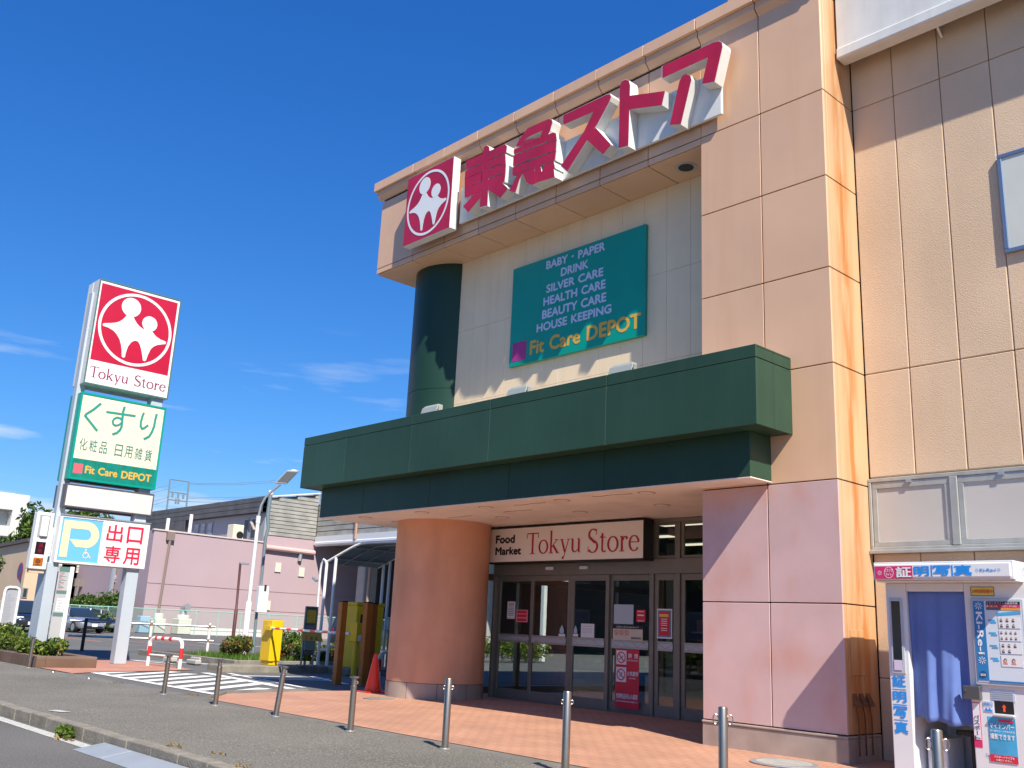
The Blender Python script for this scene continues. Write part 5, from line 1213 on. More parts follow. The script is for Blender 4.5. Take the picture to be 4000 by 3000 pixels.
mb = MB(); mb.tube([(-24.54, 10.54, .27), (-23.27, 10.80, .27)], .022, 8); mb.build('cross_bar', m_white, hg)
hg2 = thing('hoop_barrier', 'shaded hoop barrier half hidden behind the round column', 'barrier', (-18.2, 13.5, 0))
hoop(hg2, (-18.35, 13.2, 0), (-17.9, 14.6, 0), .68, [(.09, .19), (.42, .48), (.81, .91)])
gp = thing('pipe_guardrail', 'white two rail pipe guard fence beyond the hoop barrier', 'guardrail', (-32.3, 14, 0))
for (x, y) in ((-32.6, 13.96), (-31.87, 15.7)):
    mb = MB(); mb.tube([(x, y, 0), (x, y, 1.05)], .05, 12); p_ = mb.build('post', m_whiteold, gp, smooth=True)
    mb = MB(); 
    for z in (.46, .93): mb.tube([(x-.02, y, z-.05), (x-.02, y, z+.05)], .075, 10)
    mb.build('rail_clamp', M('clamp_rust', (.25, .13, .08), .7), p_)
mb = MB()
for z in (.46, .93): mb.tube([(-33.5, 11.6, z), (-32.6, 13.96, z), (-31.8, 15.85, z)], .036, 10)
mb.build('rail', m_galv, gp, smooth=True)
# ================================================================== EXIT ISLAND, GATE, SHELTER
mb = MB(); mb.box(-22.95, -22.15, 11.35, 13.05, -.05, .15); mb.box(-22.95, -22.15, 13.055, 16.2, -.05, .15); mb.box(-22.149, -21.2, 14.3, 16.2, -.05, .148)
tag(mb.build('exit_island', m_kerb, bevel=.03, segs=2), kind='structure')
mb = MB(); mb.box(-31, -24.75, 13.1, 16.8, -.05, .13); tag(mb.build('verge', m_soil), kind='structure')
mb = MB(); mb.box(-24.749, -24.6, 13.1, 16.8, -.05, .16); mb.box(-31, -24.6, 12.95, 13.099, -.05, .16); tag(mb.build('verge_kerb', m_kerb, bevel=.015), kind='structure')
for i, (x, y) in enumerate(((-25.35, 12.15), (-26.6, 12.05), (-26.9, 13.0))):
    mb = MB(); mb.box(x-.3, x+.3, y-.09, y+.09, 0, .13); tag(mb.build('kerb_block', m_concrete, bevel=.03), ['short concrete block on the ground behind the hoop barrier, nearest the lane', 'short concrete block behind the foot of the hoop barrier', 'concrete block beside the hedge bed'][i], 'block')
gt = thing('parking_gate', 'yellow parking gate machine with a striped lowered arm', 'parking gate', (-22.5, 12.8, .15))
mb = MB(); ga = [(-22.76, 12.66), (-22.30, 12.66), (-22.30, 12.96), (-22.76, 12.96)]
mb.box(-22.74, -22.32, 12.68, 12.94, .15, .25); mb.box(-22.77, -22.29, 12.65, 12.97, .25, 1.25); mb.build('gate_housing', m_yellow, gt, bevel=.015)
mb = MB(); mb.box(-22.74, -22.30, 12.67, 12.95, 1.2505, 1.262); mb.build('top_cover', m_galv, gt)
mb = MB(); mb.prism([(-22.288, 12.66, 1.12), (-22.288, 12.78, 1.12), (-22.288, 12.78, .25), (-22.288, 12.66, .25)], (.012, 0, 0)); mb.build('front_door', m_yellow, gt, bevel=.004)
arm0 = Vector((-22.27, 12.60, 1.055)); armE = Vector((-18.62, 12.52, 1.035))
mb = MB(); mb.box(-22.5, -22.2, 12.55, 12.649, 1.0, 1.11); mb.build('arm_clamp', m_yellow, gt, bevel=.006)
ar = None
mb = MB(); mb.tube([arm0, armE], .028, 10); ar = mb.build('gate_arm', m_white, gt, smooth=True)
mb = MB(); n = 13
for k in range(1, n, 2):
    mb = MB(); mb.tube([arm0+(armE-arm0)*(k/n), arm0+(armE-arm0)*((k+.8)/n)], .0295, 10); mb.build('red_band', m_redor, ar, smooth=True)
# upright instruction board and yellow exit panel
st = thing('instruction_stand', 'grey framed instruction board standing behind the gate arm', 'stand', (-22.14, 13.6, .15))
mb = MB()
for y in (13.49, 13.83): mb.tube([(-22.14, y, .15), (-22.14, y, 1.63)], .025, 8); mb.box(-22.28, -22.0, y-.06, y+.06, .15, .19)
mb.tube([(-22.14, 13.49, 1.62), (-22.14, 13.83, 1.62)], .02, 8); mb.build('frame', m_pipegrey, st)
mb = MB(); mb.box(-22.15, -22.13, 13.51, 13.81, .42, 1.60); bo_ = mb.build('board', M('board_dark', (.10, .11, .12), .35), st)
PSt = PL('X', -22.13); mb = MB(); plpoly(mb, PSt, rect(13.53, 13.79, 1.22, 1.55), .003, .002); mb.build('yellow_poster', M('poster_yel', (.62, .42, .05), .5, var=.3, vs=20), bo_)
mb = MB(); plpoly(mb, PSt, rect(13.535, 13.785, 1.05, 1.16), .003, .002); r2 = random.Random(8)
for k in range(12): plpoly(mb, PSt, rect(13.54, 13.60+r2.uniform(.05, .17), .48+.035*k, .49+.035*k), .003, .002)
mb.build('print', M('print_mid', (.22, .23, .24), .5), bo_)
ep = thing('exit_panel', 'sloping yellow panel reading exit in kanji beside a red no entry disc', 'sign', (-22.0, 13.4, .75))
PEp = PL('X', -22.05); s2_ = reg(950, 2200, 1350, 2700, 1327)
ep0 = [onX(s2_(*p), -22.05) for p in [(765, 848), (1000, 868), (1035, 1020), (762, 995)]]
mb = MB(); mb.prism([(v.x, v.y, v.z) for v in ep0], (-.03, 0, 0)); e_ = mb.build('yellow_plate', m_khaki, ep, bevel=.004)
cc = onX(s2_(816, 962), -22.05); mb = MB(); plpoly(mb, PEp, ell(cc.y, cc.z, .030, .042, 22), .003, .002); mb.build('no_entry_disc', m_posterred, e_)
mb = MB(); plpoly(mb, PEp, rect(cc.y-.02, cc.y+.02, cc.z-.006, cc.z+.006), .006, .002); mb.build('white_bar', m_posterw, e_)
mb = MB()
for ch, p in (('出', (884, 970)), ('口', (948, 976))): q = onX(s2_(*p), -22.05); text(mb, PEp, ch, q.y-.033, q.z-.04, q.y+.033, q.z+.04, .003, 0, .03)
mb.build('exit_text', m_black, e_)
mb = MB(); mb.box(-22.09, -22.06, 13.5, 13.8, .55, 1.0); mb.build('bracket', m_pipegrey, ep)
# shelter over the pay machine
sh = thing('gate_shelter', 'pipe framed shelter with a blue grey arched roof above the pay machine', 'shelter', (-22, 15, .15))
posts = [(-22.80, 14.4), (-22.47, 14.47)]
s3_ = reg(1250, 2050, 1600, 2450, 1452)
E0 = Vector((-22.80, 14.40, 2.86)); E1 = Vector((-22.46, 14.48, 2.98)); EP = Vector((-21.87, 14.75, 3.36)); ER = Vector((-19.3, 16.0, 3.42))
dvec = Vector((-.25, 1.75, 0))
ridge = [Vector((-22.86, 14.40, 2.83)), Vector((-22.5, 14.46, 2.98)), Vector((-22.1, 14.52, 3.14)), Vector((-21.75, 14.57, 3.27)), Vector((-21.5, 14.6, 3.325)), Vector((-21.2, 14.63, 3.345)), Vector((-20.6, 14.7, 3.345)), Vector((-19.6, 14.82, 3.34)), Vector((-18.9, 14.9, 3.32))]
mb = MB(); mb.tube(ridge, .035, 10)
mb.tube([p+Vector((0, 1.75, 0)) for p in ridge], .03, 10); mb.build('edge_pipe', m_white, sh, smooth=True)
mb = MB()
for i in range(len(ridge)-1):
    a, b = ridge[i], ridge[i+1]; e = Vector((0, 1.75, 0)); h = Vector((0, 0, .012)); mb.add([a+h, b+h, b+e+h, a+e+h, a-h, b-h, b+e-h, a+e-h], [(0, 1, 2, 3), (7, 6, 5, 4), (0, 4, 5, 1), (2, 6, 7, 3)])
mb.build('roof_sheet', m_blueshelter, sh, smooth=True)
mb = MB()
for f in (.3, .62): 
    for i in range(len(ridge)-1): mb.tube([ridge[i]+Vector((0, 1.75*f, -.03)), ridge[i+1]+Vector((0, 1.75*f, -.03))], .015, 6)
mb.tube([ridge[1]+Vector((0, 0, -.05)), ridge[1]+Vector((0, 1.75, -.05))], .02, 6); mb.tube([ridge[3]+Vector((0, 0, -.05)), ridge[3]+Vector((0, 1.75, -.05))], .02, 6); mb.build('roof_batten', m_galv, sh)
for (x, y), z in ((posts[0], 2.84), (posts[1], 2.97), ((-22.6, 16.15), 2.9), ((-22.3, 16.15), 2.98), ((-19.3, 14.9), 3.3), ((-19.3, 16.5), 3.3)):
    mb = MB(); mb.tube([(x, y, .15 if x < -20 else 0), (x, y, z)], .042, 12); mb.build('post', m_white, sh, smooth=True)
mb = MB()
for z in (.55,): mb.tube([(-22.8, 14.4, z), (-22.47, 14.47, z)], .03, 8); mb.tube([(-22.47, 14.47, z+.1), (-22.5, 16.2, z+.1)], .03, 8)
mb.build('cross_rail', m_white, sh)
sp = thing('curved_lamp', 'thin white hooked pipe lamp behind the shelter posts', 'lamp', (-26.2, 16.7, .13))
q0 = onY(s2_(945, 830), 16.7); q1_ = onY(s2_(1000, 100), 16.7); q2_ = onY(s3_(110, 600), 16.7)
mb = MB(); mb.tube([(q0.x, 16.7, .13), (q1_.x, 16.7, q1_.z), (q1_.x+.04, 16.7, q1_.z+.22), (q1_.x+.14, 16.7, q1_.z+.36), (q2_.x, 16.7, q2_.z)], .035, 10); mb.build('pole', m_white, sp, smooth=True)
lh = onY(s2_(930, 210), 16.7); mb = MB(); mb.obox((lh.x, 16.7, lh.z), (.10, 0, -.05), (0, .05, 0), (.01, 0, .03)); mb.build('lamp_head', m_galv, sp)
# pay machine cabinet
pm = thing('pay_machine', 'tall yellow pay machine cabinet with dark display windows', 'pay machine', (-21.7, 15.2, .15))
mb = MB(); base = [(-22.25, 14.62), (-21.57, 14.67), (-21.42, 15.42), (-22.1, 15.5)]
mb.prism([(x, y, .15) for x, y in base], (0, 0, 1.58)); cbx = mb.build('cabinet', m_yelbox, pm, bevel=.015)
mb = MB(); cx_, cy_ = -21.83, 15.05
mb.prism([(cx_+(x-cx_)*1.05, cy_+(y-cy_)*1.05, 1.73) for x, y in base], (0, 0, .08)); mb.build('cap', m_yelbox, pm, bevel=.008)
def onface(s, z, off=.004): p = Vector((-21.57+.15*s, 14.67+.75*s, z)); nrm = Vector((.75, -.15, 0)).normalized(); return p+nrm*off
def fbox(s0, s1, z0, z1, off, mat, name, par):
    mb = MB(); mb.prism([onface(s0, z0, off), onface(s1, z0, off), onface(s1, z1, off), onface(s0, z1, off)], (-.7*.004, .004*.14, 0)); return mb.build(name, mat, par)
fbox(.15, .30, 1.1, 1.5, .004, m_bglass, 'display_window', cbx); fbox(.42, .75, .75, 1.45, .004, m_bglass, 'display_window', cbx); fbox(.45, .72, 1.25, 1.40, .008, m_posterred, 'red_label', cbx)
mb = MB(); mb.box(-22.36, -22.262, 14.60, 14.80, 1.0, 1.45); mb.build('side_box', m_acwhite, pm, bevel=.008)
# post-mounted button box
yp = thing('call_post', 'short yellow post with a call button box on a bolted base plate', 'post', (-20.77, 14.18, 0))
mb = MB(); mb.tube([(-20.77, 14.18, 0), (-20.77, 14.18, .95)], .075, 14); mb.build('post', m_yelbox, yp, smooth=True)
mb = MB(); mb.lathe(-20.77, 14.18, [(.2, .0), (.2, .02)], 20); mb.build('base_plate', m_black, yp)
mb = MB(); mb.box(-20.92, -20.6, 14.05, 14.3, .82, 1.28); yb2 = mb.build('box', m_yelbox, yp, bevel=.01)
mb = MB(); mb.box(-20.599, -20.595, 14.1, 14.2, .84, .98); mb.build('notice', m_posterw, yb2)
# three orange guard posts
for i, (x, y, l) in enumerate(((-18.04, 11.9, 'square orange brown guard post standing alone left of the yellow call post'), (-17.58, 12.24, 'square orange brown guard post, the nearer of the pair beside the cone'), (-18.25, 12.85, 'square orange brown guard post, the rear one of the pair beside the cone'))):
    mb = MB(); mb.box(x-.075, x+.075, y-.075, y+.075, -.01, 1.70); mb.box(x-.1, x+.1, y-.1, y+.1, -.01, .012)
    p_ = tag(mb.build('guard_post', m_orpost, bevel=.008), l, 'guard post', 'orange guard posts by the exit lane')
    mb = MB(); mb.box(x-.076, x+.076, y-.076, y+.076, 1.7005, 1.725); mb.build('post_cap', m_black, p_)
ps = thing('direction_sign', 'small blue sign on a grey stand right beside the round column', 'sign', (-20.6, 16.0, 0))
s4_ = reg(1250, 2350, 1600, 2750, 1452)
b0 = onY(s4_(1070, 250), 16.0); b1 = onY(s4_(1200, 460), 16.0)
mb = MB(); mb.box(b0.x, b1.x+.1, 15.98, 16.0, b1.z, b0.z); pb_ = mb.build('blue_plate', M('plate_blue', (.16, .42, .75), .5), ps)
mb = MB(); mb.box(b0.x+.12, b0.x+.18, 15.97, 15.979, b1.z+.06, b0.z-.06); mb.build('yellow_mark', m_yelsign, pb_)
mb = MB(); mb.tube([(b0.x+.15, 16.02, 0), (b0.x+.15, 16.02, b0.z)], .03, 8); mb.build('stand', m_pipegrey, ps)
# ================================================================== HEDGE BED, LAMPS
r8_ = reg(550, 2300, 1150, 2750, 2212); s1_ = reg(950, 1800, 1350, 2300, 1327)
hl = [(-26.3, 14.1, .62, .40, 'clipped shrub with some red leaves in front of the lamp post foot', [m_leaf, m_leafd, m_leafy, m_leafr]), (-25.35, 14.6, .5, .36, 'reddish shrub directly behind the yellow gate machine', [m_leaf, m_leafr, m_leafd]), (-25.1, 15.5, .62, .42, 'green shrub right of the yellow gate machine', [m_leaf, m_leafy, m_leafd]), (-25.2, 16.3, .5, .42, 'red flowering shrub behind the instruction stand', [m_leaf, m_leafr, m_leafd]), (-27.9, 14.6, .55, .34, 'thin shrub at the left end of the hedge bed', [m_leaf, m_leafd, m_leafr]), (-27.2, 16.2, .7, .5, 'dark shrub at the back of the hedge bed', [m_leafd, m_leaf])]
for i, (x, y, r, rz, l, ms) in enumerate(hl): shrub('verge_shrub', l, 'shrub', (x, y, .15+rz*.8), (r, r*.9, rz), 1300, .06, ms, 'shrubs in the verge beside the gate', 5, 50+i, .13)
mb = MB(); rg = random.Random(31)
for _ in range(2600):
    x, y = rg.uniform(-28.5, -24.8), rg.uniform(13.15, 16.7)
    if x < -25.6 and y > 14.2 and rg.random() < .6: continue
    h = rg.uniform(.08, .22); a = rg.uniform(0, 6.28); w = .012; lx_, ly_ = rg.gauss(0, .05), rg.gauss(0, .05)
    mb.add([(x-w*math.cos(a), y-w*math.sin(a), .13), (x+w*math.cos(a), y+w*math.sin(a), .13), (x+lx_, y+ly_, .13+h)], [(0, 1, 2)])
tag(mb.build('grass', m_grass), 'long green grass around the shrubs of the verge', 'grass', kind='stuff')
lp = thing('lamp_post', 'tall white street lamp with a bent neck and square twin floodlight head', 'street lamp', (-29.45, 15.77, .13))
bx, by = -29.45, 15.77
def lpt(px): 
    h_ = Vector((FW.x, FW.y, 0)).normalized(); d = ray(*px); t = ((Vector((bx, by, 0))-CAM).dot(h_))/d.dot(h_); return CAM+d*t
top = lpt(s1_(195, 715)); nk = lpt(s1_(480, 305)); hd1 = lpt(s1_(575, 205))
mb = MB(); mb.tube([(bx, by, .13), (bx, by, 1.76), (bx, by, 1.82)], [.095, .095, .062], 14); mb.tube([(bx, by, 1.80), (bx, by, top.z)], .062, 14); mb.tube([(bx, by, top.z-.25), (bx, by, top.z)], .075, 14)
pole = mb.build('pole', m_white, lp, smooth=True)
c1 = lpt(s1_(235, 575)); c2 = lpt(s1_(290, 475)); c3 = lpt(s1_(380, 385))
mb = MB(); mb.tube([(bx, by, top.z), c1, c2, c3, nk], .042, 12); mb.build('neck', m_galv, lp, smooth=True)
ax = (hd1-nk).normalized(); side = Vector((.55, .83, 0)).normalized(); upv = side.cross(ax).normalized()
cn = nk+ax*.33
mb = MB(); mb.obox(cn, ax*.31, side*.20, upv*.05); fl_ = mb.build('flood_head', M('flood_grey', (.45, .47, .52), .4, metal=.3), lp, bevel=.02)
dn = upv if upv.dot(CAM-cn) > 0 else -upv
mb = MB(); mb.obox(cn+dn*.0515, ax*.24, side*.17, upv*.004); mb.build('lamp_lens', M('lens_grey', (.12, .13, .14), .2), fl_)
mb = MB(); mb.obox(cn+ax*.25-dn*.07, ax*.09, side*.09, upv*.03); mb.obox(cn+ax*.25-dn*.06+side*.15, ax*.05, side*.04, upv*.03); mb.build('ballast', m_white, fl_, bevel=.02)
sph = lpt(s1_(125, 845)); mb = MB(); dd = Vector((-.3, -.45, 1)).normalized(); mb.obox((sph.x, sph.y, sph.z), dd*.16, (side*.05), dd.cross(side)*.06); spk = mb.build('side_spot', M('spot_rust', (.50, .40, .33), .6, var=.3, vs=9), lp, bevel=.02)
# grey control pole with the white box
gpx, gpy = -31.3, 17.15
def gpt(px):
    h_ = Vector((FW.x, FW.y, 0)).normalized(); d = ray(*px); t = ((Vector((gpx, gpy, 0))-CAM).dot(h_))/d.dot(h_); return CAM+d*t
gq = thing('service_pole', 'grey service pole carrying a white meter cabinet', 'utility pole', (gpx, gpy, 0))
pts = [gpt(r8_(1640, 690)), gpt(r8_(1670, 330)), gpt(s1_(230, 1600)), gpt(s1_(290, 1000)), gpt(s1_(325, 870)), gpt(s1_(318, 700)), gpt(s1_(355, 440))]
pts[0].z = .0
mb = MB(); mb.tube(pts, [.05, .05, .05, .055, .055, .07, .07], 12); mb.build('pole', m_pipegrey, gq, smooth=True)
bA = gpt(s2_(250, 300)); bB = gpt(s2_(240, 640)); cz = (bA.z+bB.z)/2
mb = MB(); mb.obox((bA.x+.09, bA.y-.02, cz), Vector((.10, 0, 0)), Vector((0, .19, 0)), (0, 0, (bA.z-bB.z)/2)); mc = mb.build('meter_cabinet', m_white, gq, bevel=.012)
mb = MB(); mb.box(bA.x+.19, bA.x+.196, bA.y-.03, bA.y+.06, cz+.28, cz+.50); mb.build('meter_window', m_bglass, mc)
mb = MB(); mb.box(bA.x+.19, bA.x+.193, bA.y-.2, bA.y+.16, cz+.05, cz+.056); mb.build('door_joint', m_boothgrey, mc)
mb = MB(); e_ = pts[-1]; mb.lathe(e_.x, e_.y, [(.08, e_.z), (.09, e_.z+.1), (.05, e_.z+.16)], 12); mb.build('insulator', m_white, gq)
br = thing('park_lamp', 'brown lamp post with a flat grey head in the car park', 'street lamp', (-52, 27.1, 0))
r7_ = reg(550, 1850, 1050, 2350, 1659)
b0 = onX(r8_(1335, 640), -52); b1 = onX(r7_(1290, 1170), -52)
mb = MB(); mb.tube([(-52, b0.y, 0), (-52, b0.y, 1.7), (-52, b0.y, 1.75), (-52, b1.y, b1.z)], [.10, .10, .07, .07], 10); mb.build('pole', m_pipebr, br, smooth=True)
l1 = onX(r7_(1400, 1145), -52); mb = MB(); mb.box(-52.1, -51.9, b1.y-.05, l1.y, b1.z-.02, b1.z+.10); mb.build('lamp_head', m_galv, br, bevel=.02)
# weed in the gutter and steel ramp plates at the kerb
wd = thing('gutter_weed', 'small green weed growing in the gutter at the kerb', 'weed', (-11.75, 4.2, -.13))
mb = MB(); rg = random.Random(77)
for _ in range(70):
    a = rg.uniform(0, 6.28); h = rg.uniform(.05, .13); L = rg.uniform(.05, .17); mb.tube([(-11.72, 4.215, -.13), (-11.72+.5*L*math.cos(a), 4.215+.25*L*math.sin(a), -.13+h*.8), (-11.72+1.15*L*math.cos(a), 4.2+.4*L*math.sin(a), -.13+h)], [.003, .003, .001], 4)
mb.leaves((-11.72, 4.19, -.07), (.20, .09, .07), 420, .026, rg, 0, 1, shell=.1); mb.build('leaves', m_leaf, wd)
mb = MB(); mb.leaves((-11.55, 4.13, -.125), (.22, .07, .012), 26, .05, rg); mb.build('dry_leaf', m_dry, wd)
for i, (x0_, x1_) in enumerate(((-10.72, -10.0), (-9.99, -8.2))):
    mb = MB(); mb.prism([(x0_, 3.93, -.132), (x0_, 4.26, -.132), (x0_, 4.26, -.075)], (x1_-x0_, 0, 0)); tag(mb.build('ramp_plate', m_plate, bevel=.004), ['short grey ramp plate against the kerb', 'long grey ramp plate against the kerb at the bottom of the view'][i], 'ramp')
mb = MB(); rg = random.Random(5)
for cx_, cy_, r_, n_ in ((-9.6, 4.5, .16, 22), (-8.9, 4.6, .14, 14), (-8.1, 4.45, .14, 16), (-15.55, 7.5, .18, 40), (-18.3, 7.35, .3, 24)): mb.leaves((cx_, cy_, .01), (r_, r_*.5, .015), n_, .022, rg, shell=0)
tag(mb.build('leaf_litter', m_dry), 'scattered dry leaf litter on the pavement', 'leaf litter', kind='stuff')
for i, (x, y) in enumerate(((-21.55, 7.28), (-19.6, 7.30))):
    mb = MB(); mb.lathe(x, y, [(.05, .0), (.045, .012), (.02, .018)], 14); tag(mb.build('kerb_stud', m_steel, smooth=True), ['small steel stud in the gutter in front of the near tile path', 'small steel stud in the gutter before the hatched markings'][i], 'stud', 'studs in the gutter')
r6 = reg(150, 2150, 750, 2650, 1991)
# ================================================================== PARKED CARS
def car(label, loc, hd, paint, kind='sedan', group='cars parked in the lot behind'):
    t = thing('parked_car', label, 'car', loc, group, math.atan2(hd[1], hd[0]))
    if kind == 'sedan':
        L, W, st = 4.6, .875, [(-2.3, .68, .40, .82), (-2.2, .80, .30, .95), (-1.6, .87, .24, .98), (-.6, .875, .22, .96), (.6, .875, .22, .93), (1.0, .87, .22, .90), (1.8, .84, .24, .80), (2.15, .76, .28, .70), (2.3, .60, .38, .58)]
        cab = [(-1.85, .62, .97), (-1.2, .60, 1.36), (-.5, .60, 1.45), (.15, .59, 1.42), (1.05, .66, .91)]
    else:
        L, W, st = 4.3, .86, [(-2.15, .74, .35, 1.05), (-2.1, .83, .28, 1.08), (-1.5, .86, .24, 1.08), (.4, .86, .22, 1.04), (1.0, .86, .22, 1.0), (1.7, .83, .24, .92), (2.05, .74, .3, .76), (2.15, .6, .38, .6)]
        cab = [(-2.08, .62, 1.08), (-1.8, .62, 1.62), (-.6, .63, 1.70), (.3, .60, 1.66), (1.35, .70, 1.0)]
    mb = MB(); n = 10
    for x, w, zl, zb in st:
        zm = (zl+zb)*.52
        for y, z in ((-w*.86, zl), (-w*.98, zl+.12), (-w, zm), (-w*.95, zb-.05), (-w*.82, zb), (w*.82, zb), (w*.95, zb-.05), (w, zm), (w*.98, zl+.12), (w*.86, zl)): mb.v.append((x, y, z+(.03 if abs(y) < w*.5 else 0)))
    for i in range(len(st)-1):
        for k in range(n): mb.f.append([i*n+k, i*n+(k+1) % n, (i+1)*n+(k+1) % n, (i+1)*n+k]); mb.m.append(0)
    mb.f.append(list(range(n))[::-1]); mb.m.append(0); mb.f.append([(len(st)-1)*n+k for k in range(n)]); mb.m.append(0)
    # cabin shell: glass sides, painted roof
    o = len(mb.v)
    belt = {}
    for x, w, z in cab: mb.v += [(x, -w, z), (x, w, z)]
    wb = W*.90
    xs_ = [c[0] for c in cab]; 
    for x in xs_: mb.v += [(x, -wb, .93 if kind == 'sedan' else 1.02), (x, wb, .93 if kind == 'sedan' else 1.02)]
    m_ = len(cab)
    for i in range(m_-1):
        a, b = o+2*i, o+2*(i+1); mt = 1 if i in (0, m_-2) else 0
        mb.f.append([a, a+1, b+1, b]); mb.m.append(mt)
        c, d = o+2*m_+2*i, o+2*m_+2*(i+1)
        mb.f.append([a, b, d, c]); mb.m.append(1); mb.f.append([a+1, c+1, d+1, b+1]); mb.m.append(1)
    body = mb.build('body', [paint, m_carglass], t, smooth=True, local=True)
    mb = MB()
    for s in (-1, 1):
        for i in (1, 2, 3):
            x, w, z = cab[i]; xb = x+(.35 if i == 3 else -.15 if i == 1 else 0)
            mb.tube([(x, s*(w+.01), z-.02), (xb, s*(wb+.005), .95)], .035, 6)
    mb.build('window_pillar', paint, body, local=True)
    for xw in (-1.35, 1.4):
        for s in (-1, 1):
            mb = MB(); mb.tube([(xw, s*(W-.2), .32), (xw, s*(W+.005), .32)], .32, 20); w_ = mb.build('wheel', m_tyre, t, smooth=True, local=True)
            mb = MB(); mb.tube([(xw, s*(W-.05), .32), (xw, s*(W+.012), .32)], .21, 16); 
            mb.build('rim', m_galv, w_, local=True)
    for s in (-1, 1):
        mb = MB(); mb.obox((L/2-.22, s*.60, .64 if kind == 'sedan' else .74), (.13, -.05*s, -.02), (0, .17, 0), (0, 0, .07)); mb.build('headlight', m_lamp, t, bevel=.02, local=True)
        mb = MB(); mb.obox((-L/2+.06, s*.62, .80 if kind == 'sedan' else .95), (.06, 0, 0), (0, .15, 0), (0, 0, .09)); mb.build('tail_light', m_taill, t, bevel=.01, local=True)
        mb = MB(); mb.obox((.75, s*(W+.09), .98), (.06, 0, 0), (0, .09, 0), (0, 0, .06)); mb.build('mirror', paint, t, bevel=.02, local=True)
    mb = MB(); mb.obox((L/2-.07, 0, .60), (.06, 0, 0), (0, .33, 0), (0, 0, .07)); mb.obox((L/2-.03, 0, .36), (.04, 0, 0), (0, .50, 0), (0, 0, .05)); mb.build('grille', m_black, t, local=True)
    for x in (L/2+.012, -L/2-.012):
        mb = MB(); mb.obox((x, 0, .46 if x > 0 else .72), (.01, 0, 0), (0, .165, 0), (0, 0, .082)); mb.build('number_plate', m_posterw, t, local=True)
    return t
car('silver saloon car parked nose out seen between the legs of the sign tower', (-61.6, 21.7, 0), (.99, .12), m_silver)
car('second silver car parked sideways behind the first, tail to the right', (-65.2, 23.6, 0), (-.75, -.66), m_silver)
car('dark blue car with bright headlight parked at the far left behind the tower leg', (-60.2, 18.3, 0), (.98, -.12), m_navy, 'van')
car('dark car seen through the gate shelter posts, parked beyond the hedge', (-42.2, 29.4, 0), (-.35, .94), m_navy, 'van')
# ================================================================== ANNEX BUILDING BEHIND
ax_ = thing('annex_building', 'long pink rendered building with grey ribbed cladding above, behind the car park', 'building', (-67, 33, 0))
Q = [(-66.3, 27.67), (-67.4, 36.9), (-86, 36.9), (-85, 27.67)]
mb = MB(); mb.prism([(x, y, -.05) for x, y in Q], (0, 0, 7.0)); mb.box(-86, -67.42, 36.95, 60, -.05, 7.6)
pk = mb.build('pink_wall', m_pinkwall, ax_)
mb = MB(); mb.prism([(-66.22, 27.6, 6.95), (-67.32, 36.85, 6.95), (-67.6, 36.85, 6.95), (-66.5, 27.6, 6.95)], (0, 0, .10)); mb.build('parapet_cap', M('cap_pale', (.60, .50, .47), .7), pk)
mb = MB()
for z in (1.9, 3.35): mb.tube([(-66.27, 27.65, z), (-67.38, 36.9, z), (-67.41, 46, z)], .012, 4)
mb.build('wall_joint', M('joint_mauve', (.36, .24, .26), .8), pk)
# ribbed tower with a sloping top
mb = MB(); z = 7.6; XT = -67.36; k = 0
def topz(y): return 10.45+(y-36.9)*(11.25-10.45)/(41.2-36.9)
while z < 11.3:
    z1 = z+.30
    ya = 36.9; yb3 = 41.25
    if topz(ya) < z1: ya = 36.9+(z1-10.45)/(11.25-10.45)*4.3
    if ya < yb3-.1:
        mb.prism([(XT, ya, z), (XT, yb3, z), (XT, yb3, z1-.05), (XT, ya, z1-.05)], (-.3, 0, 0)); mb.box(XT-.3, XT-.06, ya, yb3, z1-.05, z1, 1)
    z = z1
mb.box(-86, XT-.05, 36.95, 60, 7.61, 10.45, 1)
mb.prism([(XT-.1, 36.9, 10.40), (XT-.1, 41.3, 10.40), (XT-.1, 41.3, 11.22)], (-18, 0, 0), 1)
mb.build('ribbed_tower', [m_rib, m_ribd], ax_)
mb = MB(); mb.tube([(XT+.05, 36.8, 10.5), (XT+.05, 41.35, 11.33)], .07, 6); mb.build('verge_trim', M('trim_white', (.6, .6, .58), .5), ax_)
# street-facing wing: ribbed face, white gutter fascia, open parking below
mb = MB(); z = 7.85
while z < 12.6: mb.box(-67.3, -38, 41.3, 41.6, z, z+.36); mb.box(-67.3, -38, 41.36, 41.6, z+.36, z+.42, 1); z += .42
mb.box(-67.3, -38, 41.61, 60, 7.86, 12.5, 1); mb.build('ribbed_wing', [m_rib, m_ribd], ax_)
mb = MB(); mb.box(-67.3, -38, 41.2, 41.7, 7.35, 7.84); mb.tube([(-67.3, 41.35, 7.28), (-38, 41.35, 7.28)], .22, 10); mb.build('white_fascia', M('fascia_white', (.62, .64, .66), .5), ax_)
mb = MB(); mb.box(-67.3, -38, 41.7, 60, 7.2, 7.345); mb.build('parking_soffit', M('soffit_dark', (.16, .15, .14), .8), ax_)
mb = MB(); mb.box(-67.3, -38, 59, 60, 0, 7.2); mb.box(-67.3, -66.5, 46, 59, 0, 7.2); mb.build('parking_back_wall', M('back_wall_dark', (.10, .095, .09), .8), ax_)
def an(px, y): p = onY(px, y); return p
mb = MB(); p0 = an(s3_(610, 700), 43); p1 = an(s3_(735, 700), 43)
mb.box(p0.x, p1.x, 43, 44.2, 0, 7.2); mb.build('concrete_column', m_concrete, ax_, bevel=.05)
for x_ in (p0.x-9.5, p0.x+4.8, p0.x+9.5, p0.x+14.3):
    mb = MB(); mb.box(x_, x_+1.2, 43, 44.2, 0, 7.2); mb.build('concrete_column', m_concrete, ax_, bevel=.05)
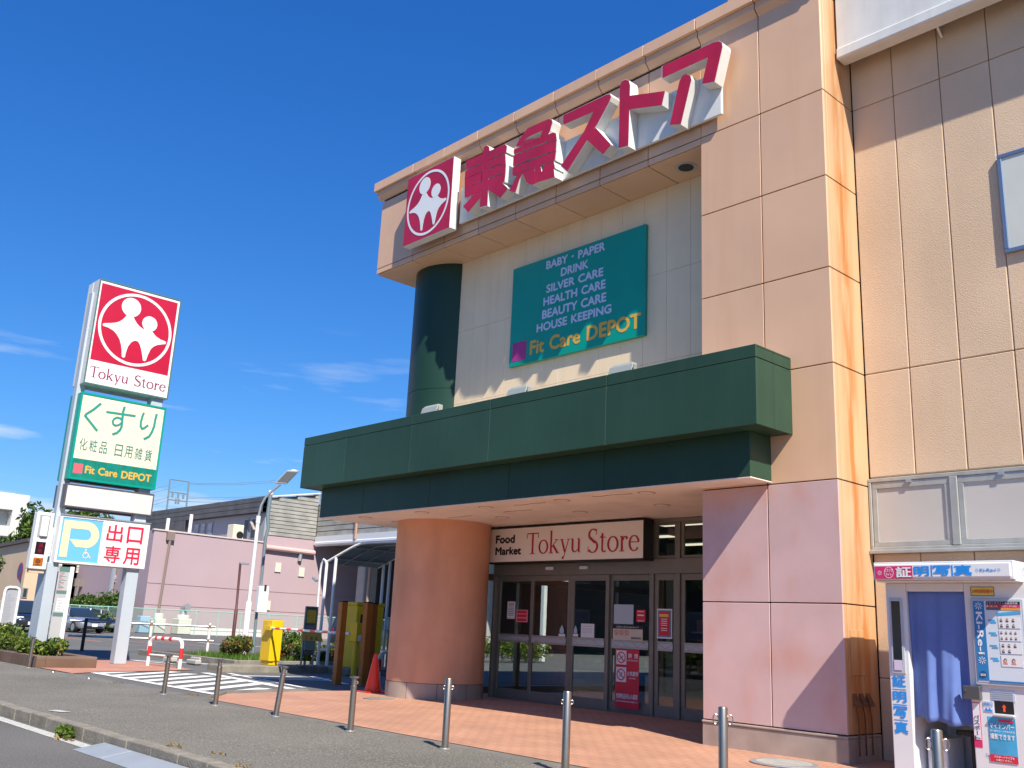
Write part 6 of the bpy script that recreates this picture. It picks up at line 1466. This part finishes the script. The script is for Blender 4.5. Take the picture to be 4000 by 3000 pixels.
mb = MB(); p2 = an(s3_(580, 100), 41.15); p3 = an(s3_(590, 1200), 42.4)
mb.tube([(p2.x, 41.15, 12), (p2.x, 41.15, 7.5), (p2.x+.2, 42.6, 7.0), (p2.x+.2, 42.6, 0)], .13, 8); mb.build('downpipe', M('downpipe_tan', (.42, .26, .18), .5), ax_)
mb = MB(); p4 = an(s3_(900, 1000), 50); mb.tube([(p4.x-.7, 50, 7.2), (p4.x-.7, 50, 5.2), (p4.x, 50, 4.6), (p4.x, 50, 0)], .16, 8); mb.build('inner_pipe', m_pipegrey, ax_)
# upper side with eaves and windows, its shade painted as dark siding
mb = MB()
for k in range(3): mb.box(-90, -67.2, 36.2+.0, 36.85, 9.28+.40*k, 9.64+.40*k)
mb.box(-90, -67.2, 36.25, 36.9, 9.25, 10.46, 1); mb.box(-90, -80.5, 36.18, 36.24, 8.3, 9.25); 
mb.build('shade_dark_eaves', [m_ribd, m_black], ax_)
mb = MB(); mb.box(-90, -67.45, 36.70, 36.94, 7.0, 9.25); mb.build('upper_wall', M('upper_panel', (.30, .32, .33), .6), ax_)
wl_ = [(-70.6, -69.9), (-69.4, -68.7), (-79.5, -78.6), (-78.2, -77.4), (-76.9, -76.1), (-84.5, -83.6)]
for a, b in wl_:
    mb = MB(); mb.box(a, b, 36.64, 36.69, 7.3, 8.9); w_ = mb.build('window', m_alu, ax_); mb = MB(); mb.box(a+.07, b-.07, 36.61, 36.639, 7.37, 8.83); mb.build('pane', m_winblue if a < -72 else m_bglass, w_)
for y, z, s in ((38.2, 5.2, .5), (40.3, 5.0, .5), (37.6, 2.3, .55)):
    mb = MB(); mb.box(-67.40, -67.33, y-s/2, y+s/2, z-.35, z+.35); mb.build('wall_vent', m_acwhite, pk)
mb = MB(); mb.tube([(-67.25, 36.9, 6.62), (-67.2, 41.2, 6.55)], .20, 10); mb.build('duct', M('duct_pink', (.60, .40, .38), .7), pk)
mb = MB(); mb.tube([(-67.2, 36.75, 7.6), (-67.2, 36.75, 0)], .10, 8); mb.build('drain_pipe', M('pipe_pink', (.58, .44, .42), .6), pk)
q = onX(s1_(738, 1250), -67.3); mb = MB(); mb.tube([(-67.3, q.y, q.z-.3), (-67.3, q.y, q.z+.3)], .17, 10); mb.build('wall_lamp', m_galv, pk, smooth=True)
# grey and brown pipes standing against the pink wall
mb = MB(); qa = onX(r7_(390, 800), -66.3); mb.tube([(-66.3, qa.y-.2, 0), (-66.3, qa.y, qa.z)], .10, 8); mb.box(-66.45, -66.2, qa.y-.28, qa.y+.28, qa.z-.35, qa.z+.25); mb.build('conduit', M('conduit_brown', (.22, .17, .15), .5), pk)
# roof-top plant
ru = thing('rooftop_unit', 'cream rooftop air unit with a round fan on the pink building', 'air unit', (-68, 34.6, 7))
q0 = onX(r7_(1190, 830), -67.6); q1 = onX(r7_(1345, 670), -67.6); mb = MB(); mb.box(-68.6, -67.6, q0.y, q1.y, 7.0, q1.z); u_ = mb.build('casing', M('unit_cream', (.70, .64, .48), .5), ru, bevel=.04)
mb = MB(); mb.tube([(-67.58, q0.y+.55, 7.35), (-67.56, q0.y+.55, 7.35)], .28, 16); mb.build('fan', m_black, u_)
for i, (px, py) in enumerate(((360, 580), (660, 530))):
    q = onX(r7_(px, py), -69.5+i*.5); mb = MB(); mb.tube([(-69.5+i*.5, q.y, 7.0), (-69.5+i*.5, q.y, q.z)], .13, 10); tag(mb.build('vent_pipe', m_white, smooth=True), ['white vent pipe at the left corner of the pink roof', 'tall white vent pipe midway along the pink roof'][i], 'pipe', 'vent pipes on the pink roof')
# light block further left
mb = MB(); mb.box(-120, -92, 40, 60, 0, 10.6); lbk = tag(mb.build('grey_block', m_concrete), 'pale grey concrete block behind the pink building', 'building')
mb = MB()
for z in (7.4, 9.0): mb.box(-91.99, -91.96, 40, 60, z, z+.05); 
mb.box(-110, -95, 39.96, 39.99, 7.0, 8.6); mb.build('window_band', m_winblue, lbk)
# building painted shade-dark mauve, with louvres and an outside stair, left of the pink one
mv = thing('mauve_building', 'pink building coloured mauve for shade, with louvre strips and an outside stair', 'building', (-80, 24, 0))
s_ = lambda px, x=-80: onX(px, x)
y0 = s_(r4_(540, 300)).y; y1 = s_(r4_(1420, 150)).y; zt = s_(r4_(1000, -90)).z
mb = MB(); mb.box(-92, -80, y0, y1, 0, s_(r3(1000, 1600)).z+1.2); mw = mb.build('wall', m_pinkdk, mv)
yb4 = s_(r4_(1640, 150)).y; mb = MB(); mb.box(-92, -79.5, y1, yb4, 0, s_(r4_(1500, 150)).z); mb.build('pink_bay', m_pinkwall, mv)
for a, b in ((935, 1000), (1245, 1450), (1470, 1600)):
    ya, yb5 = s_(r3(a, 1500), -79.9).y, s_(r3(b, 1500), -79.9).y; mb = MB()
    for k in range(4): z = s_(r3(1300, 1500+28*k), -79.9).z; mb.box(-80, -79.85, ya, yb5, z-.12, z+.05)
    mb.build('louvre', m_acwhite, mw)
q = s_(r4_(1550, 345), -79.4); mb = MB(); mb.lathe(-79.4, q.y, [(.0, q.z-.2), (.2, q.z), (.0, q.z+.2)], 12); mb.build('wall_light', m_lamp, mv)
q = s_(r4_(1295, 250), -78.5); mb = MB(); mb.tube([(-78.5, q.y-.3, 0), (-78.5, q.y, q.z)], .12, 8); mb.box(-78.7, -78.4, q.y-.35, q.y+.35, q.z-.6, q.z); mb.build('flue', M('flue_brown', (.2, .17, .15), .5), mv)
stq = [onX(r5_(u, 1350), -72) for u in (1290, 1400, 1560)]
mb = MB(); ys_ = [p.y for p in stq]
for y in (ys_[0], ys_[2]+.3): mb.tube([(-72, y, 0), (-72, y, 6.2)], .16, 6)
for k in range(4): mb.tube([(-72, ys_[0], .5+1.5*k), (-72, ys_[2], 1.9+1.5*k)], .11, 6); mb.box(-72.5, -71.9, ys_[0], ys_[2], 1.9+1.5*k, 2.0+1.5*k)
mb.build('outside_stair', m_galv, mv)
mb = MB(); mb.tube([(-71.5, ys_[1], 0), (-71.5, ys_[1]+.2, 6.2)], .16, 8); mb.build('stair_pipe', M('pipe_paleblue', (.55, .62, .64), .5), mv)
# beige building and white flats at the far left
bb_ = thing('beige_building', 'beige rendered low building with a sloping dark roof edge at the far left', 'building', (-85, 18, 0))
pA = onX(r3(490, 1108), -80); yP = pA.y; pB = onY(r3(-900, 1380), yP)
mb = MB(); mb.prism([(-80, yP, 0), (-80, yP, pA.z), (pB.x, yP, pB.z), (pB.x, yP, 0)], (0, 5, 0)); mb.box(-84, -79.95, yP+.01, yP+1.2, 0, pA.z-.1); bw_ = mb.build('wall', m_beige, bb_)
mb = MB(); d = Vector((pB.x+80, 0, pB.z-pA.z)); mb.prism([(-79.8, yP-.25, pA.z+.02), (-79.8, yP-.25, pA.z+.28), (pB.x, yP-.25, pB.z+.28), (pB.x, yP-.25, pB.z+.02)], (0, 5.4, 0)); mb.build('roof_edge', M('roof_brown', (.09, .07, .07), .6), bb_)
for px in ((400, 480),):
    q0 = onX(r4_(345, 560), -79.9); q1 = onX(r4_(460, 400), -79.9); 
    mb = MB(); mb.box(-79.94, -79.88, q0.y, q1.y, q0.z, q1.z); w_ = mb.build('window', m_alu, bb_); mb = MB(); mb.box(-79.879, -79.86, q0.y+.08, q1.y-.08, q0.z+.08, q1.z-.08); mb.build('shutter', m_bglass, w_)
fl_b = thing('white_flats', 'white apartment block with recessed balconies at the far left', 'apartment block', (-125, 30, 0))
XA = -120; pc = onX(r3(490, 350), XA); pd = onX(r3(400, 330), XA); zt = pc.z; yE = pc.y
mb = MB(); mb.box(-134, XA-1.5, yE-30, yE-.01, 0, zt-.5); mb.box(-134, XA, yE-1.6, yE, 0, zt-.05); fw_ = mb.build('wall', M('flats_white', (.62, .61, .58), .7, var=.03, vs=.3), fl_b)
mb = MB(); mb.box(-134, XA+.05, yE-30, yE-1.61, zt-1.9, zt-.02); mb.build('roof_slab', M('flats_slab', (.64, .63, .60), .7), fl_b)
fh = 3.0
for k in range(1, 6):
    z = zt-1.9-fh*k
    if z < 0: break
    mb = MB(); mb.box(XA-1.5, XA+.1, yE-30, yE-1.61, z, z+.22); mb.box(XA-.05, XA+.1, yE-30, yE-1.61, z+.22, z+1.15); mb.build('balcony', M('balcony_white', (.58, .58, .56), .6), fw_)
    for j in range(5):
        ya = yE-5.4-5.2*j; mb = MB(); mb.box(XA-1.52, XA-1.46, ya, ya+2.6, z+.3, z+2.4); w_ = mb.build('window', m_alu, fw_); mb = MB(); mb.box(XA-1.455, XA-1.44, ya+.1, ya+2.5, z+.4, z+2.3); mb.build('pane', m_winblue, w_)
mb = MB(); q = onX(r3(30, 200), XA); mb.tube([(XA-3, q.y, zt), (XA-3, q.y+.3, q.z+1.2)], .12, 6); mb.lathe(XA-3, q.y-.3, [(.5, zt), (.5, zt+.7)], 10); mb.build('roof_mast', m_galv, fl_b)
# ---------------------------------------------------------------- chain link fence, cooling units
fcn = thing('chain_link_fence', 'green chain link fence between the car park and the pink building', 'fence', (-64.5, 29, 0))
fp = [(-66.5, 18.0), (-65.3, 24.9), (-64.2, 27.6), (-62.9, 29.9), (-61.0, 32.2), (-58.5, 35.0), (-55, 38.5), (-50, 42.5)]
fz = 1.6
dense = []
for i in range(len(fp)-1):
    L = math.hypot(fp[i+1][0]-fp[i][0], fp[i+1][1]-fp[i][1]); n = max(1, round(L/1.9))
    for k in range(n): f = k/n; dense.append((fp[i][0]*(1-f)+fp[i+1][0]*f, fp[i][1]*(1-f)+fp[i+1][1]*f))
dense.append(fp[-1])
for x, y in dense:
    mb = MB(); mb.tube([(x, y, 0), (x, y, fz)], .035, 6); mb.build('fence_post', m_fencegr, fcn)
mb = MB(); mb.tube([(x, y, fz) for x, y in dense], .03, 6); mb.build('top_rail', m_fencegr, fcn)
m_mesh = bpy.data.materials.new('chain_mesh'); m_mesh.use_nodes = True
N_, L_ = m_mesh.node_tree.nodes, m_mesh.node_tree.links; pb = N_['Principled BSDF']; pb.inputs['Base Color'].default_value = (.25, .42, .36, 1)
tr_ = N_.new('ShaderNodeBsdfTransparent'); mx_ = N_.new('ShaderNodeMixShader'); mx_.inputs[0].default_value = .22; L_.new(tr_.outputs[0], mx_.inputs[1]); L_.new(pb.outputs[0], mx_.inputs[2]); L_.new(mx_.outputs[0], N_['Material Output'].inputs[0])
mb = MB()
for i in range(len(dense)-1): (xa, ya), (xb, yb6) = dense[i], dense[i+1]; mb.add([(xa, ya, .05), (xb, yb6, .05), (xb, yb6, fz-.03), (xa, ya, fz-.03)], [(0, 1, 2, 3)])
mb.build('wire_mesh', m_mesh, fcn)
for i, (a, b, t0, lab) in enumerate((((190, 660), (345, 350), 350, 'white cooling unit with round top, left of the pair behind the fence'), ((530, 680), (720, 375), 375, 'white cooling unit with a bent exhaust hood, right of the pair behind the fence'))):
    q0 = onX(r8_(a[0], 640), -65.0); q1 = onX(r8_(b[0], 640), -65.0); zt = onX(r8_((a[0]+b[0])/2, 430), -65).z; zc_ = onX(r8_((a[0]+b[0])/2, t0), -65).z
    u = thing('cooling_unit', lab, 'cooling unit', (-65.5, (q0.y+q1.y)/2, 0), 'cooling units behind the fence')
    mb = MB(); mb.box(-66.1, -65.0, q0.y, q1.y, 0, zt); c_ = mb.build('tank', m_acwhite, u, bevel=.05)
    mb = MB(); mb.lathe(-65.5, (q0.y+q1.y)/2, [((q1.y-q0.y)*.46, zt), ((q1.y-q0.y)*.46, zc_-.1), ((q1.y-q0.y)*.40, zc_)], 24); mb.build('round_top', m_acwhite, u, smooth=True)
    if i: mb = MB(); mb.tube([(-65.5, q1.y-.5, zc_), (-65.5, q1.y-.5, zc_+.45), (-65.1, q1.y-.4, zc_+.55)], .25, 10); mb.build('exhaust_hood', m_galv, u, smooth=True)
q0 = onX(r6(1310, 1000), -65.4); q1 = onX(r6(1440, 1000), -65.4); zt = onX(r6(1380, 850), -65.4).z
mb = MB(); mb.box(-66.1, -65.4, q0.y, q1.y, 0, zt); tag(mb.build('blue_cabinet', M('cabinet_blue', (.30, .46, .62), .5), bevel=.04), 'pale blue steel cabinet behind the fence beside the cooling units', 'cabinet')
mb = MB(); mb.box(-66.0, -65.8, 31, 36.5, .0, .25); mb.box(-66.0, -65.85, 31, 36.5, .32, .5); tag(mb.build('white_barrier', m_whiteold), 'low white barrier along the foot of the pink wall', 'barrier')
# ---------------------------------------------------------------- trees
def tree(name, label, cat, base, h, crown, n, size, mats, seed, lumps=12, group=None, trunk=.18):
    t = thing(name, label, cat, base, group); rg = random.Random(seed); b = Vector(base); cz = h-crown[2]
    tips = []; mb = MB()
    mb.tube([b, b+Vector((.1, .05, h*.3)), b+Vector((0, .1, h*.75))], [trunk, trunk*.75, trunk*.3], 8)
    for k in range(7):
        a = rg.uniform(0, 6.28); s = b+Vector((.05, .05, h*rg.uniform(.28, .5))); e = b+Vector((crown[0]*.7*math.cos(a), crown[1]*.7*math.sin(a), cz+crown[2]*rg.uniform(-.3, .5)))
        mb.tube([s, (s+e)/2+Vector((0, 0, .2)), e], [trunk*.4, trunk*.25, trunk*.08], 6)
    mb.build('trunk', m_bark, t); mb = MB()
    for k in range(lumps):
        while True:
            p = Vector((rg.uniform(-1, 1), rg.uniform(-1, 1), rg.uniform(-1, 1)))
            if p.length < 1: break
        c = (b.x+p.x*crown[0]*.72, b.y+p.y*crown[1]*.72, b.z+cz+p.z*crown[2]*.72); s = rg.uniform(.28, .48)
        mb.leaves(c, (crown[0]*s, crown[1]*s, crown[2]*s), n//lumps, size, rg, 0, len(mats))
    mb.build('crown', mats, t); return t
c = onX(r3(90, 1500), -41.0); tree('street_tree', 'loose leaved dark green street tree cut by the left edge of the view', 'tree', (-41.0, c.y-.75, 0), c.z+1.0, (1.15, 1.15, 1.25), 1300, .09, [m_leafd, m_leaf], 5, 14, trunk=.1)
for i, (px, hh, rr, l) in enumerate((((560, 900), .0, 1.0, 'dark tree between the white flats and the display box'), ((430, 1020), 0, 1.0, 'lower green tree beside the white flats'))):
    q = onX(r3(*px), -112); tree('background_tree', l, 'tree', (-112, q.y, 0), onX(r3(px[0], 470 if i == 0 else 850), -112).z, (2.6, 3.0, 4.2), 2600, .30, [m_leafd, m_leaf], 60+i, 14, 'trees behind the buildings')
for i, (u, v, rr) in enumerate(((640, 175, 4.2), (860, 260, 3.0), (1080, 230, 4.4))):
    q = onX(r5_(u, v), -150); tree('background_tree', ['leafy tree showing under the blank white sign box, left', 'small tree top showing under the middle of the blank sign box', 'leafy tree showing under the blank white sign box, right'][i], 'tree', (-150, q.y, 0), q.z+.8, (rr*.9, rr*.75, rr), 2400, .36, [m_leafd, m_leaf], 70+i, 14, 'trees behind the buildings')
for i, (u, v0, rr) in enumerate(((600, 510, 1.3), (740, 500, 1.35), (960, 495, 1.45))):
    q = onX(r6(u, v0), -68.5); q2 = onX(r6(u, 740), -68.5)
    shrub('round_bush', ['round clipped bush behind the fence, leftmost of three', 'round clipped bush behind the fence, middle of three', 'round clipped bush behind the fence beside the tower leg'][i], 'bush', (-68.5, q.y, (q.z)/2), (rr, rr, q.z/2), 2600, .12, [m_leafd, m_leaf], 'round bushes behind the fence', 4, 90+i, 0)
q = onX(r6(950, 950), -63.8); shrub('fence_creeper', 'creeper growing on the green fence right of the parked cars', 'creeper', (-63.3, q.y-.6, .75), (.35, 1.5, .75), 1200, .11, [m_leafd, m_leaf], None, 4, 97, 0)
# ---------------------------------------------------------------- overhead power frame and lines
XPW = -190
f7 = lambda u, v: onX(r7_(u, v), XPW)
pw = thing('power_pylon', 'thin steel twin pole power frame on the skyline behind the annex', 'pylon', (XPW, f7(470, 400).y, 0))
for (ut, vt), (ub, vb) in (((382, 72), (335, 480)), ((625, 105), (585, 480))):
    a, b = f7(ut, vt), f7(ub, vb); mb = MB(); mb.tube([(XPW, b.y-(a.y-b.y)*.8, 0), (XPW, b.y, b.z), (XPW, a.y, a.z)], .20, 6); mb.build('pole', m_pipegrey, pw)
for p, q in (((382, 72), (625, 105)), ((365, 232), (605, 265)), ((355, 335), (595, 362))):
    a, b = f7(*p), f7(*q); mb = MB(); mb.tube([a, b], .12, 6); mb.build('cross_bar', m_pipegrey, pw)
mb = MB()
for u, v in ((412, 268), (485, 280), (552, 290), (455, 355), (490, 358)): a = f7(u, v); mb.tube([a+Vector((0, 0, -.6)), a+Vector((0, 0, .5))], .22, 6)
mb.build('insulator', m_pipegrey, pw)
wire_px = [((450, 110), (-40, 225), 'left'), ((545, 128), (-40, 280), 'left'), ((385, 290), (-40, 370), 'left'), ((455, 300), (-40, 440), 'left'), ((625, 120), (1750, 85), 'right'), ((625, 135), (1750, 108), 'right'), ((600, 300), (1750, 275), 'right'), ((600, 318), (1750, 300), 'right'), ((590, 360), (1750, 335), 'right')]
for i, (p, q, s) in enumerate(wire_px):
    a, b = f7(*p), f7(*q); mb = MB(); n = 10
    mb.tube([a+(b-a)*(k/n)-Vector((0, 0, 1.2*4*(k/n)*(1-k/n)*.3)) for k in range(n+1)], .045, 4, 0, False); tag(mb.build('power_line', m_pipegrey), 'thin dark power line running %s from the steel power frame' % s, 'power line', 'power lines on the '+s)
# ================================================================== ACROSS THE STREET (seen mirrored in the glass doors)
t = thing('opposite_hedge', 'long clipped hedge across the street, seen mirrored in the doors', 'hedge', (-30, -5, -.13))
mb = MB(); rg = random.Random(12)
for k in range(40): mb.leaves((-52+1.15*k, -5.5, .5), (.85, .5, .55), 170, .11, rg, 0, 3)
mb.build('foliage', [m_leaf, m_leafy, m_leafd], t)
mb = MB(); mb.box(-60, 10, -20, -4.6, -.3, .02); tag(mb.build('opposite_pavement', m_asph), kind='structure')
ob = thing('opposite_flats', 'dark brown apartment block across the street, seen mirrored in the doors', 'apartment block', (-38, -22, 0))
mb = MB(); mb.box(-42, -24, -28, -18, 0, 13); ow = mb.build('wall', M('brown_tile', (.10, .075, .06), .7, var=.1, vs=2), ob)
for j in range(4):
    for i in range(6):
        x = -41+2.9*i; z = 1.2+3*j; mb = MB(); mb.box(x, x+1.6, -18.0, -17.94, z, z+1.5); w_ = mb.build('window', m_alu, ow); mb = MB(); mb.box(x+.1, x+1.5, -17.939, -17.92, z+.1, z+1.4); mb.build('pane', m_winblue, w_)
op = thing('opposite_sign_post', 'white post with a white sign box across the street, seen mirrored in the doors', 'sign post', (-33, -6, 0))
mb = MB(); mb.box(-33.2, -32.8, -6.6, -6.3, 0, 6); mb.build('post', m_white, op); mb = MB(); mb.box(-34.6, -33.2, -6.7, -6.3, 3.6, 5); mb.build('sign_box', m_white, op)
tree('opposite_tree', 'broad street tree across the street, seen mirrored in the doors', 'tree', (-26, -8, 0), 8, (3, 3, 2.8), 2500, .22, [m_leafd, m_leaf], 44, 14)
t = thing('tiled_house', 'old house with a grey tiled roof across the street, seen in the booth mirror', 'house', (-13, -13, 0))
mb = MB(); mb.box(-19, -8, -17, -10, 0, 3.2); mb.build('wall', M('house_wall', (.20, .16, .12), .8, var=.1, vs=1), t)
mb = MB(); n = 14
for k in range(n):
    y0_, z0_ = -9.2-4.3*k/n, 3.0+2.6*k/n; mb.box(-19.8, -7.2, y0_-.36, y0_, z0_, z0_+.13+.2)
mb.box(-19.8, -7.2, -17.8, -13.5, 3.0, 5.6); mb.build('tiled_roof', M('roof_tile', (.13, .135, .14), .45, var=.15, vs=6), t)
for x in (-17, -14, -11):
    mb = MB(); mb.box(x, x+1.5, -10.0, -9.95, 1, 2.4); w_ = mb.build('window', m_alu, t); mb = MB(); mb.box(x+.08, x+1.42, -9.949, -9.93, 1.08, 2.32); mb.build('pane', m_winblue, w_)
tree('opposite_tree', 'leafy tree beside the tiled house across the street', 'tree', (-22.5, -11, 0), 6.5, (2.4, 2.4, 2.2), 1800, .2, [m_leafd, m_leaf], 45, 12)
for i, (x, y) in enumerate(((-29.0, 22.5), (-29.6, 25.0), (-30.2, 27.5), (-30.8, 30.0))):
    shrub('lane_hedge', 'green hedge plant along the lane, seen through the glass doors', 'hedge', (x, y, .55), (.9, 1.5, .55), 900, .09, [m_leaf, m_leafy, m_leafd], 'hedge plants along the lane', 4, 130+i, 0)
for i, (x, y) in enumerate(((-16.6, 14.6), (-17.2, 16.4))):
    hb = thing('cycle_hoop', 'plain steel hoop beside the building, seen through the glass doors', 'hoop', (x, y, 0), 'steel hoops beside the building')
    mb = MB(); mb.tube([(x, y, 0), (x, y, .72), (x-.06, y+.06, .79), (x-.5, y+.5, .79), (x-.56, y+.56, .72), (x-.56, y+.56, 0)], .03, 10); mb.build('hoop', m_steel, hb, smooth=True)
    mb = MB(); mb.tube([(x, y, .3), (x-.56, y+.56, .3)], .018, 8); mb.build('cross_bar', m_steel, hb)
t = thing('lane_sign_post', 'white post with a small sign box, seen through the second glass door pane', 'sign post', (-31.5, 31.5, 0))
mb = MB(); mb.box(-31.6, -31.4, 31.4, 31.6, 0, 5.2); mb.build('post', m_white, t, bevel=.01)
mb = MB(); mb.box(-31.7, -31.3, 31.7, 33.0, 3.4, 4.4); mb.build('sign_box', m_white, t, bevel=.02)
